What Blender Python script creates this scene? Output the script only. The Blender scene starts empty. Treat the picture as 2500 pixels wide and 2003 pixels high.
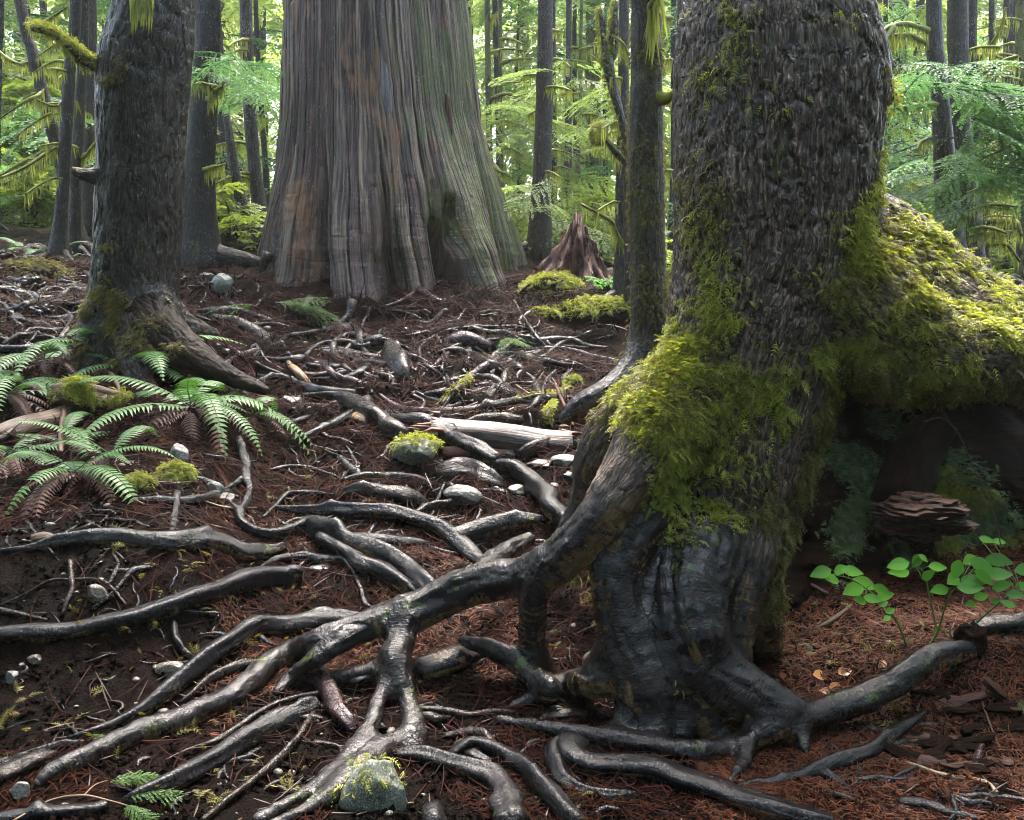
import bpy, math, random
import numpy as np
from math import radians, sin, cos, tan, pi, atan2, sqrt

SEED = 7
rng = np.random.default_rng(SEED)
random.seed(SEED)
scene = bpy.context.scene
COL = scene.collection

# ------------------------------------------------------------------ camera
FPX = 2222.0            # focal length in photo pixels (32 mm on a 36 mm sensor)
PITCH = radians(8.0)
CAM = np.array([0.0, 0.0, 1.5])
cp, sp_ = cos(PITCH), sin(PITCH)

cam_d = bpy.data.cameras.new("camera")
cam_d.lens = 32.0
cam_d.sensor_width = 36.0
cam_d.clip_start = 0.05
cam_d.clip_end = 2000.0
cam = bpy.data.objects.new("camera", cam_d)
COL.objects.link(cam)
cam.location = CAM
cam.rotation_euler = (pi / 2 - PITCH, 0, 0)
scene.camera = cam


def ray(px, py):
    dx = (px - 1250.0) / FPX
    dy = -(py - 1001.5) / FPX
    return np.array([dx, cp + dy * sp_, -sp_ + dy * cp])


def P(px, py, Y):
    d = ray(px, py)
    return CAM + d * (Y / d[1])


def pxscale(p):
    """metres per photo pixel at a world point"""
    v = np.asarray(p) - CAM
    return (v[1] * cp - v[2] * sp_) / FPX


# ------------------------------------------------------------------ noise
def _hash(ix, iy, iz, seed):
    h = (ix.astype(np.int64) * 374761393 + iy.astype(np.int64) * 668265263 + iz.astype(np.int64) * 2147483647 + seed * 974711) & 0xFFFFFFFF
    h = ((h ^ (h >> 13)) * 1274126177) & 0xFFFFFFFF
    h = ((h ^ (h >> 16)) * 2246822519) & 0xFFFFFFFF
    h = h ^ (h >> 13)
    return (h & 0xFFFFFF).astype(np.float64) / float(0xFFFFFF)


_ca, _sa, _cb, _sb = cos(0.7), sin(0.7), cos(1.1), sin(1.1)
_ROT = np.array([[_ca, -_sa, 0], [_sa, _ca, 0], [0, 0, 1.0]]) @ np.array([[1.0, 0, 0], [0, _cb, -_sb], [0, _sb, _cb]])


def vnoise(p, seed=0):
    """smooth value noise in [-1, 1]; p is (n, 3)"""
    p = np.asarray(p, dtype=np.float64) @ _ROT
    f = np.floor(p)
    i = f.astype(np.int64)
    t = p - f
    t = t * t * t * (t * (t * 6 - 15) + 10)
    x0, y0, z0 = i[:, 0], i[:, 1], i[:, 2]
    r = 0
    for a in (0, 1):
        wx = t[:, 0] if a else 1 - t[:, 0]
        for b in (0, 1):
            wy = t[:, 1] if b else 1 - t[:, 1]
            for c in (0, 1):
                wz = t[:, 2] if c else 1 - t[:, 2]
                r = r + wx * wy * wz * _hash(x0 + a, y0 + b, z0 + c, seed)
    return r * 2 - 1


def fbm(p, octv=3, seed=0, gain=0.5):
    p = np.asarray(p, dtype=np.float64)
    r, a, s = 0, 1.0, 0
    for o in range(octv):
        r = r + a * vnoise(p * (2.03 ** o) + 17.3 * o, seed + o)
        s += a
        a *= gain
    return r / s


def ss(x, a, b):
    t = np.clip((x - a) / (b - a), 0, 1)
    return t * t * (3 - 2 * t)


# ------------------------------------------------------------------ mesh building
def mesh_np(name, V, F, smooth=True, attrs=None, normals=None):
    """V (n,3); F an array (m,3|4) or a list of such arrays"""
    if isinstance(F, np.ndarray):
        F = [F]
    F = [np.asarray(f, dtype=np.int32) for f in F if len(f)]
    me = bpy.data.meshes.new(name)
    V = np.ascontiguousarray(V, dtype=np.float32)
    me.vertices.add(len(V))
    me.vertices.foreach_set("co", V.ravel())
    loops = np.concatenate([f.ravel() for f in F])
    tot = np.concatenate([np.full(len(f), f.shape[1], np.int32) for f in F])
    start = np.concatenate([[0], np.cumsum(tot)[:-1]]).astype(np.int32)
    me.loops.add(len(loops))
    me.loops.foreach_set("vertex_index", loops)
    me.polygons.add(len(tot))
    me.polygons.foreach_set("loop_start", start)
    me.polygons.foreach_set("loop_total", tot)
    me.polygons.foreach_set("use_smooth", np.full(len(tot), smooth))
    me.update(calc_edges=True)
    for k, a in (attrs or {}).items():
        a = np.ascontiguousarray(a, dtype=np.float32)
        if a.ndim == 2:
            at = me.attributes.new(k, 'FLOAT_VECTOR', 'POINT')
            at.data.foreach_set("vector", a.ravel())
        else:
            at = me.attributes.new(k, 'FLOAT', 'POINT')
            at.data.foreach_set("value", a)
    me.validate()
    if normals is not None:
        me.normals_split_custom_set_from_vertices(np.asarray(normals, dtype=np.float32).tolist())
    return me


def link(name, me, mat=None, parent=None):
    o = bpy.data.objects.new(name, me)
    COL.objects.link(o)
    if mat is not None and me is not None and not me.materials:
        me.materials.append(mat)
    if parent is not None:
        o.parent = parent
        o.matrix_parent_inverse = parent.matrix_world.inverted() if False else o.matrix_parent_inverse
    return o


def tag(o, label=None, cat=None, group=None, kind=None):
    if label: o["label"] = label
    if cat: o["category"] = cat
    if group: o["group"] = group
    if kind: o["kind"] = kind
    return o


def thing(name, label, cat, loc=(0, 0, 0), group=None):
    """an Empty at the thing's base; parts are modelled in coordinates relative to it"""
    o = bpy.data.objects.new(name, None)
    o.empty_display_size = 0.1
    COL.objects.link(o)
    o.location = [float(v) for v in loc]
    tag(o, label, cat, group)
    return o


def part(name, V, F, mat, parent, attrs=None, smooth=True, normals=None, kind=None, label=None):
    V = np.asarray(V, dtype=np.float64) - np.array(parent_origin(parent))
    o = link(name, mesh_np(name, V, F, smooth, attrs, normals), mat, parent)
    if kind: o["kind"] = kind
    if label: o["label"] = label
    return o


def parent_origin(p):
    o = np.zeros(3)
    while p is not None:
        o = o + np.array(p.location)
        p = p.parent
    return o


def solo(name, V, F, mat, label=None, cat=None, group=None, kind=None, attrs=None, smooth=True, normals=None):
    """one thing that is one mesh, with its origin at its base"""
    V = np.asarray(V, dtype=np.float64)
    if kind in ('structure', 'stuff'):
        c = np.zeros(3)
    else:
        lo, hi = V.min(0), V.max(0)
        c = np.array([(lo[0] + hi[0]) / 2, (lo[1] + hi[1]) / 2, lo[2]])
    o = link(name, mesh_np(name, V - c, F, smooth, attrs, normals), mat)
    o.location = [float(v) for v in c]
    return tag(o, label, cat, group, kind)


class Acc:
    """collects pieces into one mesh"""
    def __init__(self):
        self.V, self.F3, self.F4, self.A, self.n = [], [], [], {}, 0

    def add(self, V, F, **attrs):
        V = np.asarray(V, dtype=np.float64)
        for f in ([F] if isinstance(F, np.ndarray) else F):
            if len(f) == 0: continue
            (self.F3 if f.shape[1] == 3 else self.F4).append(np.asarray(f, dtype=np.int64) + self.n)
        for k, a in attrs.items():
            a = np.asarray(a, dtype=np.float64)
            if a.ndim == 0: a = np.full(len(V), float(a))
            self.A.setdefault(k, []).append(a)
        self.V.append(V)
        self.n += len(V)
        return self

    def out(self):
        F = []
        if self.F3: F.append(np.concatenate(self.F3))
        if self.F4: F.append(np.concatenate(self.F4))
        return np.concatenate(self.V), F, {k: np.concatenate(a) for k, a in self.A.items()}


def unit(v):
    v = np.asarray(v, dtype=np.float64)
    return v / np.maximum(np.linalg.norm(v, axis=-1, keepdims=True), 1e-9)


def catmull(pts, per=6, step=None):
    """resample control rows (any number of columns) with a centripetal-ish Catmull-Rom"""
    pts = np.asarray(pts, dtype=np.float64)
    if len(pts) < 3 and step is None:
        t = np.linspace(0, 1, per + 1)[:, None]
        return pts[0] * (1 - t) + pts[-1] * t
    q = np.vstack([2 * pts[0] - pts[1], pts, 2 * pts[-1] - pts[-2]])
    out = []
    for i in range(1, len(q) - 2):
        n = per
        if step is not None:
            n = max(2, int(np.linalg.norm((q[i + 1] - q[i])[:3]) / step))
        t = np.linspace(0, 1, n, endpoint=False)[:, None]
        a, b, c, d = q[i - 1], q[i], q[i + 1], q[i + 2]
        out.append(0.5 * ((2 * b) + (c - a) * t + (2 * a - 5 * b + 4 * c - d) * t ** 2 + (3 * b - a - 3 * c + d) * t ** 3))
    out.append(pts[-1:])
    return np.vstack(out)


def frames(C):
    """parallel-transported frames along a centre line"""
    T = unit(np.gradient(C, axis=0))
    N = np.zeros_like(T)
    up = np.array([0, 0, 1.0])
    if abs(T[0] @ up) > 0.9: up = np.array([0, 1.0, 0])
    N[0] = unit(up - (up @ T[0]) * T[0])
    for i in range(1, len(T)):
        v = N[i - 1] - (N[i - 1] @ T[i]) * T[i]
        N[i] = unit(v)
    B = np.cross(T, N)
    return T, N, B


def tube(C, R, k=12, lump=0.12, lumpscale=None, seed=0, cap=True, squash=1.0, knots=0, flute=0.0):
    """tapering tube; returns V, F, attrs (tc = straightened coordinates, tn = top-ness)"""
    C = np.asarray(C, dtype=np.float64)
    R = np.asarray(R, dtype=np.float64) * np.ones(len(C))
    T, N, B = frames(C)
    s = np.concatenate([[0], np.cumsum(np.linalg.norm(np.diff(C, axis=0), axis=1))])
    th = np.linspace(0, 2 * pi, k, endpoint=False)
    ct, st = np.cos(th), np.sin(th)
    ring = ct[None, :, None] * N[:, None, :] * squash + st[None, :, None] * B[:, None, :]
    rm = np.median(R)
    ls = lumpscale or 1.0 / max(rm * 2.2, 1e-4)
    flat = np.stack([np.repeat(s, k) * ls, np.tile(ct, len(C)) * 1.1 + seed * 3.1, np.tile(st, len(C)) * 1.1 + seed * 1.7], 1)
    nz = fbm(flat * np.array([0.7, 1, 1]), 3, seed).reshape(len(C), k)
    ax = vnoise(np.stack([s * ls * 0.35, 0 * s + seed * 5.3, 0 * s], 1), seed + 9)
    rad = R[:, None] * (1 + lump * nz * 1.3 + lump * 0.8 * ax[:, None])
    if flute:
        ph = seed * 1.3 + s * 1.2 / max(rm, 1e-3) * 0.06
        rad = rad * (1 + flute * np.cos(3 * th[None, :] + ph[:, None]) + flute * .6 * np.cos(5 * th[None, :] - ph[:, None] * 1.6))
    for q in range(knots):
        i0 = random.random() * s[-1]
        t0 = random.random() * 2 * pi
        g = np.exp(-((s[:, None] - i0) / (rm * 0.8)) ** 2) * np.exp(-(np.angle(np.exp(1j * (th[None, :] - t0))) / 0.6) ** 2)
        rad = rad * (1 + 0.5 * g)
    V = (C[:, None, :] + ring * rad[:, :, None]).reshape(-1, 3)
    n = len(C)
    i = np.arange(n - 1)[:, None] * k
    j = np.arange(k)[None, :]
    j2 = (j + 1) % k
    F = np.stack([i + j, i + j2, i + k + j2, i + k + j], -1).reshape(-1, 4)
    tc = np.stack([np.repeat(s, k), np.tile(ct, n) * np.repeat(R, k), np.tile(st, n) * np.repeat(R, k)], 1)
    Fs = [F]
    if cap:
        e0, e1 = C[0] - T[0] * R[0] * 0.35, C[-1] + T[-1] * R[-1] * 0.35
        V = np.vstack([V, e0, e1])
        a, b = n * k, n * k + 1
        jj = np.arange(k)
        Fs.append(np.concatenate([np.stack([np.full(k, a), (jj + 1) % k, jj], 1),
                                  np.stack([np.full(k, b), (n - 1) * k + jj, (n - 1) * k + (jj + 1) % k], 1)]))
        tc = np.vstack([tc, [-R[0], 0, 0], [s[-1] + R[-1], 0, 0]])
    tc = tc + np.array([seed * 7.13 % 50, 0, 0])
    return V, Fs, {"tc": tc}


# ------------------------------------------------------------------ smooth union of tapered chains (surface nets)
def sdf_mesh(chains, vox, k=0.03, zmin=None, zmax=None, subdiv=True):
    """chains: list of (n,4) arrays x y z r already resampled. Returns V, quads."""
    allp = np.vstack(chains)
    lo = (allp[:, :3] - allp[:, 3:4]).min(0) - 3 * vox
    hi = (allp[:, :3] + allp[:, 3:4]).max(0) + 3 * vox
    if zmin is not None: lo[2] = max(lo[2], zmin)
    if zmax is not None: hi[2] = min(hi[2], zmax)
    n = np.ceil((hi - lo) / vox).astype(int) + 1
    D = np.full(n, 1.0, dtype=np.float32)
    ax = [(lo[i] + vox * np.arange(n[i])).astype(np.float32) for i in range(3)]
    for ch in chains:
        pad = k + 2.5 * vox
        l = (ch[:, :3] - ch[:, 3:4]).min(0) - pad
        h = (ch[:, :3] + ch[:, 3:4]).max(0) + pad
        i0 = np.clip(np.floor((l - lo) / vox).astype(int), 0, n)
        i1 = np.clip(np.ceil((h - lo) / vox).astype(int) + 1, 0, n)
        if np.any(i1 <= i0): continue
        sub = np.full(i1 - i0, 1.0, dtype=np.float32)
        for a, b in zip(ch[:-1], ch[1:]):
            r = max(a[3], b[3]) + pad
            l2 = np.minimum(a[:3], b[:3]) - r
            h2 = np.maximum(a[:3], b[:3]) + r
            j0 = np.clip(np.floor((l2 - lo) / vox).astype(int), i0, i1)
            j1 = np.clip(np.ceil((h2 - lo) / vox).astype(int) + 1, i0, i1)
            if np.any(j1 <= j0): continue
            X = ax[0][j0[0]:j1[0]][:, None, None] - np.float32(a[0])
            Y = ax[1][j0[1]:j1[1]][None, :, None] - np.float32(a[1])
            Z = ax[2][j0[2]:j1[2]][None, None, :] - np.float32(a[2])
            d = (b - a).astype(np.float32)
            L2 = float(d[:3] @ d[:3]) + 1e-9
            t = np.clip((X * d[0] + Y * d[1] + Z * d[2]) / np.float32(L2), 0, 1)
            dist = np.sqrt((X - t * d[0]) ** 2 + (Y - t * d[1]) ** 2 + (Z - t * d[2]) ** 2) - (np.float32(a[3]) + t * d[3])
            sl = tuple(slice(j0[i] - i0[i], j1[i] - i0[i]) for i in range(3))
            np.minimum(sub[sl], dist, out=sub[sl])
        sl = tuple(slice(i0[i], i1[i]) for i in range(3))
        cur = D[sl]
        hh = np.maximum(k - np.abs(cur - sub), 0) / k
        D[sl] = np.minimum(cur, sub) - hh * hh * k * 0.25
    S = D < 0
    c = [slice(0, -1), slice(1, None)]
    cnt = sum(S[c[a], c[b], c[e]].astype(np.int8) for a in (0, 1) for b in (0, 1) for e in (0, 1))
    act = (cnt > 0) & (cnt < 8)
    idx = np.full(act.shape, -1, dtype=np.int64)
    cells = np.argwhere(act)
    idx[act] = np.arange(len(cells))
    acc = np.zeros((len(cells), 3)); w = np.zeros(len(cells))
    corners = [(a, b, e) for a in (0, 1) for b in (0, 1) for e in (0, 1)]
    vals = {q: D[cells[:, 0] + q[0], cells[:, 1] + q[1], cells[:, 2] + q[2]].astype(np.float64) for q in corners}
    for q in corners:
        for axx in range(3):
            if q[axx]: continue
            q2 = list(q); q2[axx] = 1; q2 = tuple(q2)
            a, b = vals[q], vals[q2]
            m = (a < 0) != (b < 0)
            t = np.where(m, a / np.where(m, a - b, 1), 0)
            pt = np.array(q, dtype=np.float64)[None, :].repeat(len(cells), 0)
            pt[:, axx] += t
            acc[m] += pt[m]; w[m] += 1
    V = lo + vox * (cells + acc / w[:, None])
    quads = []
    for axx in range(3):
        s0 = [slice(1, -1)] * 3; s1 = [slice(1, -1)] * 3
        s0[axx] = slice(0, -1); s1[axx] = slice(1, None)
        A, Bm = S[tuple(s0)], S[tuple(s1)]
        for flip in (0, 1):
            m = (A & ~Bm) if not flip else (~A & Bm)
            e = np.argwhere(m)
            off = np.array([1, 1, 1]); off[axx] = 0
            e = e + off
            u, v = (axx + 1) % 3, (axx + 2) % 3
            q = []
            for du, dv in ((-1, -1), (0, -1), (0, 0), (-1, 0)):
                ce = e.copy(); ce[:, u] += du; ce[:, v] += dv
                q.append(idx[ce[:, 0], ce[:, 1], ce[:, 2]])
            q = np.stack(q, 1)
            if flip: q = q[:, ::-1]
            quads.append(q[(q >= 0).all(1)])
    F = np.concatenate(quads)
    if subdiv:
        me = mesh_np("tmp", V, F)
        o = bpy.data.objects.new("tmp", me); COL.objects.link(o)
        md = o.modifiers.new("s", 'SUBSURF'); md.levels = 1; md.render_levels = 1
        dg = bpy.context.evaluated_depsgraph_get()
        ev = o.evaluated_get(dg).to_mesh()
        V = np.empty(len(ev.vertices) * 3, dtype=np.float32); ev.vertices.foreach_get("co", V); V = V.reshape(-1, 3).astype(np.float64)
        F = np.empty(len(ev.loops), dtype=np.int32); ev.loops.foreach_get("vertex_index", F); F = F.reshape(-1, 4)
        o.evaluated_get(dg).to_mesh_clear()
        bpy.data.objects.remove(o); bpy.data.meshes.remove(me)
    return V, F


def vnormals(V, F):
    if isinstance(F, np.ndarray): F = [F]
    N = np.zeros_like(V)
    for f in F:
        a, b, c = V[f[:, 0]], V[f[:, 1]], V[f[:, 2]]
        fn = np.cross(b - a, c - a) if f.shape[1] == 3 else np.cross(c - a, V[f[:, 3]] - b)
        for q in range(f.shape[1]):
            for x in range(3):
                N[:, x] += np.bincount(f[:, q], fn[:, x], len(V))
    return unit(N)


def bone_coords(V, chains):
    """nearest chain id, straightened coordinates and the signed distance for each vertex"""
    best = np.full(len(V), 1e9); cid = np.zeros(len(V), int); tc = np.zeros((len(V), 3))
    for ci, ch in enumerate(chains):
        T, N, B = frames(ch[:, :3])
        s = np.concatenate([[0], np.cumsum(np.linalg.norm(np.diff(ch[:, :3], axis=0), axis=1))])
        pad = 0.12
        lo = (ch[:, :3] - ch[:, 3:4]).min(0) - pad; hi = (ch[:, :3] + ch[:, 3:4]).max(0) + pad
        sel = np.where(((V > lo) & (V < hi)).all(1))[0]
        if len(sel) == 0: continue
        p = V[sel]
        bb = np.full(len(sel), 1e9); seg = np.zeros(len(sel), int); tt = np.zeros(len(sel))
        for i in range(len(ch) - 1):
            a, d = ch[i], ch[i + 1] - ch[i]
            t = np.clip((p - a[:3]) @ d[:3] / (d[:3] @ d[:3] + 1e-9), 0, 1)
            dist = np.linalg.norm(p - a[:3] - t[:, None] * d[:3], axis=1) - (a[3] + t * d[3])
            m = dist < bb
            bb[m] = dist[m]; seg[m] = i; tt[m] = t[m]
        c0 = ch[seg, :3] + tt[:, None] * (ch[seg + 1, :3] - ch[seg, :3])
        q = p - c0
        nn = N[seg] * (1 - tt[:, None]) + N[seg + 1] * tt[:, None]
        bn = B[seg] * (1 - tt[:, None]) + B[seg + 1] * tt[:, None]
        ss_ = s[seg] + tt * (s[seg + 1] - s[seg])
        # let the trunk win ties so that borders fall on the roots
        m = bb < best[sel]
        w = sel[m]
        best[w] = bb[m]; cid[w] = ci
        tc[w] = np.stack([ss_ + ci * 3.7, (q * nn).sum(1), (q * bn).sum(1)], 1)[m]
    return cid, tc, best


def smooth_tc(tc, F, cid, n=14):
    """even out the straightened coordinates over the surface, chain by chain"""
    e = np.vstack([F[:, [0, 1]], F[:, [1, 2]], F[:, [2, 3]], F[:, [3, 0]]])
    e = e[cid[e[:, 0]] == cid[e[:, 1]]]
    cnt = np.bincount(e[:, 0], minlength=len(tc)) + np.bincount(e[:, 1], minlength=len(tc))
    for _ in range(n):
        for c in range(3):
            s = np.bincount(e[:, 0], tc[e[:, 1], c], len(tc)) + np.bincount(e[:, 1], tc[e[:, 0], c], len(tc))
            tc[:, c] = np.where(cnt > 0, 0.35 * tc[:, c] + 0.65 * s / np.maximum(cnt, 1), tc[:, c])
    return tc


def split_parts(V, F, cid, normals, attrs):
    """cut one seamless surface into one mesh per chain id"""
    fid = cid[F[:, 0]]
    out = {}
    for c in np.unique(fid):
        f = F[fid == c]
        u, inv = np.unique(f.ravel(), return_inverse=True)
        out[int(c)] = (V[u], inv.reshape(f.shape), {k: a[u] for k, a in attrs.items()}, normals[u])
    return out


def chain(rows, step=0.05):
    """rows of (px, py, half-width px, depth) -> resampled x y z r"""
    q = []
    for px, py, w, Y in rows:
        if Y is None:      # rests on the ground
            p = G(px, py); p = G(px, py, 0.75 * w * pxscale(p))
        else:
            p = P(px, py, Y)
        q.append([*p, w * pxscale(p)])
    return catmull(q, step=step)


# ------------------------------------------------------------------ instancing of a small template into one mesh
def stamp(TV, TF, pos, X, Yv, Z, scale, extra=None):
    """TV (v,3) template, per-instance frames X/Y/Z (n,3) -> V, F"""
    n, v = len(pos), len(TV)
    scale = np.asarray(scale)
    if scale.ndim == 1: scale = np.repeat(scale[:, None], 3, 1)
    V = (pos[:, None, :] + TV[None, :, 0:1] * (X * scale[:, 0:1])[:, None, :]
         + TV[None, :, 1:2] * (Yv * scale[:, 1:2])[:, None, :]
         + TV[None, :, 2:3] * (Z * scale[:, 2:3])[:, None, :]).reshape(-1, 3)
    Fs = []
    for f in ([TF] if isinstance(TF, np.ndarray) else TF):
        Fs.append((f[None, :, :] + (np.arange(n) * v)[:, None, None]).reshape(-1, f.shape[1]))
    return V, Fs
# ------------------------------------------------------------------ materials
class NT:
    def __init__(self, name):
        self.m = bpy.data.materials.new(name)
        self.m.use_nodes = True
        self.t = self.m.node_tree
        self.t.nodes.clear()
        self.out = self.t.nodes.new("ShaderNodeOutputMaterial")

    def n(self, typ, _props=None, **ins):
        nd = self.t.nodes.new("ShaderNode" + typ)
        for k, v in (_props or {}).items(): setattr(nd, k, v)
        for k, v in ins.items():
            key = int(k[1:]) if k[0] == 'i' and k[1:].isdigit() else k.replace('_', ' ')
            self.set(nd.inputs[key], v)
        return nd

    def set(self, sock, v):
        if isinstance(v, bpy.types.NodeSocket): self.t.links.new(v, sock)
        elif isinstance(v, bpy.types.Node): self.t.links.new(v.outputs[0], sock)
        else:
            if hasattr(sock.default_value, "__len__") and len(sock.default_value) == 4 and len(v) == 3: v = (*v, 1)
            sock.default_value = v

    def attr(self, name): return self.n("Attribute", {"attribute_name": name})
    def vec(self, name="tc"): return self.attr(name).outputs["Vector"]
    def fac(self, name="rnd"): return self.attr(name).outputs["Fac"]
    def pos(self): return self.n("NewGeometry").outputs["Position"]
    def obj(self): return self.n("TexCoord").outputs["Object"]

    def mapping(self, v, scale, loc=(0, 0, 0)):
        return self.n("Mapping", i0=v, Scale=scale, Location=loc).outputs[0]

    def noise(self, v, scale=1.0, detail=3.0, rough=0.55, dist=0.0, ridged=False):
        nd = self.n("TexNoise", {"noise_dimensions": '3D'}, Vector=v, Scale=scale, Detail=detail, Roughness=rough, Distortion=dist)
        return nd.outputs["Fac"]

    def voro(self, v, scale=1.0, feature='F1', rnd=1.0, out="Distance"):
        nd = self.n("TexVoronoi", {"feature": feature}, Vector=v, Scale=scale, Randomness=rnd)
        return nd.outputs[out]

    def ramp(self, f, stops, interp='LINEAR'):
        nd = self.n("ValToRGB", i0=f)
        cr = nd.color_ramp; cr.interpolation = interp
        while len(cr.elements) < len(stops): cr.elements.new(0.5)
        for e, (p, c) in zip(cr.elements, stops):
            e.position = p
            e.color = (c, c, c, 1) if not hasattr(c, "__len__") else (*c, 1)
        return nd.outputs[0]

    def math(self, op, a, b=0.5, c=0.5):
        return self.n("Math", {"operation": op}, i0=a, i1=b, i2=c).outputs[0]

    def mr(self, f, a, b, c=0.0, d=1.0):
        return self.n("MapRange", {"interpolation_type": 'SMOOTHSTEP'}, i0=f, i1=a, i2=b, i3=c, i4=d).outputs[0]

    def mix(self, f, a, b, mode='MIX'):
        nd = self.n("Mix", {"data_type": 'RGBA', "blend_type": mode})
        self.set(nd.inputs[0], f); self.set(nd.inputs[6], a); self.set(nd.inputs[7], b)
        return nd.outputs[2]

    def bump(self, h, strength=0.5, dist=0.01, prev=None):
        nd = self.n("Bump", Strength=strength, Distance=dist, Height=h)
        if prev is not None: self.set(nd.inputs["Normal"], prev)
        return nd.outputs[0]

    def surf(self, color, rough=0.6, normal=None, spec=0.5, trans=0.0, tcol=None, coat=0.0, coat_rough=0.15):
        p = self.n("BsdfPrincipled", Base_Color=color, Roughness=rough)
        self.set(p.inputs["Specular IOR Level"], spec)
        if coat:
            self.set(p.inputs["Coat Weight"], coat); self.set(p.inputs["Coat Roughness"], coat_rough)
        if normal is not None:
            self.set(p.inputs["Normal"], normal)
        o = p.outputs[0]
        if trans:
            tr = self.n("BsdfTranslucent", Color=tcol if tcol is not None else color)
            mx = self.n("MixShader", i0=trans, i1=p, i2=tr)
            o = mx.outputs[0]
        self.last = o
        self.t.links.new(o, self.out.inputs[0])
        return self.m


def mat_root(name, dark, light, ochre, ochre_amt=0.45, rough=(0.22, 0.5), wr=1.0, moss=0.0, spec=0.5, t=None):
    t = t or NT(name)
    v = t.vec("tc")
    g = t.pos()
    big = t.noise(t.mapping(v, (5, 9, 9)), 1.0, 4, 0.6)
    fine = t.noise(t.mapping(v, (70, 45, 45)), 1.0, 4, 0.65)
    base = t.mix(t.mr(big, 0.35, 0.7), dark, light)
    base = t.mix(t.mr(fine, 0.5, 0.75), base, t.mix(0.5, base, light))
    # ochre patches where the bark is rubbed through or dry, mostly towards the underside
    tan = t.noise(t.mapping(v, (3.2, 7, 7), (3.1, 0, 0)), 1.0, 4, 0.62, 0.3)
    nz = t.n("SeparateXYZ", i0=t.n("NewGeometry").outputs["True Normal"]).outputs[2]
    tan2 = t.math('ADD', tan, t.mr(nz, -0.7, 0.6, 0.17, -0.07))
    stre = t.noise(t.mapping(v, (60, 6, 6)), 1.0, 2, 0.5)
    tan3 = t.math('ADD', tan2, t.math('MULTIPLY', t.math('SUBTRACT', stre, 0.5), 0.3))
    k = t.mr(tan3, 0.985 - ochre_amt, 1.15 - ochre_amt)
    oc = t.mix(t.noise(t.mapping(v, (40, 22, 22)), 1.0, 3, 0.6), tuple(c * 0.45 for c in ochre), ochre)
    base = t.mix(t.math('MULTIPLY', k, 0.85), base, oc)
    if moss:
        mm = t.noise(g, 9.0, 5, 0.7)
        mk = t.math('MULTIPLY', t.mr(mm, 0.62 - moss * 0.2, 0.7 - moss * 0.2), t.mr(nz, -0.1, 0.7))
        base = t.mix(mk, base, (0.05, 0.075, 0.012))
    wrink = t.noise(t.mapping(v, (120 * wr, 30, 30)), 1.0, 4, 0.65, 0.7)
    scab = t.noise(t.mapping(v, (48, 60, 60)), 1.0, 4, 0.7, 0.4)
    # wrinkle relief shaded into the colour: ridges paler, creases darker
    base = t.mix(t.mr(wrink, 0.52, 0.66, 0.0, 0.5), base, tuple(min(1, c * 1.7) for c in light))
    base = t.mix(t.mr(wrink, 0.46, 0.36, 0.0, 0.8), base, tuple(c * 0.4 for c in dark))
    base = t.mix(t.mr(scab, 0.62, 0.7, 0.0, 0.4), base, tuple(min(1, c * 2.4) for c in light))
    rg = t.mr(t.noise(t.mapping(v, (55, 70, 70)), 1.0, 3, 0.65), 0.4, 0.66, rough[0], rough[1])
    rg = t.math('ADD', rg, t.math('MULTIPLY', k, 0.12))
    plate = t.voro(t.mapping(v, (60, 70, 70)), 1.0, 'DISTANCE_TO_EDGE')
    n1 = t.bump(t.noise(t.mapping(v, (14, 26, 26)), 1.0, 5, 0.65, 0.5), 0.75, 0.014)
    n2 = t.bump(wrink, 0.9, 0.0048, n1)
    n3 = t.bump(t.mr(plate, 0.0, 0.07), 0.25, 0.001, n2)
    n4 = t.bump(t.noise(v, 260.0, 2, 0.6), 0.25, 0.0006, n3)
    return t.surf(base, rg, n4, spec)


M = {}
M['wet_root'] = mat_root("wet_root_bark", (0.003, 0.003, 0.004), (0.013, 0.0115, 0.013), (0.28, 0.17, 0.075), 0.40, (0.09, 0.27), spec=0.34)
M['tree_root'] = mat_root("wet_tree_root_bark", (0.004, 0.0036, 0.0045), (0.018, 0.015, 0.016), (0.30, 0.185, 0.08), 0.42, (0.09, 0.27), wr=1.0, moss=0.2, spec=0.4)
M['purple_root'] = mat_root("purple_root_bark", (0.014, 0.006, 0.007), (0.045, 0.021, 0.024), (0.11, 0.05, 0.04), 0.28, (0.16, 0.36), 0.6, spec=0.4)
M['brown_root'] = mat_root("brown_root_bark", (0.008, 0.006, 0.005), (0.024, 0.015, 0.011), (0.16, 0.09, 0.042), 0.42, (0.16, 0.42), 0.35, spec=0.25)
M['dull_root'] = mat_root("dull_dark_root_bark", (0.006, 0.004, 0.003), (0.022, 0.014, 0.010), (0.05, 0.03, 0.02), 0.25, (0.5, 0.75), 0.5, spec=0.12)
M['grey_root'] = mat_root("weathered_root_bark", (0.008, 0.006, 0.0055), (0.027, 0.020, 0.018), (0.12, 0.085, 0.055), 0.40, (0.2, 0.45), 0.2, spec=0.3)


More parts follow.
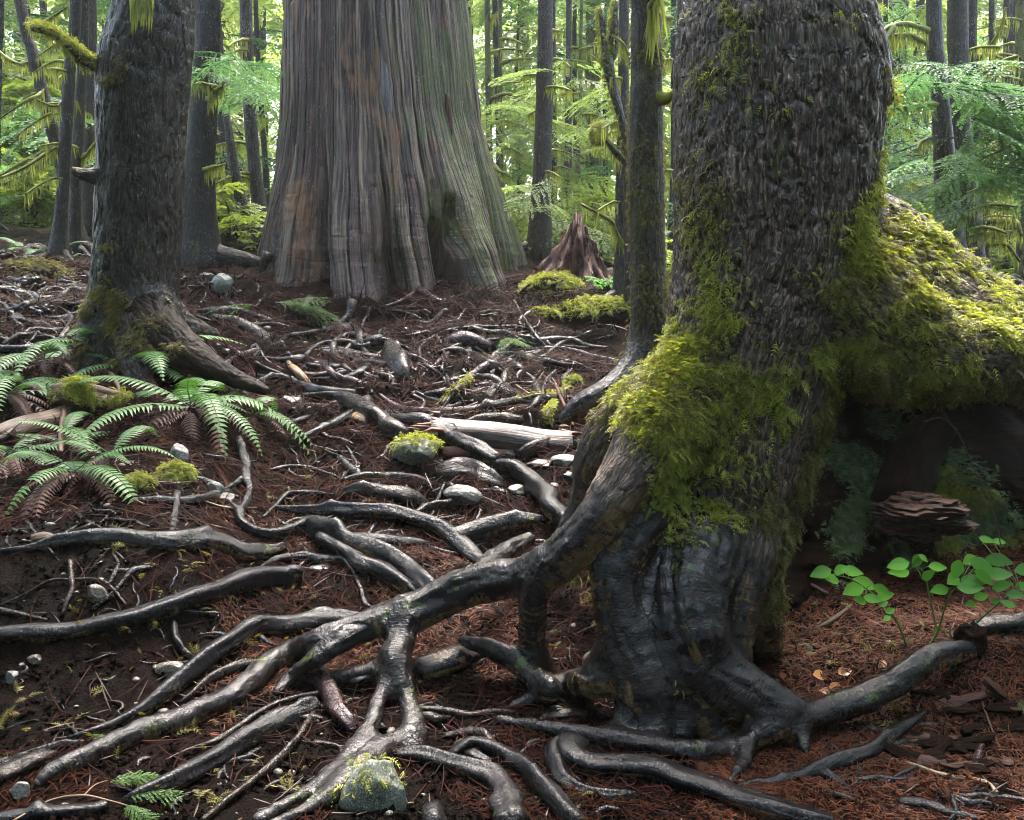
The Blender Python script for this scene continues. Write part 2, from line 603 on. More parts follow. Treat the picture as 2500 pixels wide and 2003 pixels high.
def mat_bark(name, crack, mid, plate, moss_amt=0.0, scale=1.0, lichen=0.0, rough=(0.4, 0.7), mosscol=(0.05, 0.07, 0.012), t=None):
    t = t or NT(name)
    v = t.vec("tc")
    w = t.mapping(v, (2.4 * scale, 25 * scale, 25 * scale))
    e1 = t.math('ABSOLUTE', t.math('SUBTRACT', t.noise(w, 1.0, 4, 0.6, 0.9), 0.5))
    e2 = t.math('ABSOLUTE', t.math('SUBTRACT', t.noise(t.mapping(v, (9 * scale, 62 * scale, 62 * scale), (4, 1, 2)), 1.0, 3, 0.6, 1.1), 0.5))
    wv = t.n("VectorMath", {"operation": 'ADD'}, i0=t.mapping(v, (3.8 * scale, 32 * scale, 32 * scale)),
             i1=t.n("VectorMath", {"operation": 'SCALE'}, i0=t.n("TexNoise", Vector=t.mapping(v, (14 * scale, 30 * scale, 30 * scale)), Scale=1.0, Detail=3.0).outputs["Color"], Scale=1.5).outputs[0]).outputs[0]
    vo = t.voro(wv, 1.0, 'DISTANCE_TO_EDGE')
    edge = t.math('MINIMUM', t.math('MULTIPLY', vo, 0.75), t.math('MULTIPLY', t.math('ADD', e1, 0.01), 1.6))
    edge = t.math('MINIMUM', edge, t.math('MULTIPLY', t.math('ADD', e2, 0.035), 1.9))
    cell = t.noise(t.mapping(v, (18 * scale, 40 * scale, 40 * scale), (1, 5, 3)), 1.0, 2, 0.5, 1.5)
    fine = t.noise(t.mapping(v, (13 * scale, 85 * scale, 85 * scale)), 1.0, 5, 0.68, 0.4)
    flake = t.noise(t.mapping(v, (32 * scale, 110 * scale, 110 * scale)), 1.0, 4, 0.7)
    big = t.noise(v, 2.2, 3, 0.55)
    c = t.mix(t.mr(fine, 0.36, 0.64), mid, plate)
    c = t.mix(t.mr(cell, 0.45, 0.65, 0.0, 0.7), c, mid)
    c = t.mix(t.mr(big, 0.4, 0.7, 0.0, 0.4), c, crack)
    c = t.mix(t.mr(edge, 0.01, 0.14, 0.95, 0.0), c, crack)
    if lichen:
        li = t.voro(t.mapping(v, (42, 60, 60)), 1.0, 'F1')
        lm = t.math('MULTIPLY', t.mr(li, 0.22, 0.32, 1.0, 0.0), t.mr(t.noise(v, 6.0, 3, 0.6), 0.5, 0.62))
        c = t.mix(t.math('MULTIPLY', lm, lichen), c, (0.30, 0.31, 0.28))
    if moss_amt:
        ms = t.noise(t.mapping(v, (3.5, 6, 6), (9, 2, 1)), 1.0, 5, 0.68)
        f2 = t.noise(v, 70.0, 3, 0.7)
        mk = t.mr(t.math('ADD', ms, t.math('MULTIPLY', t.math('SUBTRACT', f2, 0.5), 0.35)), 0.72 - moss_amt * 0.3, 0.78 - moss_amt * 0.3)
        mc = t.mix(t.mr(f2, 0.3, 0.7), tuple(x * 0.45 for x in mosscol), mosscol)
        c = t.mix(t.math('MULTIPLY', mk, 0.9), c, mc)
    rg = t.mr(t.noise(v, 25.0, 3, 0.6), 0.3, 0.7, *rough)
    n1 = t.bump(t.mr(edge, 0.0, 0.25), 1.0, 0.012 / scale)
    n2 = t.bump(fine, 0.7, 0.006 / scale, n1)
    n3 = t.bump(flake, 0.7, 0.004 / scale, n2)
    return t.surf(c, rg, n3, 0.5)


_t = NT("spruce_bark_to_wet_root")
mat_bark("flaky_spruce_bark", (0.014, 0.0075, 0.005), (0.15, 0.092, 0.062), (0.46, 0.33, 0.245), 0.28, 1.2, 0.35, (0.24, 0.5), (0.09, 0.105, 0.02), t=_t)
_a = _t.last
mat_root("", (0.004, 0.0034, 0.004), (0.02, 0.0155, 0.0155), (0.30, 0.185, 0.08), 0.40, (0.09, 0.27), wr=1.0, moss=0.2, spec=0.45, t=_t)
_mx = _t.n("MixShader", i0=_t.fac("wet"), i1=_a, i2=_t.last)
_t.t.links.new(_mx.outputs[0], _t.out.inputs[0])
M['bark_spruce'] = _t.m
M['bark_dark'] = mat_bark("dark_furrowed_bark", (0.004, 0.0026, 0.002), (0.026, 0.0155, 0.0105), (0.08, 0.05, 0.035), 0.33, 0.9, 0.3, (0.26, 0.5), (0.035, 0.045, 0.008))
M['bark_mossy'] = mat_bark("moss_flecked_bark", (0.008, 0.007, 0.005), (0.05, 0.04, 0.026), (0.14, 0.11, 0.08), 0.62, 1.6, 0.2, (0.45, 0.7), (0.085, 0.095, 0.02))
M['bark_far'] = mat_bark("grey_brown_bark", (0.005, 0.0042, 0.0036), (0.017, 0.0135, 0.011), (0.05, 0.041, 0.034), 0.3, 0.9, 0.7, (0.5, 0.75), (0.075, 0.085, 0.018))
M['bark_pale'] = mat_bark("lichen_spotted_bark", (0.009, 0.008, 0.007), (0.038, 0.034, 0.029), (0.11, 0.1, 0.09), 0.25, 0.9, 1.0, (0.5, 0.75), (0.09, 0.1, 0.02))
M['bark_green'] = mat_bark("moss_covered_bark", (0.015, 0.016, 0.006), (0.05, 0.05, 0.018), (0.10, 0.095, 0.04), 0.9, 1.0, 0.2, (0.6, 0.8), (0.16, 0.17, 0.035))
M['bark_red'] = mat_bark("reddish_wet_bark", (0.006, 0.0042, 0.0036), (0.026, 0.016, 0.013), (0.07, 0.045, 0.037), 0.15, 0.9, 0.6, (0.4, 0.65), (0.06, 0.07, 0.015))


def mat_cedar():
    t = NT("stringy_cedar_bark")
    v = t.vec("tc")     # (theta * radius, height, ridge depth)
    x = t.n("SeparateXYZ", i0=v).outputs[0]
    fib = t.noise(t.mapping(v, (26, 0.9, 0)), 1.0, 6, 0.62, 0.35)
    fib2 = t.noise(t.mapping(v, (75, 3.2, 0)), 1.0, 5, 0.65, 0.5)
    strip = t.noise(t.mapping(v, (7.5, 0.38, 0), (2, 0, 0)), 1.0, 3, 0.5, 0.2)
    patch = t.noise(t.mapping(v, (2.4, 0.7, 0), (5, 3, 0)), 1.0, 4, 0.6, 0.3)
    grey = t.mix(t.mr(fib, 0.4, 0.62), (0.018, 0.011, 0.008), (0.27, 0.195, 0.13))
    red = t.mix(t.mr(fib2, 0.38, 0.66), (0.012, 0.006, 0.005), (0.13, 0.06, 0.045))
    st = t.math('ADD', t.fac('rnd'), t.math('MULTIPLY', t.math('SUBTRACT', strip, 0.5), 0.7))
    c = t.mix(t.mr(st, 0.42, 0.62), red, grey)
    c = t.mix(t.mr(t.fac('crack'), 0.0, 1.0, 0.0, 0.85), c, (0.012, 0.008, 0.007))
    tan = t.mix(t.mr(fib2, 0.3, 0.7), (0.13, 0.05, 0.02), (0.34, 0.18, 0.09))
    c = t.mix(t.mr(patch, 0.57, 0.64, 0.0, 0.8), c, tan)
    # wet dark foot
    z = t.n("SeparateXYZ", i0=v).outputs[1]
    zz = t.math('ADD', z, t.math('MULTIPLY', t.math('SUBTRACT', patch, 0.5), 1.2))
    c = t.mix(t.mr(zz, 1.3, 2.5, 0.7, 0.0), c, t.mix(t.mr(fib, 0.38, 0.62), (0.011, 0.007, 0.0055), (0.10, 0.066, 0.052)))
    gr = t.noise(t.mapping(v, (3.0, 1.0, 0), (1, 7, 0)), 1.0, 5, 0.7)
    side = t.mr(x, -0.2, 1.0, -0.05, 0.26)
    mk = t.mr(t.math('ADD', gr, side), 0.66, 0.78)
    c = t.mix(t.math('MULTIPLY', mk, 0.75), c, t.mix(t.mr(fib2, 0.3, 0.7), (0.028, 0.042, 0.007), (0.11, 0.14, 0.025)))
    d = t.n("SeparateXYZ", i0=v).outputs[2]
    wh = t.voro(t.mapping(v, (40, 22, 0)), 1.0, 'F1')
    wk = t.math('MULTIPLY', t.mr(wh, 0.18, 0.25, 1.0, 0.0), t.mr(t.noise(t.mapping(v, (4, 2, 0)), 1.0, 3, 0.6), 0.5, 0.6))
    c = t.mix(t.math('MULTIPLY', wk, 0.5), c, (0.32, 0.32, 0.31))
    ripple = t.noise(t.mapping(v, (5, 15, 0)), 1.0, 3, 0.5, 0.5)
    n1 = t.bump(fib, 1.0, 0.05)
    n2 = t.bump(fib2, 0.9, 0.02, n1)
    n3 = t.bump(ripple, t.mr(z, 2.2, 3.2, 0.5, 0.0), 0.03, n2)
    return t.surf(c, t.mr(fib2, 0.3, 0.7, 0.4, 0.62), n3, 0.5)


M['cedar'] = mat_cedar()


def mat_leaf(name, a, b, trans=0.35, rough=0.45, tmul=1.6, spec=0.4, bumps=0.0, coat=0.0):
    t = NT(name)
    r = t.fac("rnd")
    c = t.mix(r, a, b)
    tc = t.mix(1.0, c, (tmul, tmul * 1.02, tmul * 0.6), 'MULTIPLY')
    nrm = None
    if bumps:
        nrm = t.bump(t.noise(t.obj(), 60.0, 3, 0.6), bumps, 0.004)
    return t.surf(c, rough, nrm, spec, trans, tc, coat)


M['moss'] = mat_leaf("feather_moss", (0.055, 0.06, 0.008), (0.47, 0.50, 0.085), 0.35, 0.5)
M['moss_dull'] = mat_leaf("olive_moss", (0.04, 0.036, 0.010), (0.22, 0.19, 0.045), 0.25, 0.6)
M['moss_dark'] = mat_leaf("blue_green_moss", (0.04, 0.07, 0.032), (0.2, 0.3, 0.14), 0.2, 0.55)
M['moss_far'] = mat_leaf("hanging_moss", (0.12, 0.14, 0.025), (0.36, 0.38, 0.09), 0.4, 0.6)
M['fern'] = mat_leaf("sword_fern_leaf", (0.025, 0.075, 0.016), (0.075, 0.19, 0.04), 0.28, 0.5, 1.5, 0.5)
M['fern_dead'] = mat_leaf("dead_fern_leaf", (0.018, 0.007, 0.0045), (0.085, 0.027, 0.015), 0.1, 0.6)
M['leaf'] = mat_leaf("glossy_leaf", (0.035, 0.14, 0.012), (0.13, 0.34, 0.045), 0.3, 0.25, 1.5, 0.16, 0.3)
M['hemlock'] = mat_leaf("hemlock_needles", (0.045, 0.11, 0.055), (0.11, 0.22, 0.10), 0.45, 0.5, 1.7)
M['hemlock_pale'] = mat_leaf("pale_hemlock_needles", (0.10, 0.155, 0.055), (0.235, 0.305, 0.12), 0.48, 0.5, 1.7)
M['maple'] = mat_leaf("yellow_green_leaf", (0.11, 0.165, 0.03), (0.26, 0.32, 0.07), 0.48, 0.45, 1.7)
M['sapling'] = mat_leaf("cedar_spray_leaf", (0.035, 0.085, 0.015), (0.08, 0.17, 0.03), 0.3, 0.4)
M['litter'] = mat_leaf("fallen_needles", (0.002, 0.001, 0.0008), (0.042, 0.0125, 0.0072), 0.0, 0.7, spec=0.03)
M['litter_red'] = mat_leaf("rusty_fallen_needles", (0.012, 0.0042, 0.0022), (0.15, 0.045, 0.016), 0.0, 0.6, spec=0.15)
M['dead_leaf'] = mat_leaf("fallen_orange_leaf", (0.16, 0.045, 0.015), (0.42, 0.2, 0.06), 0.2, 0.4, 1.3, 0.5, 0.3)
M['twig'] = mat_leaf("thin_twig_bark", (0.012, 0.008, 0.006), (0.12, 0.07, 0.042), 0.0, 0.5)
M['rootlet'] = mat_leaf("thin_rootlet", (0.002, 0.001, 0.0008), (0.05, 0.017, 0.0115), 0.0, 0.6, spec=0.05)


def mat_soil():
    t = NT("forest_soil")
    g = t.pos()
    a = t.noise(g, 1.3, 4, 0.6)
    b = t.noise(g, 9.0, 5, 0.65)
    f = t.noise(g, 70.0, 4, 0.7)
    f2 = t.noise(g, 240.0, 2, 0.6)
    c = t.mix(t.mr(b, 0.35, 0.65), (0.0014, 0.001, 0.0008), (0.0062, 0.0038, 0.0026))
    c = t.mix(t.mr(a, 0.45, 0.62), c, t.mix(f, (0.003, 0.0013, 0.001), (0.0125, 0.0048, 0.0034)))
    c = t.mix(t.mr(f, 0.58, 0.72), c, (0.013, 0.0068, 0.0045))
    # far floor under the trees is green
    y = t.n("SeparateXYZ", i0=g).outputs[1]
    far = t.math('MULTIPLY', t.mr(y, 12.0, 18.0), t.mr(b, 0.3, 0.6, 0.5, 1.0))
    c = t.mix(far, c, t.mix(f, (0.03, 0.05, 0.012), (0.1, 0.14, 0.035)))
    n1 = t.bump(b, 0.8, 0.05)
    n2 = t.bump(f, 1.0, 0.02, n1)
    n3 = t.bump(f2, 0.8, 0.004, n2)
    return t.surf(c, t.mr(b, 0.35, 0.65, 0.5, 0.9), n3, 0.05)


M['soil'] = mat_soil()


def mat_rock(name, a, b, speck=0.3, moss=0.3):
    t = NT(name)
    v = t.obj()
    n = t.noise(v, 9.0, 5, 0.65)
    s = t.voro(v, 120.0, 'F1')
    c = t.mix(t.mr(n, 0.35, 0.65), a, b)
    c = t.mix(t.math('MULTIPLY', t.mr(t.noise(v, 160.0, 3, 0.7), 0.48, 0.62), speck), c, (0.5, 0.5, 0.46))
    c = t.mix(t.math('MULTIPLY', t.mr(s, 0.15, 0.3, 1.0, 0.0), speck), c, (0.03, 0.03, 0.03))
    mk = t.mr(t.noise(v, 7.0, 5, 0.7), 0.66 - 0.25 * moss, 0.75 - 0.25 * moss)
    c = t.mix(t.math('MULTIPLY', mk, 0.75), c, (0.05, 0.075, 0.02))
    n1 = t.bump(n, 0.7, 0.02)
    n2 = t.bump(t.noise(v, 90.0, 4, 0.7), 0.6, 0.004, n1)
    return t.surf(c, 0.42, n2, 0.5)


M['rock_green'] = mat_rock("greenish_granite", (0.05, 0.06, 0.042), (0.13, 0.15, 0.12), 0.45, 0.45)
M['rock_grey'] = mat_rock("grey_granite", (0.06, 0.056, 0.05), (0.17, 0.165, 0.15), 0.4, 0.15)
M['rock_tan'] = mat_rock("tan_stone", (0.04, 0.032, 0.022), (0.115, 0.092, 0.066), 0.3, 0.1)
M['rock_blue'] = mat_rock("wet_blue_stone", (0.022, 0.025, 0.026), (0.08, 0.09, 0.092), 0.2, 0.1)


def mat_wood(name, a, b, c3, rough=0.5, s=1.0, spec=0.5):
    t = NT(name)
    v = t.vec("tc")
    f = t.noise(t.mapping(v, (3.0 * s, 60 * s, 60 * s)), 1.0, 5, 0.6, 0.5)
    g = t.noise(t.mapping(v, (2.2 * s, 10 * s, 10 * s)), 1.0, 4, 0.6)
    c = t.mix(t.mr(f, 0.35, 0.65), a, b)
    c = t.mix(t.mr(g, 0.5, 0.62), c, c3)
    n1 = t.bump(f, 0.8, 0.01)
    n2 = t.bump(t.noise(t.mapping(v, (30, 200, 200)), 1.0, 3, 0.6), 0.6, 0.003, n1)
    return t.surf(c, t.mr(g, 0.3, 0.7, rough - 0.12, rough + 0.15), n2, spec)


M['wood_silver'] = mat_wood("silvered_wet_wood", (0.05, 0.04, 0.034), (0.30, 0.27, 0.25), (0.11, 0.08, 0.06), 0.30)
M['wood_red'] = mat_wood("red_rotten_wood", (0.05, 0.02, 0.015), (0.2, 0.08, 0.055), (0.10, 0.035, 0.025), 0.6)
M['wood_rust'] = mat_wood("rusty_rotten_wood", (0.014, 0.005, 0.0035), (0.095, 0.027, 0.012), (0.010, 0.005, 0.0045), 0.6, spec=0.3)
M['wood_tan'] = mat_wood("bare_tan_wood", (0.10, 0.06, 0.03), (0.34, 0.22, 0.12), (0.05, 0.035, 0.025), 0.4)
M['wood_dark'] = mat_wood("dark_rotten_wood", (0.003, 0.0018, 0.0012), (0.022, 0.0115, 0.007), (0.007, 0.004, 0.0026), 0.85, spec=0.06)
M['wood_layer'] = mat_wood("layered_rotten_wood", (0.012, 0.006, 0.004), (0.075, 0.036, 0.024), (0.02, 0.01, 0.007), 0.6, spec=0.2)
M['wood_brown'] = mat_wood("brown_rotting_wood", (0.03, 0.016, 0.010), (0.13, 0.075, 0.04), (0.05, 0.028, 0.018), 0.55)
M['wood_grey'] = mat_wood("grey_weathered_wood", (0.03, 0.026, 0.026), (0.14, 0.125, 0.12), (0.06, 0.052, 0.05), 0.42)
# ------------------------------------------------------------------ terrain: a smooth surface through points of the ground
_ctrl = []
def _c(px, py, Y): _ctrl.append(P(px, py, Y))
for px in (-500, 0, 500): _c(px, 2003, 2.40); _c(px, 1850, 2.75)
_c(0, 1700, 3.0); _c(250, 1700, 3.0); _c(450, 1700, 3.06)
_c(0, 1550, 3.2); _c(250, 1550, 3.22); _c(450, 1550, 3.3)
_c(0, 1400, 3.4); _c(250, 1400, 3.42); _c(450, 1400, 3.55)
_c(-500, 1400, 3.5); _c(-500, 1000, 5.2)
for px in (-50, 200, 450):
    _c(px, 1320, 3.6); _c(px, 1200, 4.15); _c(px, 1100, 4.6); _c(px, 1000, 5.2)
_c(0, 900, 5.9); _c(250, 900, 5.9); _c(450, 900, 6.1)
_c(0, 800, 7.0); _c(450, 800, 7.2); _c(0, 700, 8.8); _c(500, 700, 9.3)
_c(0, 610, 11.0); _c(500, 620, 11.5); _c(50, 560, 13.0); _c(500, 560, 13.5)
for px in (700, 900):
    _c(px, 2003, 2.42); _c(px, 1850, 2.78); _c(px, 1700, 3.17); _c(px, 1550, 3.6); _c(px, 1450, 3.9); _c(px, 1350, 4.2)
    _c(px, 1250, 4.6); _c(px, 1150, 5.1); _c(px, 1050, 5.7); _c(px, 950, 6.6); _c(px, 850, 8.0)
_c(800, 742, 9.4); _c(950, 738, 9.5)
for px in (1150, 1400):
    _c(px, 2003, 2.42); _c(px, 1850, 2.8); _c(px, 1700, 3.22); _c(px, 1550, 3.7); _c(px, 1450, 4.05); _c(px, 1350, 4.45)
    _c(px, 1250, 4.9); _c(px, 1150, 5.4); _c(px, 1050, 6.0); _c(px, 950, 6.9); _c(px, 850, 8.1)
_c(1200, 740, 9.5); _c(1450, 780, 9.0); _c(1300, 700, 10.2); _c(1200, 660, 10.6); _c(1340, 635, 12.5)
for px in (1700, 1900):
    _c(px, 2003, 2.42); _c(px, 1900, 2.68); _c(px, 1800, 2.95); _c(px, 1700, 3.2); _c(px, 1560, 3.55)
_c(1700, 1100, 5.4); _c(1900, 1000, 6.0)
for px in (2100, 2300, 2500, 2800):
    _c(px, 2003, 2.42); _c(px, 1900, 2.66); _c(px, 1800, 2.9); _c(px, 1480, 3.75); _c(px, 1400, 4.0)
_c(2100, 1620, 3.32); _c(2300, 1640, 3.15); _c(2500, 1620, 3.1); _c(2800, 1620, 3.1)
for x, y, z in ((0, 0.8, -0.05), (-2, 0.8, -0.08), (2, 0.8, -0.03), (3.2, 5.5, 0.85), (2.4, 7.0, 1.0), (4.5, 9, 1.25), (3, 9, 1.2),
                (-6, 6, 1.1), (-6, 3.5, 0.5), (-4, 1.5, 0.0), (5, 2, 0.05), (5.5, 4, 0.4), (-7, 10, 1.9), (6, 12.5, 1.5), (9, 9, 1.4),
                (0, 15, 1.75), (-6, 16, 2.35), (6, 16, 1.55), (12, 15, 1.5), (-12, 14, 2.5), (0, 19, 1.75), (-10, 20, 2.4), (10, 20, 1.6)):
    _ctrl.append(np.array([x, y, z]))
_ctrl = np.array(_ctrl)
_cx = _ctrl[:, :2]


def _phi(r): return np.where(r > 1e-9, r * r * np.log(np.maximum(r, 1e-9)), 0.0)


_n = len(_cx)
_A = np.zeros((_n + 3, _n + 3))
_A[:_n, :_n] = _phi(np.linalg.norm(_cx[:, None] - _cx[None], axis=2)) + np.eye(_n) * 0.03
_A[:_n, _n:] = np.hstack([np.ones((_n, 1)), _cx]); _A[_n:, :_n] = _A[:_n, _n:].T
_w = np.linalg.solve(_A, np.concatenate([_ctrl[:, 2], np.zeros(3)]))


def H0(xy):
    xy = np.asarray(xy, dtype=np.float64)
    q = np.stack([np.clip(xy[:, 0], -13, 13), np.clip(xy[:, 1], 0.6, 20)], 1)
    out = np.empty(len(q))
    for i in range(0, len(q), 20000):
        p = q[i:i + 20000]
        out[i:i + 20000] = _phi(np.linalg.norm(p[:, None] - _cx[None], axis=2)) @ _w[:_n] + _w[_n] + p @ _w[_n + 1:]
    far = ss(xy[:, 1], 15, 22)
    tgt = 1.75 - 0.02 * np.clip(xy[:, 0], -40, 40)
    return out * (1 - far) + tgt * far


def lumps(xy):
    xy = np.asarray(xy, dtype=np.float64)
    p = np.column_stack([xy, np.zeros(len(xy))])
    near = 1.0 + 0.5 * ss(xy[:, 1], 6, 10)
    a = 0.045 * fbm(p * 1.9, 3, 31) + 0.018 * fbm(p * 8.0, 2, 32)
    a = a + 0.05 * ss(xy[:, 1], 4.2, 6.0) * fbm(p * 3.6, 2, 35)
    st = 1 - 2 * np.abs(fbm(p * np.array([0.75, 2.1, 1]) + 3.3, 2, 36))
    a = a + 0.11 * ss(xy[:, 1], 4.0, 5.0) * (1 - ss(xy[:, 1], 9.3, 10.5)) * (np.maximum(st, 0) ** 2 - .35)
    return a * near + 0.25 * ss(xy[:, 1], 18, 40) * fbm(p * 0.15, 2, 33)


def H(xy):
    xy = np.atleast_2d(np.asarray(xy, dtype=np.float64))
    return H0(xy) + lumps(xy)


def Hz(x, y): return float(H([[x, y]])[0])


_gx = np.arange(-8.5, 8.5, 0.045); _gy = np.arange(1.0, 20.0, 0.045)
_GX, _GY = np.meshgrid(_gx, _gy)
_GH = H(np.column_stack([_GX.ravel(), _GY.ravel()])).reshape(_GX.shape)


def Hf(xy):
    """fast look-up of H on a fine grid"""
    u = np.clip((xy[:, 0] - _gx[0]) / 0.045, 0, len(_gx) - 1.001); v = np.clip((xy[:, 1] - _gy[0]) / 0.045, 0, len(_gy) - 1.001)
    i, j = u.astype(int), v.astype(int); a, b = u - i, v - j
    h = _GH[j, i] * (1 - a) * (1 - b) + _GH[j, i + 1] * a * (1 - b) + _GH[j + 1, i] * (1 - a) * b + _GH[j + 1, i + 1] * a * b
    out = (np.abs(xy[:, 0]) > 8.4) | (xy[:, 1] > 19.9) | (xy[:, 1] < 1.0)
    if out.any(): h[out] = H(xy[out])
    return h


_Ys = np.concatenate([np.arange(1.2, 6, 0.03), np.arange(6, 16, 0.08), np.arange(16, 60, 0.5)])


def G(px, py, lift=0.0):
    """where the ray through a photo pixel meets the ground raised by lift"""
    d = ray(px, py)
    pts = CAM + d * (_Ys / d[1])[:, None]
    below = pts[:, 2] < Hf(pts[:, :2]) + lift
    if not below.any():
        return P(px, py, 13.0)
    i = int(np.argmax(below))
    if i == 0: return pts[0]
    a, b = pts[i - 1], pts[i]
    for _ in range(10):
        m = (a + b) / 2
        if m[2] < Hf(m[None, :2])[0] + lift: b = m
        else: a = m
    return (a + b) / 2


def build_ground():
    nr, nc = 620, 640
    Y = np.concatenate([np.linspace(-6, 1.2, 25, endpoint=False), 1.2 * (18 / 1.2) ** np.linspace(0, 1, nr - 25 - 60, endpoint=False), 18 * (600 / 18) ** np.linspace(0, 1, 60)])
    u = np.linspace(-1, 1, nc)
    u = np.sign(u) * (0.62 * np.abs(u) + 0.38 * np.abs(u) ** 5)
    half = np.where(Y < 1.2, 4.5, 3.4 + 1.05 * np.maximum(Y - 1.2, 0))
    X = half[:, None] * u[None, :] * 1.35
    YY = np.repeat(Y[:, None], nc, 1)
    xy = np.column_stack([X.ravel(), YY.ravel()])
    z = H(xy)
    p = np.column_stack([xy, np.zeros(len(xy))])
    z = z + (0.018 * fbm(p * 24.0, 3, 41) + 0.006 * fbm(p * 75.0, 2, 42)) * (1 - ss(xy[:, 1], 7, 11))
    V = np.column_stack([xy, z])
    i = np.arange(len(Y) - 1)[:, None] * nc
    j = np.arange(nc - 1)[None, :]
    F = np.stack([i + j, i + j + 1, i + nc + j + 1, i + nc + j], -1).reshape(-1, 4)
    return solo("ground", V, F, M['soil'], kind='structure')


ground = build_ground()
# ------------------------------------------------------------------ moss fronds (feather-like, real leaflets)
def frond_template(n=5, w=0.30, curl=0.35, seed=0):
    r = np.random.default_rng(seed)
    V, F = [], []
    xs = np.linspace(0, 1, n + 2)
    mid = np.column_stack([xs, 0 * xs, -curl * xs ** 2 + 0.12 * np.sin(xs * pi)])
    for i in range(n + 1):       # thin stem strip
        a, b = mid[i], mid[i + 1]
        h = 0.025
        k = len(V)
        V += [a + [0, -h, 0], a + [0, h, 0], b]
        F.append([k, k + 1, k + 2])
    for i in range(1, n + 1):
        L = w * sin(pi * (0.18 + 0.75 * i / (n + 1)))
        for s in (-1, 1):
            a = mid[i]
            k = len(V)
            tip = a + np.array([0.16 + 0.05 * r.random(), s * L * (0.85 + 0.3 * r.random()), -0.05 - 0.08 * r.random()])
            V += [a + [-0.045, 0, 0], a + [0.075, 0, 0], tip]
            F.append([k, k + 1, k + 2])
    return np.array(V), np.array(F)


FT = [frond_template(5, 0.32, 0.45, 1), frond_template(4, 0.36, 0.7, 2), frond_template(6, 0.26, 0.3, 3)]


def moss_on(V, N, weights, count, size, down=0.6, rnd=None, lift=0.004, seed=0, spread=1.0, tier=0.0):
    """scatter fronds on surface vertices picked with the given weights"""
    r = np.random.default_rng(seed)
    w = np.maximum(weights, 0); w = w / w.sum()
    A = Acc()
    pick = r.choice(len(V), count, p=w)
    p = V[pick] + r.normal(0, 0.004, (count, 3)); n = unit(N[pick])
    dn = np.array([0, 0, -1.0]) - (n @ np.array([0, 0, -1.0]))[:, None] * n
    rd = r.normal(0, 1, (count, 3)); rd = rd - (rd * n).sum(1)[:, None] * n
    tang = unit(dn * down + unit(rd) * spread * 0.75)
    X = unit(tang + n * r.uniform(0.15, 1.3, (count, 1)))
    Z = unit(n - (n * X).sum(1)[:, None] * X + r.normal(0, 0.3, (count, 3)))
    Z = unit(Z - (Z * X).sum(1)[:, None] * X)
    if tier:     # fronds held out like little shelves, tips drooping
        lat = np.cross(n, np.array([0, 0, 1.0])); lat = unit(lat + 1e-6)
        X2 = unit(n * r.uniform(.35, 1.0, (count, 1)) + lat * r.normal(0, .9, (count, 1)) + np.array([0, 0, -1.0]) * r.uniform(-.05, .75, (count, 1)))
        use = (r.random(count) < tier)[:, None]
        X = np.where(use, X2, X)
        Z = np.where(use, np.array([0, 0, 1.0]) + r.normal(0, .3, (count, 3)), Z)
        Z = unit(Z - (Z * X).sum(1)[:, None] * X)
    Yv = np.cross(Z, X)
    sc = r.uniform(size[0], size[1], count)
    cl = fbm(p * 9.0, 2, seed + 3) * 0.3 + 0.45 + r.normal(0, 0.24, count)
    for q in range(3):
        m = np.where(np.arange(count) % 3 == q)[0]
        TV, TF = FT[q]
        SV, SF = stamp(TV, TF, p[m] + n[m] * lift, X[m], Yv[m], Z[m], sc[m])
        tipw = np.clip(TV[:, 0], 0, 1)
        A.add(SV, SF, rnd=np.clip((cl[m][:, None] * 0.8 + tipw[None, :] * 0.25), 0, 1).ravel())
    return A.out()


def blob_w(V, blobs):
    """weight from soft 3-D balls: (x, y, z, radius, strength)"""
    w = np.zeros(len(V))
    for b in blobs:
        d = np.linalg.norm(V - b[:3], axis=1) / b[3]
        w = np.maximum(w, b[4] * (1 - ss(d, 0.15, 1.12)))
    return w


def ball(px, py, Y, rpx, s=1.0):
    p = P(px, py, Y)
    return np.array([*p, rpx * pxscale(p), s])


def ext_trunk(top, r, height, k=20):
    """the rest of a trunk above the picture"""
    zs = np.linspace(0, height, 14)
    C = np.array(top)[None, :] + np.column_stack([0.02 * np.sin(zs), 0 * zs, zs])
    return C, r * (1 - 0.65 * zs / height)


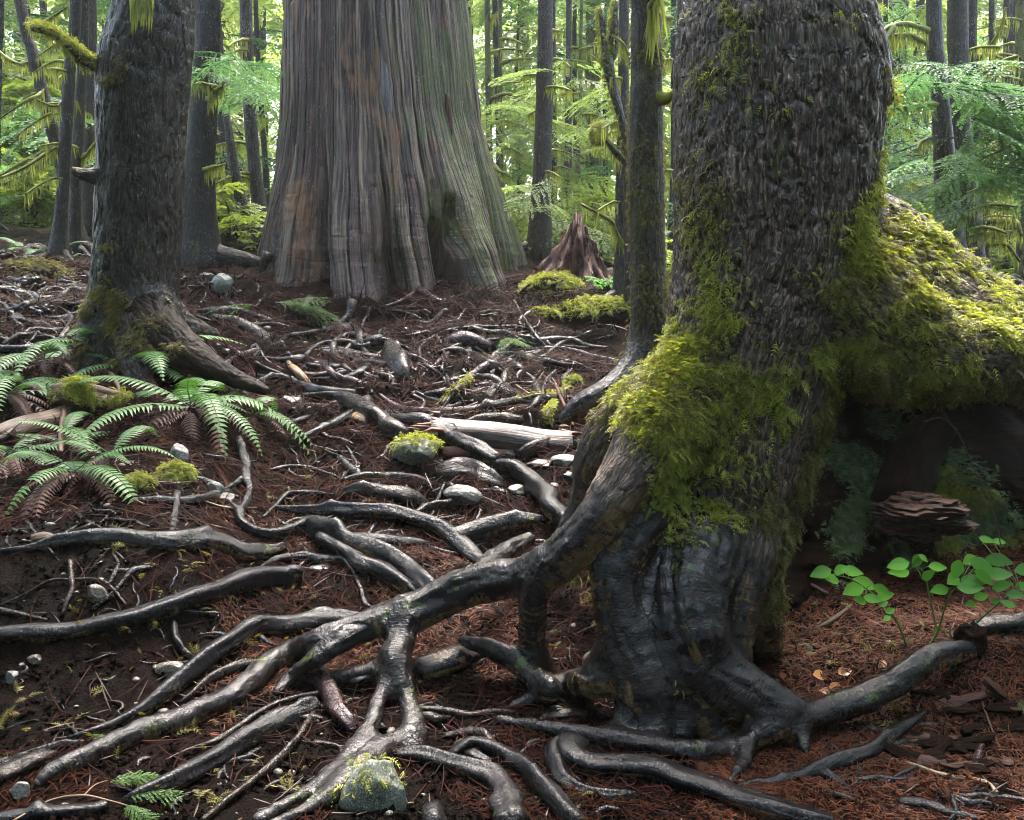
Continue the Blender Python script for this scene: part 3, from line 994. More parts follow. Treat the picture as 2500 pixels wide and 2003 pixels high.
# ------------------------------------------------------------------ the big mossy tree on the right
def build_big_tree():
    trunk = chain([(1884, -420, 196, 3.52), (1884, -200, 203, 3.52), (1884, 0, 210, 3.52), (1893, 120, 236, 3.52), (1897, 220, 243, 3.52), (1890, 400, 240, 3.52),
                   (1884, 600, 234, 3.52), (1845, 800, 214, 3.5), (1800, 1000, 207, 3.48), (1765, 1200, 188, 3.45), (1730, 1360, 155, 3.46),
                   (1705, 1490, 115, 3.46), (1685, 1600, 85, 3.44), (1670, 1700, 60, 3.4)])
    R = []
    def r_(*rows): R.append(chain(rows))
    # right-hand root that leaves the trunk high up and arches over the hollow
    r_((1990, 560, 140, 3.55), (2080, 578, 118, 3.62), (2180, 628, 112, 3.66), (2290, 702, 102, 3.7), (2400, 775, 94, 3.72), (2520, 838, 86, 3.74), (2640, 920, 84, 3.78), (2760, 1080, 80, 3.8), (2830, 1400, 72, 3.78), (2860, 1700, 60, 3.72))
    r_((1980, 690, 150, 3.44), (2060, 740, 150, 3.4), (2160, 812, 132, 3.36), (2260, 850, 114, 3.37), (2370, 858, 96, 3.44), (2480, 868, 84, 3.54), (2600, 915, 80, 3.66))
    r_((2000, 640, 130, 3.52), (2090, 668, 128, 3.54), (2190, 722, 122, 3.54), (2300, 776, 108, 3.56), (2410, 818, 94, 3.62), (2520, 852, 84, 3.68), (2640, 930, 76, 3.74))
    # front-left ridge running into the longest root
    r_((1690, 940, 118, 3.36), (1600, 1070, 92, 3.2), (1500, 1210, 66, 3.1), (1425, 1310, 54, 3.1), (1350, 1375, 50, 3.18), (1290, 1402, 45, 3.26), (1248, 1410, 46, 3.31), (1187, 1420, 50, 3.35),
       (1126, 1440, 53, 3.37), (1065, 1467, 50, 3.38), (1004, 1495, 44, 3.36), (942, 1510, 36, 3.34), (881, 1528, 34, 3.32), (840, 1543, 30, 3.3), (780, 1562, 27, 3.25), (712, 1591, 27, None), (651, 1624, 28, None),
       (611, 1666, 29, None), (570, 1699, 29, None), (509, 1727, 30, None), (427, 1760, 30, None), (346, 1784, 29, None), (265, 1821, 28, None), (183, 1858, 27, None), (122, 1887, 23, None), (92, 1915, 15, None))
    r_((905, 1530, 29, 3.32), (840, 1564, 29, 3.25), (773, 1609, 24, 3.18), (712, 1652, 21, None), (676, 1692, 13, None))
    r_((985, 1500, 38, 3.34), (978, 1565, 37, 3.26), (965, 1613, 34, 3.2), (975, 1655, 30, 3.15), (995, 1707, 24, 3.1), (1003, 1748, 27, 3.03), (1013, 1800, 29, 2.95), (1012, 1855, 24, 2.86))
    r_((965, 1610, 30, 3.2), (946, 1666, 24, 3.14), (926, 1707, 22, 3.08), (914, 1748, 22, None), (895, 1790, 24, None), (861, 1833, 26, None), (820, 1880, 24, None), (765, 1925, 22, None), (700, 1965, 18, None), (630, 2002, 15, None))
    r_((1005, 1802, 27, 2.94), (950, 1822, 30, 2.88), (880, 1877, 30, None), (800, 1945, 26, None), (730, 1985, 20, None), (660, 2018, 15, None))
    r_((960, 1622, 27, 3.2), (902, 1638, 20, 3.2), (841, 1654, 22, 3.2), (798, 1655, 15, 3.22))
    r_((1130, 1430, 32, 3.42), (1165, 1408, 29, 3.55), (1199, 1376, 27, 3.75), (1240, 1347, 26, 4.0), (1290, 1318, 20, 4.25))
    r_((1385, 1340, 47, 3.14), (1322, 1420, 39, 3.17), (1301, 1463, 35, 3.19), (1297, 1544, 35, 3.25), (1305, 1605, 37, 3.3), (1318, 1655, 43, 3.34))
    # feet in front
    r_((1600, 1400, 62, 3.14), (1560, 1520, 52, 3.06), (1490, 1610, 52, 3.06), (1440, 1668, 34, 3.08))
    r_((1590, 1220, 88, 3.22), (1520, 1350, 62, 3.1), (1505, 1430, 54, 3.06), (1520, 1510, 52, 3.03), (1555, 1600, 68, 3.0), (1585, 1680, 66, 2.97), (1598, 1740, 50, 2.94), (1606, 1800, 34, 2.88))
    r_((1500, 1300, 54, 3.12), (1492, 1400, 43, 3.1), (1500, 1490, 45, 3.07), (1525, 1560, 45, 3.03), (1560, 1640, 54, 3.0))
    r_((1590, 1600, 66, 3.02), (1555, 1635, 58, 3.02), (1508, 1655, 44, 3.03), (1451, 1664, 36, 3.06), (1390, 1668, 30, None), (1345, 1682, 30, None), (1317, 1705, 23, None), (1248, 1725, 12, None))
    r_((1640, 1540, 74, 3.03), (1700, 1630, 66, 2.98), (1775, 1695, 52, 2.94), (1850, 1742, 34, 2.9), (1890, 1775, 20, 2.87))
    r_((1600, 1640, 70, 3.0), (1560, 1730, 52, 2.97), (1510, 1785, 30, 2.92), (1455, 1815, 14, 2.88))
    r_((1345, 1682, 27, 3.1), (1310, 1656, 27, 3.15), (1288, 1639, 27, 3.19), (1248, 1609, 26, 3.25), (1187, 1583, 22, 3.32), (1130, 1565, 12, 3.42))
    r_((1720, 1330, 110, 3.2), (1690, 1450, 92, 3.06), (1704, 1545, 78, 2.98), (1745, 1614, 52, 2.97), (1811, 1666, 48, 2.94), (1874, 1707, 47, 2.92), (1925, 1738, 40, 2.9), (1955, 1790, 23, 2.86), (1966, 1835, 12, 2.8))
    r_((1640, 1480, 60, 3.06), (1640, 1570, 62, 3.0), (1650, 1650, 55, 2.98), (1660, 1730, 40, 2.95), (1668, 1790, 24, 2.9))
    r_((1790, 1280, 96, 3.36), (1830, 1410, 62, 3.3), (1858, 1505, 48, 3.34), (1874, 1585, 36, 3.42), (1884, 1640, 22, 3.52))
    r_((1800, 1320, 100, 3.26), (1785, 1450, 80, 3.14), (1780, 1550, 60, 3.08), (1800, 1640, 38, 3.06), (1815, 1700, 20, 3.04))
    r_((1690, 1500, 80, 3.06), (1690, 1600, 74, 3.0), (1705, 1690, 62, 2.98), (1735, 1765, 42, 2.95), (1770, 1825, 20, 2.9))
    r_((1915, 1752, 34, 2.9), (1868, 1782, 33, 2.86), (1821, 1808, 29, None), (1772, 1828, 24, None), (1711, 1836, 27, None), (1650, 1831, 27, None), (1614, 1824, 26, None), (1533, 1810, 23, None), (1451, 1797, 22, None), (1370, 1785, 22, None), (1300, 1772, 20, None), (1219, 1757, 13, None))
    r_((1822, 1812, 23, 2.82), (1820, 1850, 21, 2.76), (1795, 1890, 15, None), (1780, 1914, 9, None))
    r_((1920, 1740, 36, 2.91), (1975, 1747, 33, 2.92), (2037, 1731, 35, 2.94), (2118, 1703, 36, 2.97), (2200, 1658, 35, 3.02), (2260, 1618, 34, 3.08), (2320, 1594, 28, 3.14), (2380, 1585, 18, 3.2))
    # bulging root behind, on the left
    r_((1690, 900, 80, 3.7), (1605, 972, 76, 3.76), (1530, 1035, 74, 3.82), (1482, 1105, 72, 3.88), (1462, 1180, 64, 3.94), (1435, 1250, 52, 4.0), (1400, 1310, 45, 4.05), (1360, 1355, 34, 4.1))
    chains = [trunk] + R
    V, F = sdf_mesh(chains, 0.0145, k=0.045, zmin=-0.2, zmax=3.25)
    cid, tc, _ = bone_coords(V, chains)
    tc = smooth_tc(tc, F, cid)
    N = vnormals(V, F)
    isroot = (cid > 0)
    # bark plates on the trunk, lumps and ridges on the roots
    tw = np.where(isroot, 0.0, 1.0)
    tw = tw * ss(V[:, 2], 0.25, 0.6)
    arch = (cid == 1) | (cid == 2) | (cid == 3)
    tw = np.maximum(tw, np.where(arch, 0.8, 0))
    w = tc + 0.02 * np.column_stack([vnoise(V * 14, 5), vnoise(V * 14, 6), vnoise(V * 14, 7)])
    rid = 1 - np.abs(fbm(w * np.array([6, 26, 26]), 3, 11))
    rid2 = 1 - np.abs(fbm(w * np.array([15, 55, 55]), 2, 12))
    big = fbm(V * np.array([3.2, 3.2, 1.6]), 3, 13)
    d = tw * (0.026 * big - 0.013 * rid ** 6 - 0.007 * rid2 ** 5 + 0.008)
    d = d + (1 - tw) * (0.010 * fbm(V * np.array([9, 9, 9.0]), 3, 14) + 0.004 * fbm(V * 30, 2, 15) + 0.012 * fbm(tc * np.array([4, 26, 26]), 3, 16) * ss(V[:, 2], 0.02, .2))
    # burl on the right edge near the top
    bp = P(2140, 215, 3.5)
    d = d + 0.035 * np.exp(-(np.linalg.norm(V - bp, axis=1) / 0.16) ** 2) * (1 + fbm(V * 14, 2, 44))
    V = V + N * d[:, None]
    N = vnormals(V, F)
    wet = 1 - ss(V[:, 2] + 0.16 * fbm(V * 5, 3, 46) + 0.35 * ss(V[:, 0], 0.72, 0.95), 0.66, 0.96)
    wet = np.where(arch, 0.0, wet)
    pieces = split_parts(V, F, cid, N, {"tc": tc, "wet": wet})
    base = P(1700, 1700, 3.25); base[2] = Hz(base[0], base[1])
    root = thing("mossy_spruce_tree", "huge spruce with flaky bark, yellow-green moss and spreading wet roots", "tree", base)
    for c, (v, f, a, n) in pieces.items():
        if c == 0:
            # carry the trunk on above the picture, in the same mesh
            top = trunk[np.argmin(np.abs(trunk[:, 2] - 3.2))]
            C, Rr = ext_trunk(top[:3] - np.array([0, 0, 0.06]), top[3] * 1.0, 13.0)
            tv, tf, ta = tube(C, Rr, 28, 0.04, seed=3)
            A = Acc().add(v, f, tc=a["tc"], wet=a["wet"]).add(tv, tf, wet=0.0, **ta)
            vv, ff, aa = A.out()
            nn = np.vstack([n, vnormals(tv, tf)])
            part("trunk", vv, ff, M['bark_spruce'], root, aa, normals=nn)
        elif c in (1, 2, 3):
            part("buttress_root", v, f, M['bark_spruce'], root, a, normals=n, label="thick moss-hung root arching off the trunk over the dark hollow" if c == 1 else None)
        else:
            part("root", v, f, M['bark_spruce'], root, a, normals=n)
    # moss
    front = 1.0
    clump = ss(fbm(V * np.array([9, 9, 16.0]), 3, 21), -0.22, 0.22)
    clump2 = ss(fbm(V * 4.5, 3, 22), -0.12, 0.3)
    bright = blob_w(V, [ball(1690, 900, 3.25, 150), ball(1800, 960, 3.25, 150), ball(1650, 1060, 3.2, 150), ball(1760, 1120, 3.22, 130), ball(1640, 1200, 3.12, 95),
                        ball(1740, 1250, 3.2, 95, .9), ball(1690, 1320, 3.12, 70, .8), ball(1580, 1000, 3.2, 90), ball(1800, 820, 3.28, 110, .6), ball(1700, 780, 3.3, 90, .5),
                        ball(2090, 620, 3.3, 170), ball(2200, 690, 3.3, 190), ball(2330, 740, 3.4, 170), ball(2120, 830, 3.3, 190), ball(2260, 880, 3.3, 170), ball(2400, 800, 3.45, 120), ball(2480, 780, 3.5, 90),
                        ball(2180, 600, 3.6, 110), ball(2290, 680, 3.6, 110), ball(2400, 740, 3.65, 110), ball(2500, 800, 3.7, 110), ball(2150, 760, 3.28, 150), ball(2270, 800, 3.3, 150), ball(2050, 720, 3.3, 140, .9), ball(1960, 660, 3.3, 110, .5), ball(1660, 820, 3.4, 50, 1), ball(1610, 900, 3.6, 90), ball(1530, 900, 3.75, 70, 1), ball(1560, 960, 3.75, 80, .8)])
    spars = blob_w(V, [ball(1720, 100, 3.3, 150, .5), ball(1700, 300, 3.3, 100, .35), ball(2110, 180, 3.45, 120, .9), ball(2120, 60, 3.45, 70, .6), ball(1990, 60, 3.3, 100, .3), ball(1880, 260, 3.3, 140, .12),
                       ball(1860, 470, 3.3, 200, .12), ball(1690, 560, 3.3, 100, .2), ball(2120, 420, 3.4, 90, .35), ball(1740, 700, 3.3, 130, .4), ball(2020, 520, 3.3, 120, .5), ball(1660, 650, 3.4, 60, .7),
                       ball(1890, 1500, 3.3, 60, .7), ball(1650, 1640, 2.95, 55, .8), ball(1420, 1430, 3.15, 60, .35), ball(1590, 1460, 3.1, 70, .12)])
    wt = bright * (0.04 + clump) * (0.16 + 0.84 * clump2) + 0.2 * spars * clump2
    wt[N[:, 1] > 0.55] *= 0.1
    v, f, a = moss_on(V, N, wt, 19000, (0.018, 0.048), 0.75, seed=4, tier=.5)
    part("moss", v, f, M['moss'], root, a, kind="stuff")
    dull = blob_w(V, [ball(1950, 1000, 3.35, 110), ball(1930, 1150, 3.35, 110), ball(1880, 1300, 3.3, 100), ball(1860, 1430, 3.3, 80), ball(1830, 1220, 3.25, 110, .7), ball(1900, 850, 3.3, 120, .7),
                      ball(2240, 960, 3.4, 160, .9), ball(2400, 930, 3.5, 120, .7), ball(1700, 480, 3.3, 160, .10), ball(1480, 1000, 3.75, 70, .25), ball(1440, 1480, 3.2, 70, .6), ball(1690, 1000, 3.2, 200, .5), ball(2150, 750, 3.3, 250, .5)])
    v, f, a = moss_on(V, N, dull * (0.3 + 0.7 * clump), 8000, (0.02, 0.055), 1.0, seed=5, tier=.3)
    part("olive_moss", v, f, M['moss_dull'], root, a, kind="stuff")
    # tassels of moss hanging from the underside of the arch
    und = blob_w(V, [ball(2060, 900, 3.4, 90), ball(2160, 980, 3.4, 110), ball(2230, 1000, 3.4, 90), ball(2300, 970, 3.4, 80), ball(2350, 960, 3.5, 80, .8), ball(2470, 920, 3.55, 70, .6)]) * (N[:, 2] < 0.15)
    und = und + arch * ss(N[:, 2], 0.15, -0.35) * ss(fbm(V * 5, 2, 47), -.05, .3)
    v, f, a = moss_on(V, N, und, 3200, (0.03, 0.085), 2.5, seed=6, spread=0.8)
    part("hanging_moss", v, f, M['moss_dull'], root, a, kind="stuff")
    return root


big_tree = build_big_tree()


# ------------------------------------------------------------------ furrowed dark tree on the left
def mossy_limb(pts, r0, r1, seed=0, fringe=60, flen=0.08, moss=0.5):
    """a bare branch with a moss sleeve and threads hanging below; returns Acc outputs for wood and moss"""
    C = catmull(np.asarray(pts, float), per=7)
    R = np.linspace(r0, r1, len(C))
    wv = tube(C, R, 8, 0.3, seed=seed)
    r = np.random.default_rng(seed)
    A = Acc()
    mv = tube(C + np.array([0, 0, r0 * 0.25]), R * (0.9 + moss), 8, 0.6, lumpscale=14.0, seed=seed + 50)
    A.add(mv[0], mv[1], rnd=np.clip(0.5 + 0.35 * fbm(mv[0] * 30, 2, seed), 0, 1))
    s = r.random(fringe) * (len(C) - 1.01)
    i = s.astype(int); t = (s - i)[:, None]
    p = C[i] * (1 - t) + C[i + 1] * t
    rr = R[i]
    L = flen * (0.15 + 1.5 * r.random(fringe) ** 2.2)
    w = np.maximum(r.uniform(0.03, 0.08, fringe) * L, 0.0025)
    a = r.uniform(0, pi, fringe)
    off = np.column_stack([np.cos(a), np.sin(a), 0 * a])
    p = p + off * (rr * 0.6)[:, None] * np.sign(r.normal(0, 1, (fringe, 1)))
    v0, v1 = p - off * w[:, None], p + off * w[:, None]
    v2 = p + np.column_stack([r.normal(0, 0.12, fringe) * L, r.normal(0, 0.12, fringe) * L, -L])
    FV = np.stack([v0, v1, v2], 1).reshape(-1, 3)
    A.add(FV, np.arange(fringe * 3).reshape(-1, 3), rnd=np.repeat(r.uniform(0.1, 0.9, fringe), 3))
    return wv, A.out()


def add_limb(parent, pts, r0, r1, bark, seed=0, fringe=60, flen=0.08, moss=0.5, mossmat='moss_far', fuzz=0):
    wv, mv = mossy_limb(pts, r0, r1, seed, fringe, flen, moss)
    # bark child holds its moss as a sub-part
    o = part("branch", wv[0], wv[1], M[bark], parent, wv[2])
    c = mesh_np("moss", mv[0] - parent_origin(parent), mv[1], True, mv[2])
    m = link("moss", c, M[mossmat], o)
    m["kind"] = "stuff"
    if fuzz:
        N = vnormals(wv[0], wv[1])
        fv, ff, fa = moss_on(wv[0], N, 0.15 + ss(N[:, 2], -0.3, 0.6), fuzz, (0.02, 0.05), 0.3, seed=seed)
        m2 = link("moss", mesh_np("moss", fv - parent_origin(parent), ff, True, fa), M[mossmat], o)
        m2["kind"] = "stuff"
    return o


def build_left_tree():
    Y = 6.1
    trunk = chain([(380, -420, 92, Y), (381, -150, 93, Y), (380, 0, 94, Y), (362, 110, 104, Y), (348, 200, 110, Y), (343, 400, 103, Y), (335, 550, 102, Y), (327, 700, 103, Y), (322, 800, 106, Y), (318, 880, 104, Y), (316, 960, 90, Y)], 0.08)
    R = [chain([(370, 780, 62, 5.95), (440, 850, 50, 5.8), (520, 900, 36, 5.7), (600, 935, 22, 5.65), (650, 955, 12, 5.6)], .06),
         chain([(270, 790, 60, 5.95), (235, 850, 50, 5.85), (205, 910, 40, 5.75), (170, 960, 24, 5.7)], .06),
         chain([(330, 830, 60, 5.85), (330, 900, 48, 5.7), (345, 960, 28, 5.6)], .06),
         chain([(390, 780, 50, 6.2), (450, 800, 36, 6.35), (520, 815, 20, 6.6)], .06)]
    ch = [trunk] + R
    V, F = sdf_mesh(ch, 0.02, k=0.12, zmin=0.5, zmax=4.6)
    cid, tc, _ = bone_coords(V, ch)
    N = vnormals(V, F)
    w = tc + 0.03 * np.column_stack([vnoise(V * 9, 5), vnoise(V * 9, 6), vnoise(V * 9, 7)])
    rid = 1 - np.abs(fbm(w * np.array([4, 20, 20]), 3, 61))
    d = 0.02 * fbm(V * np.array([3, 3, 1.5]), 2, 62) - 0.012 * rid ** 6 + 0.005 * fbm(w * np.array([12, 40, 40]), 2, 63)
    V = V + N * d[:, None]
    N = vnormals(V, F)
    base = P(320, 905, Y); base[2] = Hz(base[0], base[1])
    root = thing("furrowed_dark_tree", "stout dark wet trunk with two stubby mossy limbs, rising behind the sword ferns", "tree", base)
    for c, (v, f, a, n) in split_parts(V, F, cid, N, {"tc": tc}).items():
        if c == 0:
            top = trunk[np.argmin(np.abs(trunk[:, 2] - 4.5))]
            C, Rr = ext_trunk(top[:3] - np.array([0, 0, .05]), top[3], 14)
            tv, tf, ta = tube(C, Rr, 24, 0.04, seed=5)
            vv, ff, aa = Acc().add(v, f, tc=a["tc"]).add(tv, tf, **ta).out()
            part("trunk", vv, ff, M['bark_dark'], root, aa, normals=np.vstack([n, vnormals(tv, tf)]))
        else:
            part("root", v, f, M['dull_root' if c == 1 else 'bark_dark'], root, a, normals=n)
    add_limb(root, [P(250, 165, 6.0), P(205, 150, 5.95), P(165, 110, 5.9), P(120, 78, 5.9), P(78, 68, 5.9)], 0.045, 0.022, 'bark_dark', 3, 260, 0.07, -0.25, fuzz=900)
    add_limb(root, [P(248, 440, 6.0), P(222, 428, 5.95), P(198, 425, 5.95), P(178, 418, 5.95)], 0.05, 0.018, 'bark_dark', 4, 30, 0.04, 0.0, 'moss_dull')
    clump = ss(fbm(V * 6.0, 3, 71), -0.1, 0.35)
    wt = blob_w(V, [ball(355, 30, 5.6, 60, .5), ball(370, 20, 5.6, 50, .8), ball(255, 150, 5.8, 60, .5), ball(340, 320, 5.5, 110, .12), ball(330, 560, 5.5, 110, .12), ball(245, 620, 5.8, 60, .35), ball(250, 760, 5.8, 80, .6),
                    ball(330, 800, 5.5, 120, .4), ball(420, 820, 5.6, 50, .8), ball(240, 860, 5.7, 80, .7), ball(360, 690, 5.5, 70, .35)]) * clump
    v, f, a = moss_on(V, N, wt, 2400, (0.02, 0.055), 0.9, seed=14, tier=.5)
    part("moss", v, f, M['moss_dull'], root, a, kind="stuff")
    # beard of moss hanging from a hollow near the top
    r = np.random.default_rng(3)
    A = Acc()
    for q in range(70):
        p = P(320 + r.uniform(0, 55), -10 + r.uniform(-20, 30), 5.62)
        L = r.uniform(0.06, 0.2) ; w_ = r.uniform(0.006, 0.014)
        A.add(np.array([p - [w_, 0, 0], p + [w_, 0, 0], p + [r.normal(0, .01), -0.02, -L]]), np.array([[0, 1, 2]]), rnd=r.random())
    v, f, a = A.out()
    part("hanging_moss", v, f, M['moss_far'], root, a, kind="stuff")
    return root


left_tree = build_left_tree()


def build_slim_tree():
    Y = 5.3
    trunk = chain([(1577, -420, 34, Y), (1578, 0, 37, Y), (1578, 400, 41, Y), (1583, 700, 42, Y), (1583, 800, 45, Y), (1580, 880, 52, Y), (1575, 960, 56, Y), (1570, 1040, 50, Y)], .06)
    R = [chain([(1560, 870, 36, 5.25), (1515, 935, 36, 5.15), (1460, 970, 34, 5.1), (1410, 995, 28, 5.1), (1380, 1020, 18, 5.08)], .04),
         chain([(1600, 880, 34, 5.3), (1640, 960, 30, 5.25), (1690, 1020, 20, 5.2)], .05)]
    ch = [trunk] + R
    V, F = sdf_mesh(ch, 0.0125, k=0.06, zmin=0.4, zmax=4.2)
    cid, tc, _ = bone_coords(V, ch)
    N = vnormals(V, F)
    V = V + N * (0.007 * fbm(tc * np.array([8, 40, 40]), 3, 81) + 0.006 * fbm(V * 5, 2, 82))[:, None]
    N = vnormals(V, F)
    base = P(1575, 985, Y); base[2] = Hz(base[0], base[1])
    root = thing("slim_mossy_tree", "slender straight trunk flecked with moss, beside the huge mossy spruce", "tree", base)
    for c, (v, f, a, n) in split_parts(V, F, cid, N, {"tc": tc}).items():
        if c == 0:
            top = trunk[np.argmin(np.abs(trunk[:, 2] - 4.1))]
            C, Rr = ext_trunk(top[:3] - np.array([0, 0, .05]), top[3], 9)
            tv, tf, ta = tube(C, Rr, 16, 0.04, seed=6)
            vv, ff, aa = Acc().add(v, f, tc=a["tc"]).add(tv, tf, **ta).out()
            part("trunk", vv, ff, M['bark_mossy'], root, aa, normals=np.vstack([n, vnormals(tv, tf)]))
        else:
            part("root", v, f, M['tree_root'], root, a, normals=n)
    wt = (0.12 + ss(fbm(V * 7, 3, 83), 0, .4)) * ss(V[:, 2], 0.95, 1.4) + 0.7 * blob_w(V, [ball(1600, 850, 5.2, 60), ball(1570, 760, 5.2, 60)])
    v, f, a = moss_on(V, N, wt, 4200, (0.014, 0.036), 0.8, seed=24)
    part("moss", v, f, M['moss_dull'], root, a, kind="stuff")
    add_limb(root, [P(1605, 250, 5.25), P(1630, 240, 5.2), P(1660, 222, 5.1), P(1690, 210, 5.0)], 0.02, 0.012, 'bark_mossy', 8, 60, 0.06, 0.6)
    add_limb(root, [P(1600, 40, 5.2), P(1590, 20, 5.1), P(1615, -20, 5.0)], 0.02, 0.012, 'bark_mossy', 9, 120, 0.2, 0.6)
    return root


slim_tree = build_slim_tree()


# ------------------------------------------------------------------ the great cedar
def build_cedar():
    cx_, cy_ = P(940, 600, 11.2)[0], 11.2
    zs_px = [(-500, 190), (-200, 206), (0, 222), (150, 231), (300, 241), (410, 258), (486, 276), (560, 292), (620, 306), (690, 314), (760, 320), (830, 325)]
    ctr_px = [(-500, 915), (0, 921), (300, 931), (410, 942), (500, 950), (620, 955), (830, 955)]
    z_of = lambda py: P(940, py, 11.2)[2]
    zz = np.array([z_of(p) for p, _ in zs_px])[::-1]
    ww = np.array([w * pxscale(P(940, p, 11.2)) for p, w in zs_px])[::-1]
    zc = np.array([z_of(p) for p, _ in ctr_px])[::-1]
    xc = np.array([P(c, p, 11.2)[0] for p, c in ctr_px])[::-1]
    nz_, nt = 420, 1150
    z = np.concatenate([np.linspace(0.75, 2.6, 230, endpoint=False), np.linspace(2.6, 7.2, 150, endpoint=False), np.linspace(7.2, 22, 40)])
    # angles concentrated on the seen half
    u = np.linspace(-1, 1, nt, endpoint=False)
    th = pi * (0.72 * u + 0.28 * u ** 3)           # 0 faces the camera (-Y)
    Rz = np.interp(z, zz, ww); Rz = np.where(z > zz[-1], ww[-1] * (1 - 0.6 * (z - zz[-1]) / 16), Rz)
    Xc = np.interp(z, zc, xc)
    TH, Z = np.meshgrid(th, z)
    base = ss(Z, 3.6, 1.3)
    p3 = np.column_stack([np.sin(TH).ravel() * 1.4, np.cos(TH).ravel() * 1.4, Z.ravel() * 0.55])
    warp = (0.07 * fbm(p3 * 1.2, 3, 91) + 0.02 * fbm(p3 * np.array([4, 4, 2.5]), 2, 92)).reshape(TH.shape)
    W = TH + warp * (0.5 + 0.8 * base) + (Z - 2) * 0.02

    def lobes(n, seed, sharp):
        r = np.random.default_rng(seed)
        ang = np.sort((np.arange(n) + r.uniform(-0.32, 0.32, n)) * 2 * pi / n - pi)
        dep = r.uniform(0.45, 1.0, n)
        best = np.zeros_like(W)
        for a, q in zip(ang, dep):
            dd = np.abs(np.angle(np.exp(1j * (W - a)))) * n / (2 * pi)
            best = np.maximum(best, q * np.exp(-(dd / sharp) ** 1.3))
        return best
    groove_big = lobes(12, 101, 0.15)
    groove_mid = lobes(26, 102, 0.10)
    cyl = np.column_stack([(W * 1.2).ravel(), Z.ravel(), 0 * Z.ravel()])
    # bark strips of uneven width, each with its own height, split by cracks
    def strips(n, seed, wob, brk):
        a = W * n / (2 * pi) + wob * fbm(cyl * np.array([2.5, 0.35, 1]), 2, seed).reshape(W.shape) + 0.35 * np.sin(W * 5 + seed) * n / 40
        c = np.floor(a); f = a - c
        rowoff = _hash(c.astype(np.int64), c.astype(np.int64) * 0 + seed, c.astype(np.int64) * 0, 3)
        zz_ = np.floor(Z / brk + rowoff * 7)
        hsh = _hash(c.astype(np.int64), zz_.astype(np.int64), c.astype(np.int64) * 0 + 5, seed)
        edge = np.minimum(f, 1 - f)
        return hsh, edge
    h1, e1 = strips(58, 201, 0.9, 2.3)
    h2, e2 = strips(150, 202, 1.6, 1.1)
    ripple = fbm(cyl * np.array([3.2, 8, 1]), 2, 106).reshape(TH.shape)
    plates = fbm(cyl * np.array([3.0, 0.4, 1]), 3, 105).reshape(TH.shape)
    deep = np.clip(plates * 1.6 + 0.35, 0.1, 1)
    crack = ss(e1, 0.11, 0.0) * deep
    d = (0.035 * (h1 - .5) + 0.016 * (h2 - .5)) * (1 - 0.35 * base)
    d = d - 0.045 * crack - 0.010 * ss(e2, 0.2, 0.0) - (0.035 + 0.46 * base ** 1.2) * groove_big - (0.05 + 0.02 * base) * groove_mid * deep
    d += 0.05 * plates
    d += 0.010 * base * ripple
    d += base * (0.09 + 0.07 * np.cos(W * 7 + 1.0) + 0.04 * np.cos(W * 13 + 2.0))
    # hollow between two roots at the lower right
    hol = np.exp(-((TH - 0.50 - 0.13 * (2.0 - Z)) / 0.055) ** 2) * ss(Z, 2.25, 1.85)
    d -= 0.55 * hol
    hol2 = np.exp(-((TH - 0.62) / 0.05) ** 2) * ss(Z, 2.5, 2.2) * ss(Z, 1.7, 2.0)
    d -= 0.25 * hol2
    # flared feet running outward at the bottom
    d += ss(Z, 1.75, 1.15) * 0.10 * (1 - groove_big)
    R = Rz[:, None] + d
    X = Xc[:, None] + R * np.sin(TH)
    Yv = cy_ - R * np.cos(TH)
    V = np.column_stack([X.ravel(), Yv.ravel(), Z.ravel()])
    i = np.arange(len(z) - 1)[:, None] * nt; j = np.arange(nt)[None, :]; j2 = (j + 1) % nt
    F = np.stack([i + j, i + j2, i + nt + j2, i + nt + j], -1).reshape(-1, 4)
    tc = np.column_stack([(W * 1.25).ravel(), Z.ravel(), d.ravel()])
    srnd = np.clip(0.62 * h1 + 0.38 * h2, 0, 1).ravel()
    b = (float(Xc[0]), cy_, Hz(Xc[0], cy_ - 1.2))
    root = thing("giant_cedar", "giant old cedar with fluted grey and red-brown stringy bark, dark hollow at its foot", "tree", b)
    part("trunk", V, F, M['cedar'], root, {"tc": tc, "rnd": srnd, "crack": np.clip(crack, 0, 1).ravel()})
    # strips of torn bark and bare wood
    for (px0, py0, px1, py1, wpx, mat, lb) in ((712, 380, 704, 520, 7, 'wood_tan', "pale bare strip of split wood"), (1092, 230, 1100, 330, 6, 'wood_rust', "torn orange strip of bark"),
                                           (915, 460, 922, 640, 12, 'wood_brown', "torn brown strip of bark"), (935, 120, 960, 420, 12, 'wood_grey', "long grey slab of loose bark"), (840, 60, 850, 380, 10, 'wood_grey', None), (760, 30, 752, 200, 9, 'wood_grey', None)):
        rows = []
        for t in np.linspace(0, 1, 8):
            px, py = px0 + (px1 - px0) * t, py0 + (py1 - py0) * t
            q = P(px, py, 11.2)
            rr = np.interp(q[2], zz, ww); dx = q[0] - np.interp(q[2], zc, xc)
            f_ = 0.975
            yy = cy_ - sqrt(max(rr * rr - dx * dx, 0.01)) * f_
            q2 = P(px, py, yy)
            rows.append([*q2, wpx * pxscale(q2) * (0.55 + 0.9 * sin(pi * min(max(t, .04), .96)))])
        rows = np.array(rows)
        v, f, a = tube(rows[:, :3], rows[:, 3], 10, 0.35, seed=int(px0), squash=0.7)
        part("bark_strip", v, f, M[mat], root, a, label=lb)
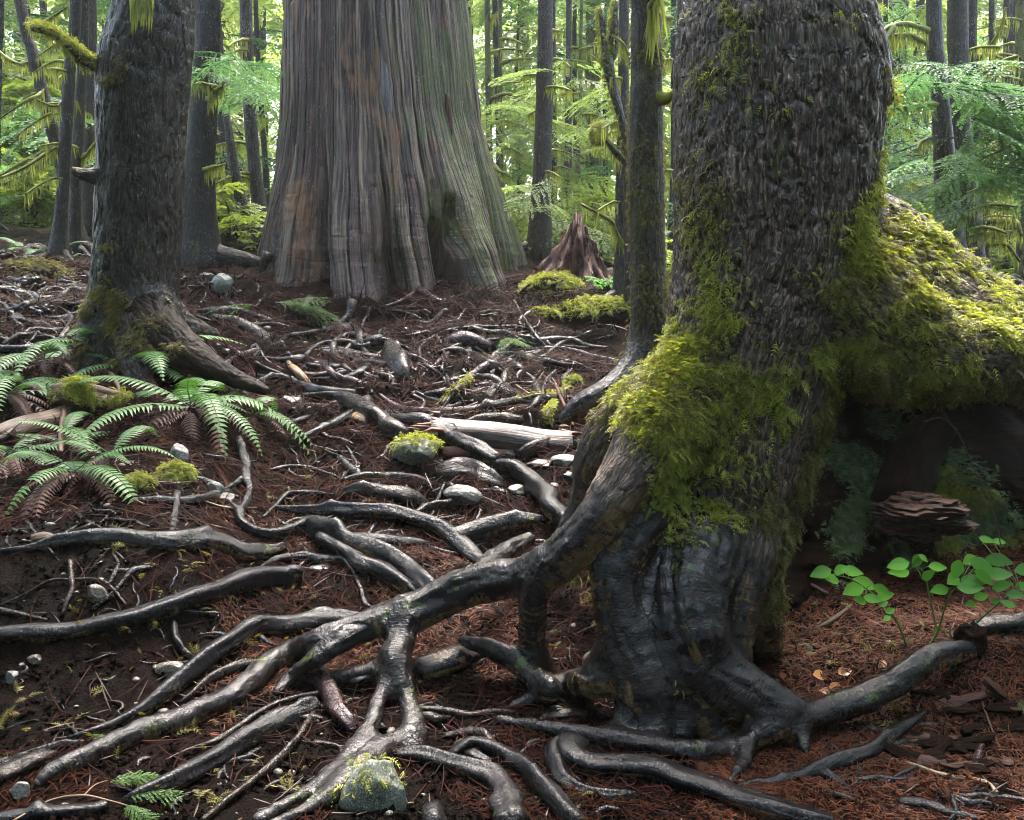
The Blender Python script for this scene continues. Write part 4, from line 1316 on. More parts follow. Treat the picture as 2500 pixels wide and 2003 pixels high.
    # roots leaving the foot
    for k, rows in enumerate([[(655, 620, 26), (640, 660, 24), (618, 690, 18), (560, 700, 10)],
                              [(1085, 690, 22), (1040, 700, 14), (980, 735, 12), (930, 752, 7)],
                              [(760, 735, 30), (735, 760, 22), (700, 775, 14), (640, 785, 8)],
                              [(1010, 700, 26), (1070, 735, 15), (1110, 725, 9)],
                              [(860, 735, 26), (850, 770, 18), (800, 810, 10)]]):
        pts = []
        for i_, (px, py, w) in enumerate(rows):
            g = G(px, py) if py > 690 else P(px, py, 10.1 + 0.1 * i_)
            pts.append([*g, w * 0.5 * pxscale(g)])
        q = catmull(pts, step=0.06)
        v, f, a = tube(q[:, :3], q[:, 3], 12, 0.15, seed=300 + k)
        part("root", v, f, M['grey_root'] if k % 2 == 0 else M['purple_root'], root, a)
    return root


cedar = build_cedar()
# ------------------------------------------------------------------ boughs: flat drooping sprays of many small blades
def bough_template(seed, n_side=16, leaf=(0.085, 0.016), droop=0.28, spreadw=0.42, broad=False):
    r = np.random.default_rng(seed)
    A = Acc()
    def axis(x): return np.array([x, 0.03 * sin(x * 5 + seed), -droop * x * x])
    # main twig
    xs = np.linspace(0, 1, 7)
    C = np.array([axis(x) for x in xs])
    v, f, _ = tube(C, np.linspace(0.008, 0.002, 7), 4, 0.0, cap=False)
    A.add(v, f, rnd=0.1)
    LV, LF = [], []
    for i in range(n_side):
        t = (i + 0.6) / n_side
        side = 1 if i % 2 else -1
        L = spreadw * (sin(pi * (0.12 + 0.8 * t)) ** 0.8) * r.uniform(0.6, 1.1)
        p0 = axis(0.06 + 0.92 * t)
        ang = radians(r.uniform(42, 62)) * side
        d = np.array([cos(ang), sin(ang), -0.12 - 0.2 * r.random()])
        m = max(3, int(L / (leaf[0] * 0.38)))
        for k in range(m):
            s = (k + 0.5) / m
            q = p0 + d * L * s + np.array([0, 0, -0.22 * L * s * s])
            for sd in (-1, 1):
                a2 = ang + sd * radians(r.uniform(28, 55))
                ll = leaf[0] * r.uniform(0.6, 1.15) * (1 - 0.45 * s)
                e = np.array([cos(a2), sin(a2), r.uniform(-0.55, 0.1)]) * ll
                nrm = np.array([-sin(a2), cos(a2), r.uniform(-0.5, 0.5)]) * leaf[1] * r.uniform(0.7, 1.2)
                b = len(LV)
                if broad:
                    LV += [q, q + e * 0.45 + nrm * 1.6, q + e, q + e * 0.45 - nrm * 1.6]
                else:
                    LV += [q, q + e * 0.4 + nrm, q + e, q + e * 0.5 - nrm]
                LF.append([b, b + 1, b + 2, b + 3])
    LV = np.array(LV)
    A.add(LV, np.array(LF), rnd=np.clip(0.25 + 0.6 * np.abs(LV[:, 1]) / spreadw + 0.2 * (LV[:, 0]), 0, 1))
    return A.out()


BT = [bough_template(s) for s in (1, 2, 3, 4)]
BT_FINE = [bough_template(s, 24, (0.05, 0.009)) for s in (5, 6, 7)]
BT_BROAD = [bough_template(s, 10, (0.10, 0.022), 0.15, 0.5, True) for s in (8, 9, 10)]
BT_LOW = [bough_template(s, 12, (0.17, 0.032)) for s in (11, 12)]


def boughs(items, temps, seed=0):
    """items: (pos, azimuth, pitch, roll, length) -> one mesh of sprays"""
    r = np.random.default_rng(seed)
    A = Acc()
    n = len(items)
    pos = np.array([i[0] for i in items]); az = np.array([i[1] for i in items]); pt = np.array([i[2] for i in items]); ro = np.array([i[3] for i in items]); L = np.array([i[4] for i in items])
    X = np.column_stack([np.cos(az) * np.cos(pt), np.sin(az) * np.cos(pt), np.sin(pt)])
    Y0 = np.column_stack([-np.sin(az), np.cos(az), 0 * az])
    Z0 = np.cross(X, Y0)
    Yv = Y0 * np.cos(ro)[:, None] + Z0 * np.sin(ro)[:, None]
    Z = np.cross(X, Yv)
    sel = r.integers(0, len(temps), n)
    base = r.uniform(-0.25, 0.25, n)
    for q, T in enumerate(temps):
        m = np.where(sel == q)[0]
        if len(m) == 0: continue
        sc = np.column_stack([L[m], L[m] * r.uniform(0.75, 1.15, len(m)), L[m] * r.uniform(0.6, 1.4, len(m))])
        V, F = stamp(T[0], T[1], pos[m], X[m], Yv[m], Z[m], sc)
        A.add(V, F, rnd=np.clip(T[2]["rnd"][None, :] + base[m][:, None], 0, 1).ravel())
    return A.out()


def far_trunk(rows, Y, mat, name, label, group="background forest trunks", cat="tree", foot=True, limbs=(), crown=None, seed=0, lump=0.06, k=18, gz=True):
    """rows of (px, py, full width px) at depth Y (py decreasing upward); extended below to the ground and above the frame"""
    rows = sorted(rows, key=lambda q: -q[1])
    C = [[*P(px, py, Y), w * 0.5 * pxscale(P(px, py, Y))] for px, py, w in rows]
    gzv = Hz(C[0][0], Y)
    if C[0][2] > gzv:
        d = np.array(C[0]) - np.array(C[1])
        h = C[0][2] - gzv + 0.1
        C.insert(0, [C[0][0] + d[0] / abs(d[2]) * h * 0.5, Y, gzv - 0.1, C[0][3] * (1.12 if foot else 1.02)])
    d = unit(np.array(C[-1][:3]) - np.array(C[-2][:3]))
    rt = C[-1][3]
    for hh in (3.0, 8.0, 14.0):
        C.append([*(np.array(C[-1][:3]) + np.array([d[0] * .6, d[1], 1.0]) * 4.0), rt * (1 - 0.05 * hh)])
    q = catmull(C, step=0.22)
    base = np.array([C[0][0], C[0][1], gzv])
    root = thing(name, label, cat, base, group)
    R = q[:, 3].copy()
    if foot:
        hgt = q[:, 2] - gzv
        R = R * (1 + 0.38 * np.exp(-np.maximum(hgt, 0) / (2.2 * R + 0.05)))
    v, f, a = tube(q[:, :3], R, k, lump, seed=seed, flute=0.02)
    part("trunk", v, f, M[mat], root, a)
    if foot:
        r = np.random.default_rng(seed)
        for i in (0, 2):
            az = -pi / 2 + (i - 1) * 1.25 + r.uniform(-.3, .3)
            rr = R[0]
            pts = []
            for s in (0.3, 0.9, 1.6, 2.4):
                x, y = base[0] + cos(az) * rr * s * 1.1, base[1] + sin(az) * rr * s * 1.1
                pts.append([x, y, Hz(x, y) + (0.7 - 0.3 * s) * rr, rr * (0.4 - 0.13 * s) + 0.01])
            qq = catmull(pts, per=4)
            v, f, a = tube(qq[:, :3], np.maximum(qq[:, 3], 0.008), 10, 0.15, seed=seed + i)
            part("root", v, f, M[mat], root, a)
    for i, (pts, r0) in enumerate(limbs):
        P3 = [P(px, py, yy) for px, py, yy in pts]
        add_limb(root, P3, r0 * .62, r0 * 0.3, mat, seed * 7 + i, 190, 0.13, 0.42)
    return root


def limb_set(px, y0, y1, Y, side, n, seed, L=(60, 160)):
    """bare mossy limbs leaving a trunk, drooping then lifting"""
    r = np.random.default_rng(seed)
    out = []
    for i in range(n):
        py = y0 + (y1 - y0) * (i + r.random()) / n
        s = side if side else (1 if r.random() < 0.5 else -1)
        l = r.uniform(*L)
        dy = r.uniform(-0.35, 0.35) * l
        yy = Y + r.uniform(-1.2, 0.6)
        out.append(([(px, py, Y), (px + s * l * 0.35, py + dy * 0.2 - 0.06 * l, Y + (yy - Y) * .4), (px + s * l * 0.7, py + dy * 0.6 + 0.02 * l, Y + (yy - Y) * .7), (px + s * l, py + dy + 0.14 * l, yy)], 0.022 * Y / 10))
    return out


def crown_part(parent, items, temps, mat, seed=0):
    v, f, a = boughs(items, temps, seed)
    o = part("crown", v, f, M[mat], parent, a, smooth=False, kind=None)
    return o


def cone_items(x, y, z0, z1, n, rad, L, seed, front_bias=0.0):
    r = np.random.default_rng(seed)
    it = []
    for i in range(n):
        z = z0 + (z1 - z0) * r.random()
        az = r.uniform(0, 2 * pi)
        rr = rad * r.uniform(0.1, 1.0) * (1 - 0.45 * (z - z0) / max(z1 - z0, .1))
        it.append((np.array([x + cos(az) * rr, y + sin(az) * rr, z]), az + r.normal(0, .35), r.uniform(-0.35, 0.1), r.normal(0, 0.3), r.uniform(*L)))
    return it


GB = "trunks of the forest behind"
T_ = {}
T_['edge'] = far_trunk([(2, 0, 16), (0, 100, 14), (-6, 300, 15), (-10, 560, 18)], 13, 'bark_far', "forest_tree", "dark trunk cut by the left edge of the photo, behind the leaning alder", GB, seed=1)
T_['lean'] = far_trunk([(48, 0, 27), (75, 110, 27), (112, 260, 30), (150, 400, 32), (176, 520, 36), (192, 590, 40)], 11.2, 'bark_far', "leaning_tree", "thin dark trunk leaning from upper left, crossing behind the paired upright stems", GB, seed=2, limbs=[([(60, 70, 11.2), (90, 62, 11), (120, 48, 10.9), (165, 18, 10.8)], .03), ([(95, 150, 11.2), (70, 160, 11.3), (30, 150, 11.5), (0, 128, 11.8)], .028), ([(125, 255, 11.2), (145, 254, 11.1), (165, 258, 11), (190, 250, 10.9)], .025),
             ([(110, 215, 11.2), (90, 235, 11), (60, 250, 10.9), (0, 290, 10.8)], .025), ([(130, 355, 11.2), (90, 380, 11), (50, 400, 10.8), (0, 430, 10.6)], .03), ([(140, 370, 11.2), (100, 400, 11), (60, 425, 10.8), (10, 450, 10.6)], .025)])
T_['b'] = far_trunk([(186, 0, 27), (172, 150, 27), (163, 300, 28), (154, 450, 29), (148, 540, 31), (145, 595, 40)], 10.4, 'bark_far', "forest_tree", "smooth dark stem with a moss-edged swept base, left of the stout furrowed trunk", GB, seed=3, limbs=[([(145, 360, 10.4), (120, 370, 10.2), (60, 410, 10), (0, 435, 9.8)], .03), ([(150, 250, 10.4), (135, 260, 10.2), (100, 250, 10), (85, 240, 9.8)], .02)])
T_['c'] = far_trunk([(206, 0, 22), (200, 150, 22), (193, 300, 24), (186, 450, 26), (182, 585, 30)], 11.0, 'bark_far', "forest_tree", "slim dark stem standing just behind the swept-base stem", GB, seed=4, limbs=[([(198, 390, 11), (215, 375, 10.8), (235, 350, 10.6), (260, 335, 10.5)], .028)])
T_['d'] = far_trunk([(222, 0, 26), (219, 200, 28), (216, 350, 30), (213, 590, 36)], 12.5, 'bark_red', "forest_tree", "brown trunk half hidden behind the left side of the furrowed trunk", GB, seed=5)
T_['d2'] = far_trunk([(200, 440, 16), (215, 510, 20), (228, 560, 24), (232, 600, 26)], 12.0, 'bark_green', "forest_tree", "short mossy leaning stem touching the furrowed trunk's left side", GB, seed=6, foot=False) if False else None
T_['e'] = far_trunk([(508, 0, 62), (505, 120, 64), (495, 300, 68), (487, 420, 72), (480, 520, 84), (478, 600, 96)], 10.6, 'bark_far', "forest_tree", "straight dark grey trunk with spreading roots between the furrowed trunk and giant cedar", GB, seed=7, k=28,
                 limbs=[([(508, 245, 10.3), (522, 232, 10.2), (538, 215, 10.1), (546, 200, 10.1)], .04), ([(530, 212, 10.2), (510, 208, 10.1), (490, 203, 10.1), (462, 210, 10)], .018), ([(500, 416, 10.3), (515, 410, 10.2), (532, 407, 10.1), (548, 402, 10)], .03)])
T_['f'] = far_trunk([(600, 0, 30), (604, 150, 31), (612, 300, 31), (622, 420, 31), (640, 560, 36)], 13.5, 'bark_pale', "forest_tree", "pale lichen-spotted trunk curving down beside the giant cedar's left edge", GB, seed=8, limbs=limb_set(615, 340, 480, 13.5, -1, 3, 8, (40, 90)))
T_['g'] = far_trunk([(546, 215, 17), (556, 300, 19), (570, 400, 23), (590, 500, 28), (606, 565, 31)], 13.0, 'bark_pale', "leaning_tree", "thin white-flecked leaning trunk between the grey trunk and curved pale trunk", GB, seed=9, limbs=limb_set(570, 420, 520, 13, -1, 4, 9, (40, 80)))
T_['h'] = far_trunk([(1190, 0, 14), (1192, 200, 15), (1196, 400, 16), (1206, 540, 20)], 15, 'bark_green', "forest_tree", "thin mossy trunk next to the giant cedar's right edge", GB, seed=10, limbs=[([(1198, 245, 15), (1230, 232, 14.8), (1275, 238, 14.7), (1310, 242, 14.6)], .05), ([(1197, 50, 15), (1205, 40, 14.8), (1214, 30, 14.7)], .03), ([(1205, 400, 15), (1218, 418, 14.8), (1236, 425, 14.7)], .04)])
T_['i'] = far_trunk([(1221, 0, 9), (1222, 200, 9), (1223, 380, 10), (1226, 480, 12)], 17, 'bark_green', "forest_tree", "very thin moss-green stem between the cedar and the slim dark trunk", GB, seed=11, limbs=limb_set(1222, 90, 380, 17, 1, 5, 11, (30, 80)))
T_['j'] = far_trunk([(1331, 0, 37), (1329, 200, 40), (1324, 400, 44), (1318, 560, 50), (1316, 640, 56)], 12, 'bark_red', "forest_tree", "straight reddish-brown trunk standing behind the rust-red rotten stump", GB, seed=12, k=22)
T_['k'] = far_trunk([(1349, 0, 14), (1351, 300, 17), (1352, 540, 20)], 15, 'bark_far', "forest_tree", "dark trunk peeking out behind the straight reddish-brown trunk", GB, seed=13)
T_['l'] = far_trunk([(1389, 0, 14), (1388, 200, 15), (1386, 480, 22), (1386, 520, 24)], 17, 'bark_red', "forest_tree", "thin brown trunk in the hazy middle gap, left of a thinner stem", GB, seed=14, limbs=limb_set(1388, 60, 420, 17, 0, 5, 14, (30, 90)))
T_['m'] = far_trunk([(1420, 0, 8), (1416, 200, 9), (1409, 480, 12)], 16, 'bark_green', "forest_tree", "thinnest dark green stem in the hazy middle gap", GB, seed=15, limbs=limb_set(1416, 60, 420, 16, 1, 4, 15, (40, 90)))
T_['n'] = far_trunk([(1447, 0, 34), (1448, 200, 36), (1448, 470, 40)], 21, 'bark_green', "forest_tree", "hazy moss-shaggy trunk behind the forked snag", GB, seed=16, limbs=limb_set(1447, 100, 400, 21, 0, 4, 16, (40, 90)))
T_['o'] = far_trunk([(1524, 0, 25), (1521, 250, 28), (1519, 450, 33), (1518, 640, 36)], 9.5, 'bark_dark', "forest_tree", "dark upright trunk close behind the slender moss-flecked trunk", GB, seed=17, limbs=[([(1524, 395, 9.4), (1505, 375, 9.3), (1485, 350, 9.2), (1462, 325, 9.1)], .025), ([(1520, 600, 9.4), (1500, 560, 9.3), (1490, 540, 9.2), (1420, 500, 9.1)], .03), ([(1530, 130, 9.4), (1522, 110, 9.3), (1508, 98, 9.2)], .03)])
snag = far_trunk([(1534, 390, 20), (1527, 330, 22), (1512, 270, 24), (1496, 215, 24), (1486, 150, 26), (1478, 110, 16)], 9.2, 'bark_dark', "forked_snag", "black forked dead limb, mossy at the tips, curving up in front of dark trunk", None, "tree", False, seed=18) if False else None


def build_snag():
    Y = 9.0
    base = P(1536, 400, Y)
    base[2] = Hz(base[0], Y)
    root = thing("forked_snag", "black forked dead stem with moss-rimmed prongs beside the slender moss-flecked trunk", "dead tree", base)
    ch = [chain([(1534, 760, 12, Y), (1535, 600, 13, Y), (1534, 420, 12, Y), (1528, 340, 12, Y), (1514, 280, 12, Y), (1498, 225, 12, Y), (1489, 180, 13, Y), (1481, 140, 14, Y)], .06),
          chain([(1479, 150, 9, Y), (1474, 100, 8, Y), (1470, 55, 7, Y), (1464, 20, 5, Y)], .05),
          chain([(1484, 145, 9, Y), (1492, 100, 8, Y), (1500, 50, 7, Y), (1506, 5, 5, Y)], .05),
          chain([(1490, 150, 8, Y), (1502, 130, 6, Y), (1506, 90, 5, Y), (1508, 50, 4, Y)], .05)]
    for i, q in enumerate(ch):
        v, f, a = tube(q[:, :3], q[:, 3], 14, 0.22, seed=400 + i, knots=2)
        part("trunk" if i == 0 else "branch", v, f, M['bark_dark'], root, a)
        N = vnormals(v, f)
        w = ss(-N[:, 0] + 0.3 * N[:, 2], 0.3, 0.8) * ss(v[:, 2], 2.5, 3.2)
        if w.sum() > 0:
            mv, mf, ma = moss_on(v, N, w, 260, (0.025, 0.07), 0.8, seed=410 + i)
            part("moss", mv, mf, M['moss_far'], root, ma, kind="stuff")
    add_limb(root, [P(1527, 400, Y), P(1505, 375, 8.9), P(1488, 352, 8.9), P(1468, 330, 8.9)], 0.03, 0.02, 'bark_dark', 42, 50, .1, .2)
    # club of moss at the end of that limb
    c = P(1460, 325, 8.9)
    r = np.random.default_rng(9)
    n = 420
    d = unit(r.normal(0, 1, (n, 3)))
    p = c + d * np.array([0.055, 0.055, 0.085])
    sv, sf, sa = moss_on(p, d, np.ones(n), 500, (0.03, 0.07), 1.5, seed=77)
    part("moss", sv, sf, M['moss_far'], root, sa, kind="stuff")
    return root


snag = build_snag()
T_['q'] = far_trunk([(2142, 0, 22), (2143, 150, 22), (2148, 300, 20), (2154, 460, 22)], 13, 'bark_green', "forest_tree", "moss-sleeved trunk nearest the right edge of the huge mossy spruce", GB, seed=20, limbs=limb_set(2145, 80, 430, 13, 1, 3, 20, (40, 90)))
T_['r'] = far_trunk([(2162, 0, 11), (2166, 200, 14), (2167, 470, 18), (2168, 520, 18)], 11.5, 'bark_mossy', "forest_tree", "thin olive trunk right beside the moss-sleeved trunk", GB, seed=21)
T_['s'] = far_trunk([(2279, 0, 37), (2286, 150, 40), (2298, 280, 42), (2308, 420, 52), (2318, 560, 62), (2322, 680, 70)], 10.5, 'bark_dark', "forest_tree", "thick dark double-stemmed trunk's left stem, hung with mossy limbs", GB, seed=22, k=24,
                 limbs=[([(2265, 75, 10.4), (2225, 62, 10.2), (2180, 62, 10), (2135, 92, 9.8)], .035), ([(2262, 110, 10.4), (2225, 88, 10.2), (2190, 85, 10.1), (2170, 90, 10)], .03), ([(2180, 66, 10), (2165, 90, 9.9), (2150, 110, 9.8), (2135, 118, 9.7)], .04), ([(2285, 255, 10.4), (2250, 258, 10.2), (2210, 262, 10.1), (2170, 270, 10)], .035),
                        ([(2285, 335, 10.4), (2262, 340, 10.2), (2245, 352, 10.1), (2238, 368, 10)], .03), ([(2300, 520, 10.3), (2325, 515, 10.1), (2345, 520, 10), (2360, 530, 9.9)], .035), ([(2320, 570, 10.3), (2290, 548, 10.1), (2272, 535, 10), (2262, 520, 9.9)], .03)])
T_['t'] = far_trunk([(2338, 0, 48), (2340, 150, 46), (2342, 300, 50), (2355, 420, 54), (2366, 560, 58), (2370, 690, 64)], 11.2, 'bark_red', "forest_tree", "reddish speckled trunk just right of the dark double stem", GB, seed=23, k=24, limbs=limb_set(2365, 440, 620, 11, 1, 4, 23, (60, 130)))
T_['u'] = far_trunk([(2373, 0, 22), (2376, 150, 22), (2384, 300, 25), (2392, 500, 32), (2396, 680, 36)], 12.0, 'bark_far', "forest_tree", "narrow grey-brown trunk behind the reddish speckled trunk", GB, seed=24, limbs=[([(2385, 155, 12), (2410, 120, 11.8), (2440, 80, 11.6), (2455, 20, 11.5)], .03), ([(2390, 175, 12), (2420, 172, 11.8), (2450, 150, 11.6), (2485, 138, 11.5)], .04), ([(2395, 445, 12), (2420, 440, 11.8), (2450, 445, 11.6), (2480, 470, 11.5)], .045), ([(2400, 500, 12), (2430, 498, 11.8), (2465, 508, 11.6), (2480, 560, 11.5)], .05), ([(2400, 545, 12), (2440, 540, 11.8), (2480, 545, 11.6), (2495, 575, 11.5)], .05), ([(2395, 595, 12), (2430, 595, 11.8), (2460, 600, 11.6), (2490, 640, 11.5)], .045)])
T_['v'] = far_trunk([(2421, 0, 14), (2424, 200, 15), (2430, 500, 18)], 16, 'bark_far', "forest_tree", "slim dark trunk in the right-hand group, left of the pale trunk", GB, seed=25, limbs=limb_set(2424, 60, 500, 16, 1, 6, 25, (40, 100)))
T_['w'] = far_trunk([(2458, 0, 14), (2456, 150, 14), (2450, 500, 18)], 17, 'bark_far', "forest_tree", "thin trunk squeezed against the left of the pale trunk", GB, seed=26)
T_['x'] = far_trunk([(2475, 0, 17), (2472, 250, 18), (2468, 520, 22)], 15, 'bark_pale', "forest_tree", "pale whitish trunk near the right edge of the photo", GB, seed=27, limbs=limb_set(2472, 220, 520, 15, -1, 5, 27, (40, 100)))
T_['y'] = far_trunk([(2492, 0, 22), (2496, 250, 24), (2500, 520, 28)], 13.5, 'bark_green', "forest_tree", "mossy trunk cut by the right edge of the photo", GB, seed=28, limbs=limb_set(2492, 300, 620, 13.5, -1, 6, 28, (60, 140)))
T_['c2'] = far_trunk([(1660, 0, 12), (1655, 300, 14), (1652, 600, 16)], 14, 'bark_far', "forest_tree", "thin trunk seen through the slit left of the huge mossy spruce", GB, seed=29, limbs=limb_set(1640, 40, 420, 13.5, -1, 4, 29, (20, 60)))

for key, px, y0, y1, Yd, side, n, L in (('b', 165, 60, 480, 10.4, -1, 4, (50, 130)), ('c', 195, 40, 500, 11, 0, 5, (40, 110)), ('d', 218, 60, 500, 12.5, -1, 4, (40, 90)), ('f', 608, 30, 330, 13.5, 0, 4, (40, 90)),
                                          ('h', 1194, 80, 520, 15, 1, 5, (40, 110)), ('j', 1326, 60, 480, 12, 0, 6, (30, 80)), ('k', 1351, 60, 500, 15, 1, 5, (40, 90)), ('o', 1521, 40, 500, 9.5, -1, 5, (30, 80)), ('r', 2166, 60, 480, 11.5, 1, 6, (40, 120)),
                                          ('w', 2455, 60, 560, 17, 0, 6, (40, 90)), ('y', 2495, 20, 300, 13.5, -1, 5, (60, 150)), ('t', 2345, 60, 420, 11.2, 1, 4, (50, 120)), ('u', 2380, 60, 600, 12, 1, 5, (50, 120)), ('lean', 110, 40, 420, 11.2, 0, 6, (40, 120))):
    for i_, (pts, r0) in enumerate(limb_set(px, y0, y1, Yd, side, n, len(key) * 31 + px, L)):
        add_limb(T_[key], [P(a_, b_, c_) for a_, b_, c_ in pts], r0 * .5, r0 * .2, 'bark_far', px + i_, 120, 0.12, 0.5)

# hemlock sprays that the photo shows close up
def spray(px, py, Y, az, L, pitch=-0.15, roll=0.0): return (P(px, py, Y), az, pitch, roll, L)
rr_ = np.random.default_rng(55)
def around(px, py, Y, n, spx, spy, L, az=None):
    it = []
    for i in range(n):
        it.append((P(px + rr_.normal(0, spx), py + rr_.normal(0, spy), Y + rr_.normal(0, 0.5)), rr_.uniform(0, 2 * pi) if az is None else az + rr_.normal(0, 0.5), rr_.uniform(-0.3, 0.1), rr_.normal(0, 0.25), rr_.uniform(*L)))
    return it
crown_part(T_['e'], around(530, 150, 9.9, 8, 26, 12, (0.5, .8)) + around(600, 175, 11.8, 14, 36, 16, (0.7, 1.1)) + around(650, 200, 12.2, 10, 26, 18, (0.7, 1.1)) + around(470, 150, 10, 4, 20, 12, (.4, .7)), BT_FINE, 'hemlock', 61)
crown_part(T_['s'], around(2260, 165, 9.4, 10, 40, 22, (0.8, 1.2)) + around(2350, 215, 9.2, 12, 45, 16, (0.8, 1.3), 0.2) + around(2250, 400, 9.6, 14, 40, 40, (0.7, 1.1), 3.3) + around(2330, 400, 9.4, 12, 40, 30, (0.6, 1.1)), BT_FINE, 'hemlock', 62)
crown_part(T_['t'], around(2420, 230, 9.3, 12, 40, 25, (0.8, 1.3), 0.1) + around(2430, 310, 9.2, 16, 55, 30, (0.8, 1.3), 0.0) + around(2480, 380, 9.4, 9, 30, 30, (0.7, 1.1)) + around(2390, 505, 9.6, 7, 12, 22, (.35, .6)), BT_FINE, 'hemlock', 63)
crown_part(T_['q'], around(2150, 60, 12, 8, 25, 30, (.7, 1.1)) + around(2200, 330, 12, 10, 30, 40, (.8, 1.2)) + around(2190, 20, 11.5, 6, 30, 20, (.8, 1.2)), BT_FINE, 'hemlock', 64)
crown_part(T_['lean'], around(90, 330, 13, 14, 60, 60, (0.9, 1.4)) + around(240, 290, 12, 6, 20, 20, (.7, 1.1)), BT, 'hemlock', 65)
crown_part(T_['l'], around(1400, 230, 14, 14, 45, 50, (0.9, 1.4)) + around(1390, 480, 13, 12, 40, 40, (0.8, 1.2)), BT_FINE, 'hemlock_pale', 66)
crown_part(T_['j'], around(1270, 300, 14, 16, 50, 90, (0.9, 1.5)) + around(1420, 540, 12.5, 14, 50, 40, (.7, 1.1)), BT_FINE, 'hemlock_pale', 67)

# ------------------------------------------------------------------ bright bushes, mid-distance conifers, far wood
r = np.random.default_rng(77)
BUSH = "bright bushes under the trees"
def bush(px, py, Y, wpx, hpx, n, mat, label, temps=None, seed=0, L=(0.45, 0.9)):
    c = P(px, py, Y)
    s = pxscale(c)
    gz_ = Hz(c[0], Y)
    it = []
    q = np.random.default_rng(seed)
    for i in range(n):
        d = unit(q.normal(0, 1, 3)) * q.uniform(0.2, 1) ** 0.5
        it.append((np.array([c[0] + d[0] * wpx * s * .5, Y + d[1] * wpx * s * .4, c[2] + d[2] * hpx * s * .5]), q.uniform(0, 2 * pi), q.uniform(-0.2, 0.6), q.normal(0, .4), q.uniform(*L)))
    v, f, a = boughs(it, temps or BT_BROAD, seed)
    root = thing("leafy_bush", label, "bush", (c[0], Y, gz_), BUSH)
    part("foliage", v, f, M[mat], root, a, smooth=False)
    A = Acc()
    for i in range(5):
        e = it[i][0]
        C = catmull([[c[0] + q.normal(0, .1), Y + q.normal(0, .1), gz_ - .05], [(c[0] + e[0]) / 2 + q.normal(0, .1), Y, (gz_ + e[2]) / 2 + .1], e], per=5)
        v, f, a = tube(C, np.linspace(0.02, 0.006, len(C)), 6, .1, seed=i)
        A.add(v, f, **a)
    v, f, a = A.out()
    part("stem", v, f, M['bark_far'], root, a)
    return root


bush(560, 520, 12.5, 150, 130, 26, 'maple', "yellow-green leafy bush at the foot of the pale curved trunk", seed=1, L=(.4, .8))
bush(640, 590, 12.0, 60, 60, 8, 'maple', "small yellow-green bush low against the cedar's left root", seed=2, L=(.3, .5))
bush(60, 480, 15, 220, 170, 44, 'maple', "wide bright green bush behind the leaning alder's foot", seed=3, L=(.7, 1.3))
bush(90, 300, 17, 260, 220, 60, 'maple', "tall sunlit yellow-green maple spray behind the leaning stem", seed=4, L=(.9, 1.6))
bush(1290, 560, 16, 140, 120, 34, 'maple', "bright bush glowing between the cedar's foot and reddish trunk", seed=5, L=(.6, 1.1))
bush(1450, 560, 14, 130, 150, 34, 'maple', "light green bush behind the rust-red stump", seed=6, L=(.5, 1.0))
bush(2250, 500, 16, 130, 160, 34, 'hemlock_pale', "pale green bush behind the mossy arching root", seed=7, L=(.6, 1.1))
bush(2440, 640, 15, 140, 100, 24, 'maple', "yellow-green bush at the far right behind mossy limbs", seed=8, L=(.5, 1.0))
bush(1645, 640, 10, 40, 150, 16, 'maple', "narrow bright bush in the slit left of the huge spruce", seed=9, L=(.3, .6))
bush(1500, 690, 9.8, 70, 50, 9, 'leaf', "small glossy shrub at the right foot of the rust-red stump", seed=10, L=(.25, .4))

# conifers in the middle distance, each a thing
CG = "young conifers in the misty forest"
def conifer(x, y, h, n, mat, label, seed, L=(1.0, 1.8), rad=1.6, trunk_r=0.09, bark='bark_far', temps=None, z0=0.6):
    gz_ = Hz(x, y)
    root = thing("misty_conifer", label, "tree", (x, y, gz_), CG)
    C = np.column_stack([np.full(8, x) + 0.05 * np.sin(np.arange(8)), np.full(8, y), gz_ - 0.1 + np.linspace(0, h, 8)])
    v, f, a = tube(C, np.linspace(trunk_r, trunk_r * 0.4, 8), 10, 0.08, seed=seed)
    part("trunk", v, f, M[bark], root, a)
    v, f, a = boughs(cone_items(x, y, gz_ + z0, gz_ + h, n, rad, L, seed), temps or BT, seed)
    part("crown", v, f, M[mat], root, a, smooth=False)
    return root


def at_px(px, Y): return (px - 1250) / FPX * Y * 1.0
CL = [(30, 19, 'hemlock', "deep green conifer farthest left behind the leaning alder"), (130, 23, 'hemlock_pale', "pale green conifer behind the paired dark stems"), (245, 18, 'hemlock_pale', "conifer glimpsed in the gap left of the furrowed trunk"),
      (425, 24, 'hemlock_pale', "pale conifer between the furrowed and grey trunks"), (560, 19, 'hemlock', "conifer behind the thin leaning white-flecked trunk"), (660, 22, 'hemlock_pale', "misty conifer against the cedar's left edge"),
      (1215, 20, 'hemlock_pale', "misty conifer in the gap right of the cedar"), (1265, 25, 'hemlock_pale', "pale conifer left of the reddish-brown trunk"), (1400, 22, 'hemlock', "blue-green conifer in the central gap"), (1470, 27, 'hemlock_pale', "palest conifer behind the forked snag"),
      (1630, 20, 'hemlock', "conifer glimpsed beside the slender moss-flecked trunk"), (2160, 19, 'hemlock_pale', "misty conifer behind the moss-sleeved trunk"), (2230, 24, 'hemlock', "green conifer left of the dark double stem"),
      (2410, 21, 'hemlock_pale', "misty conifer between the speckled and pale trunks"), (2490, 18, 'hemlock', "green conifer at the far right edge")]
for i, (px, Y, mt, lb) in enumerate(CL):
    conifer(at_px(px, Y), Y, r.uniform(7, 10), 46, mt, lb, 500 + i, L=(1.1, 1.9), rad=1.7)


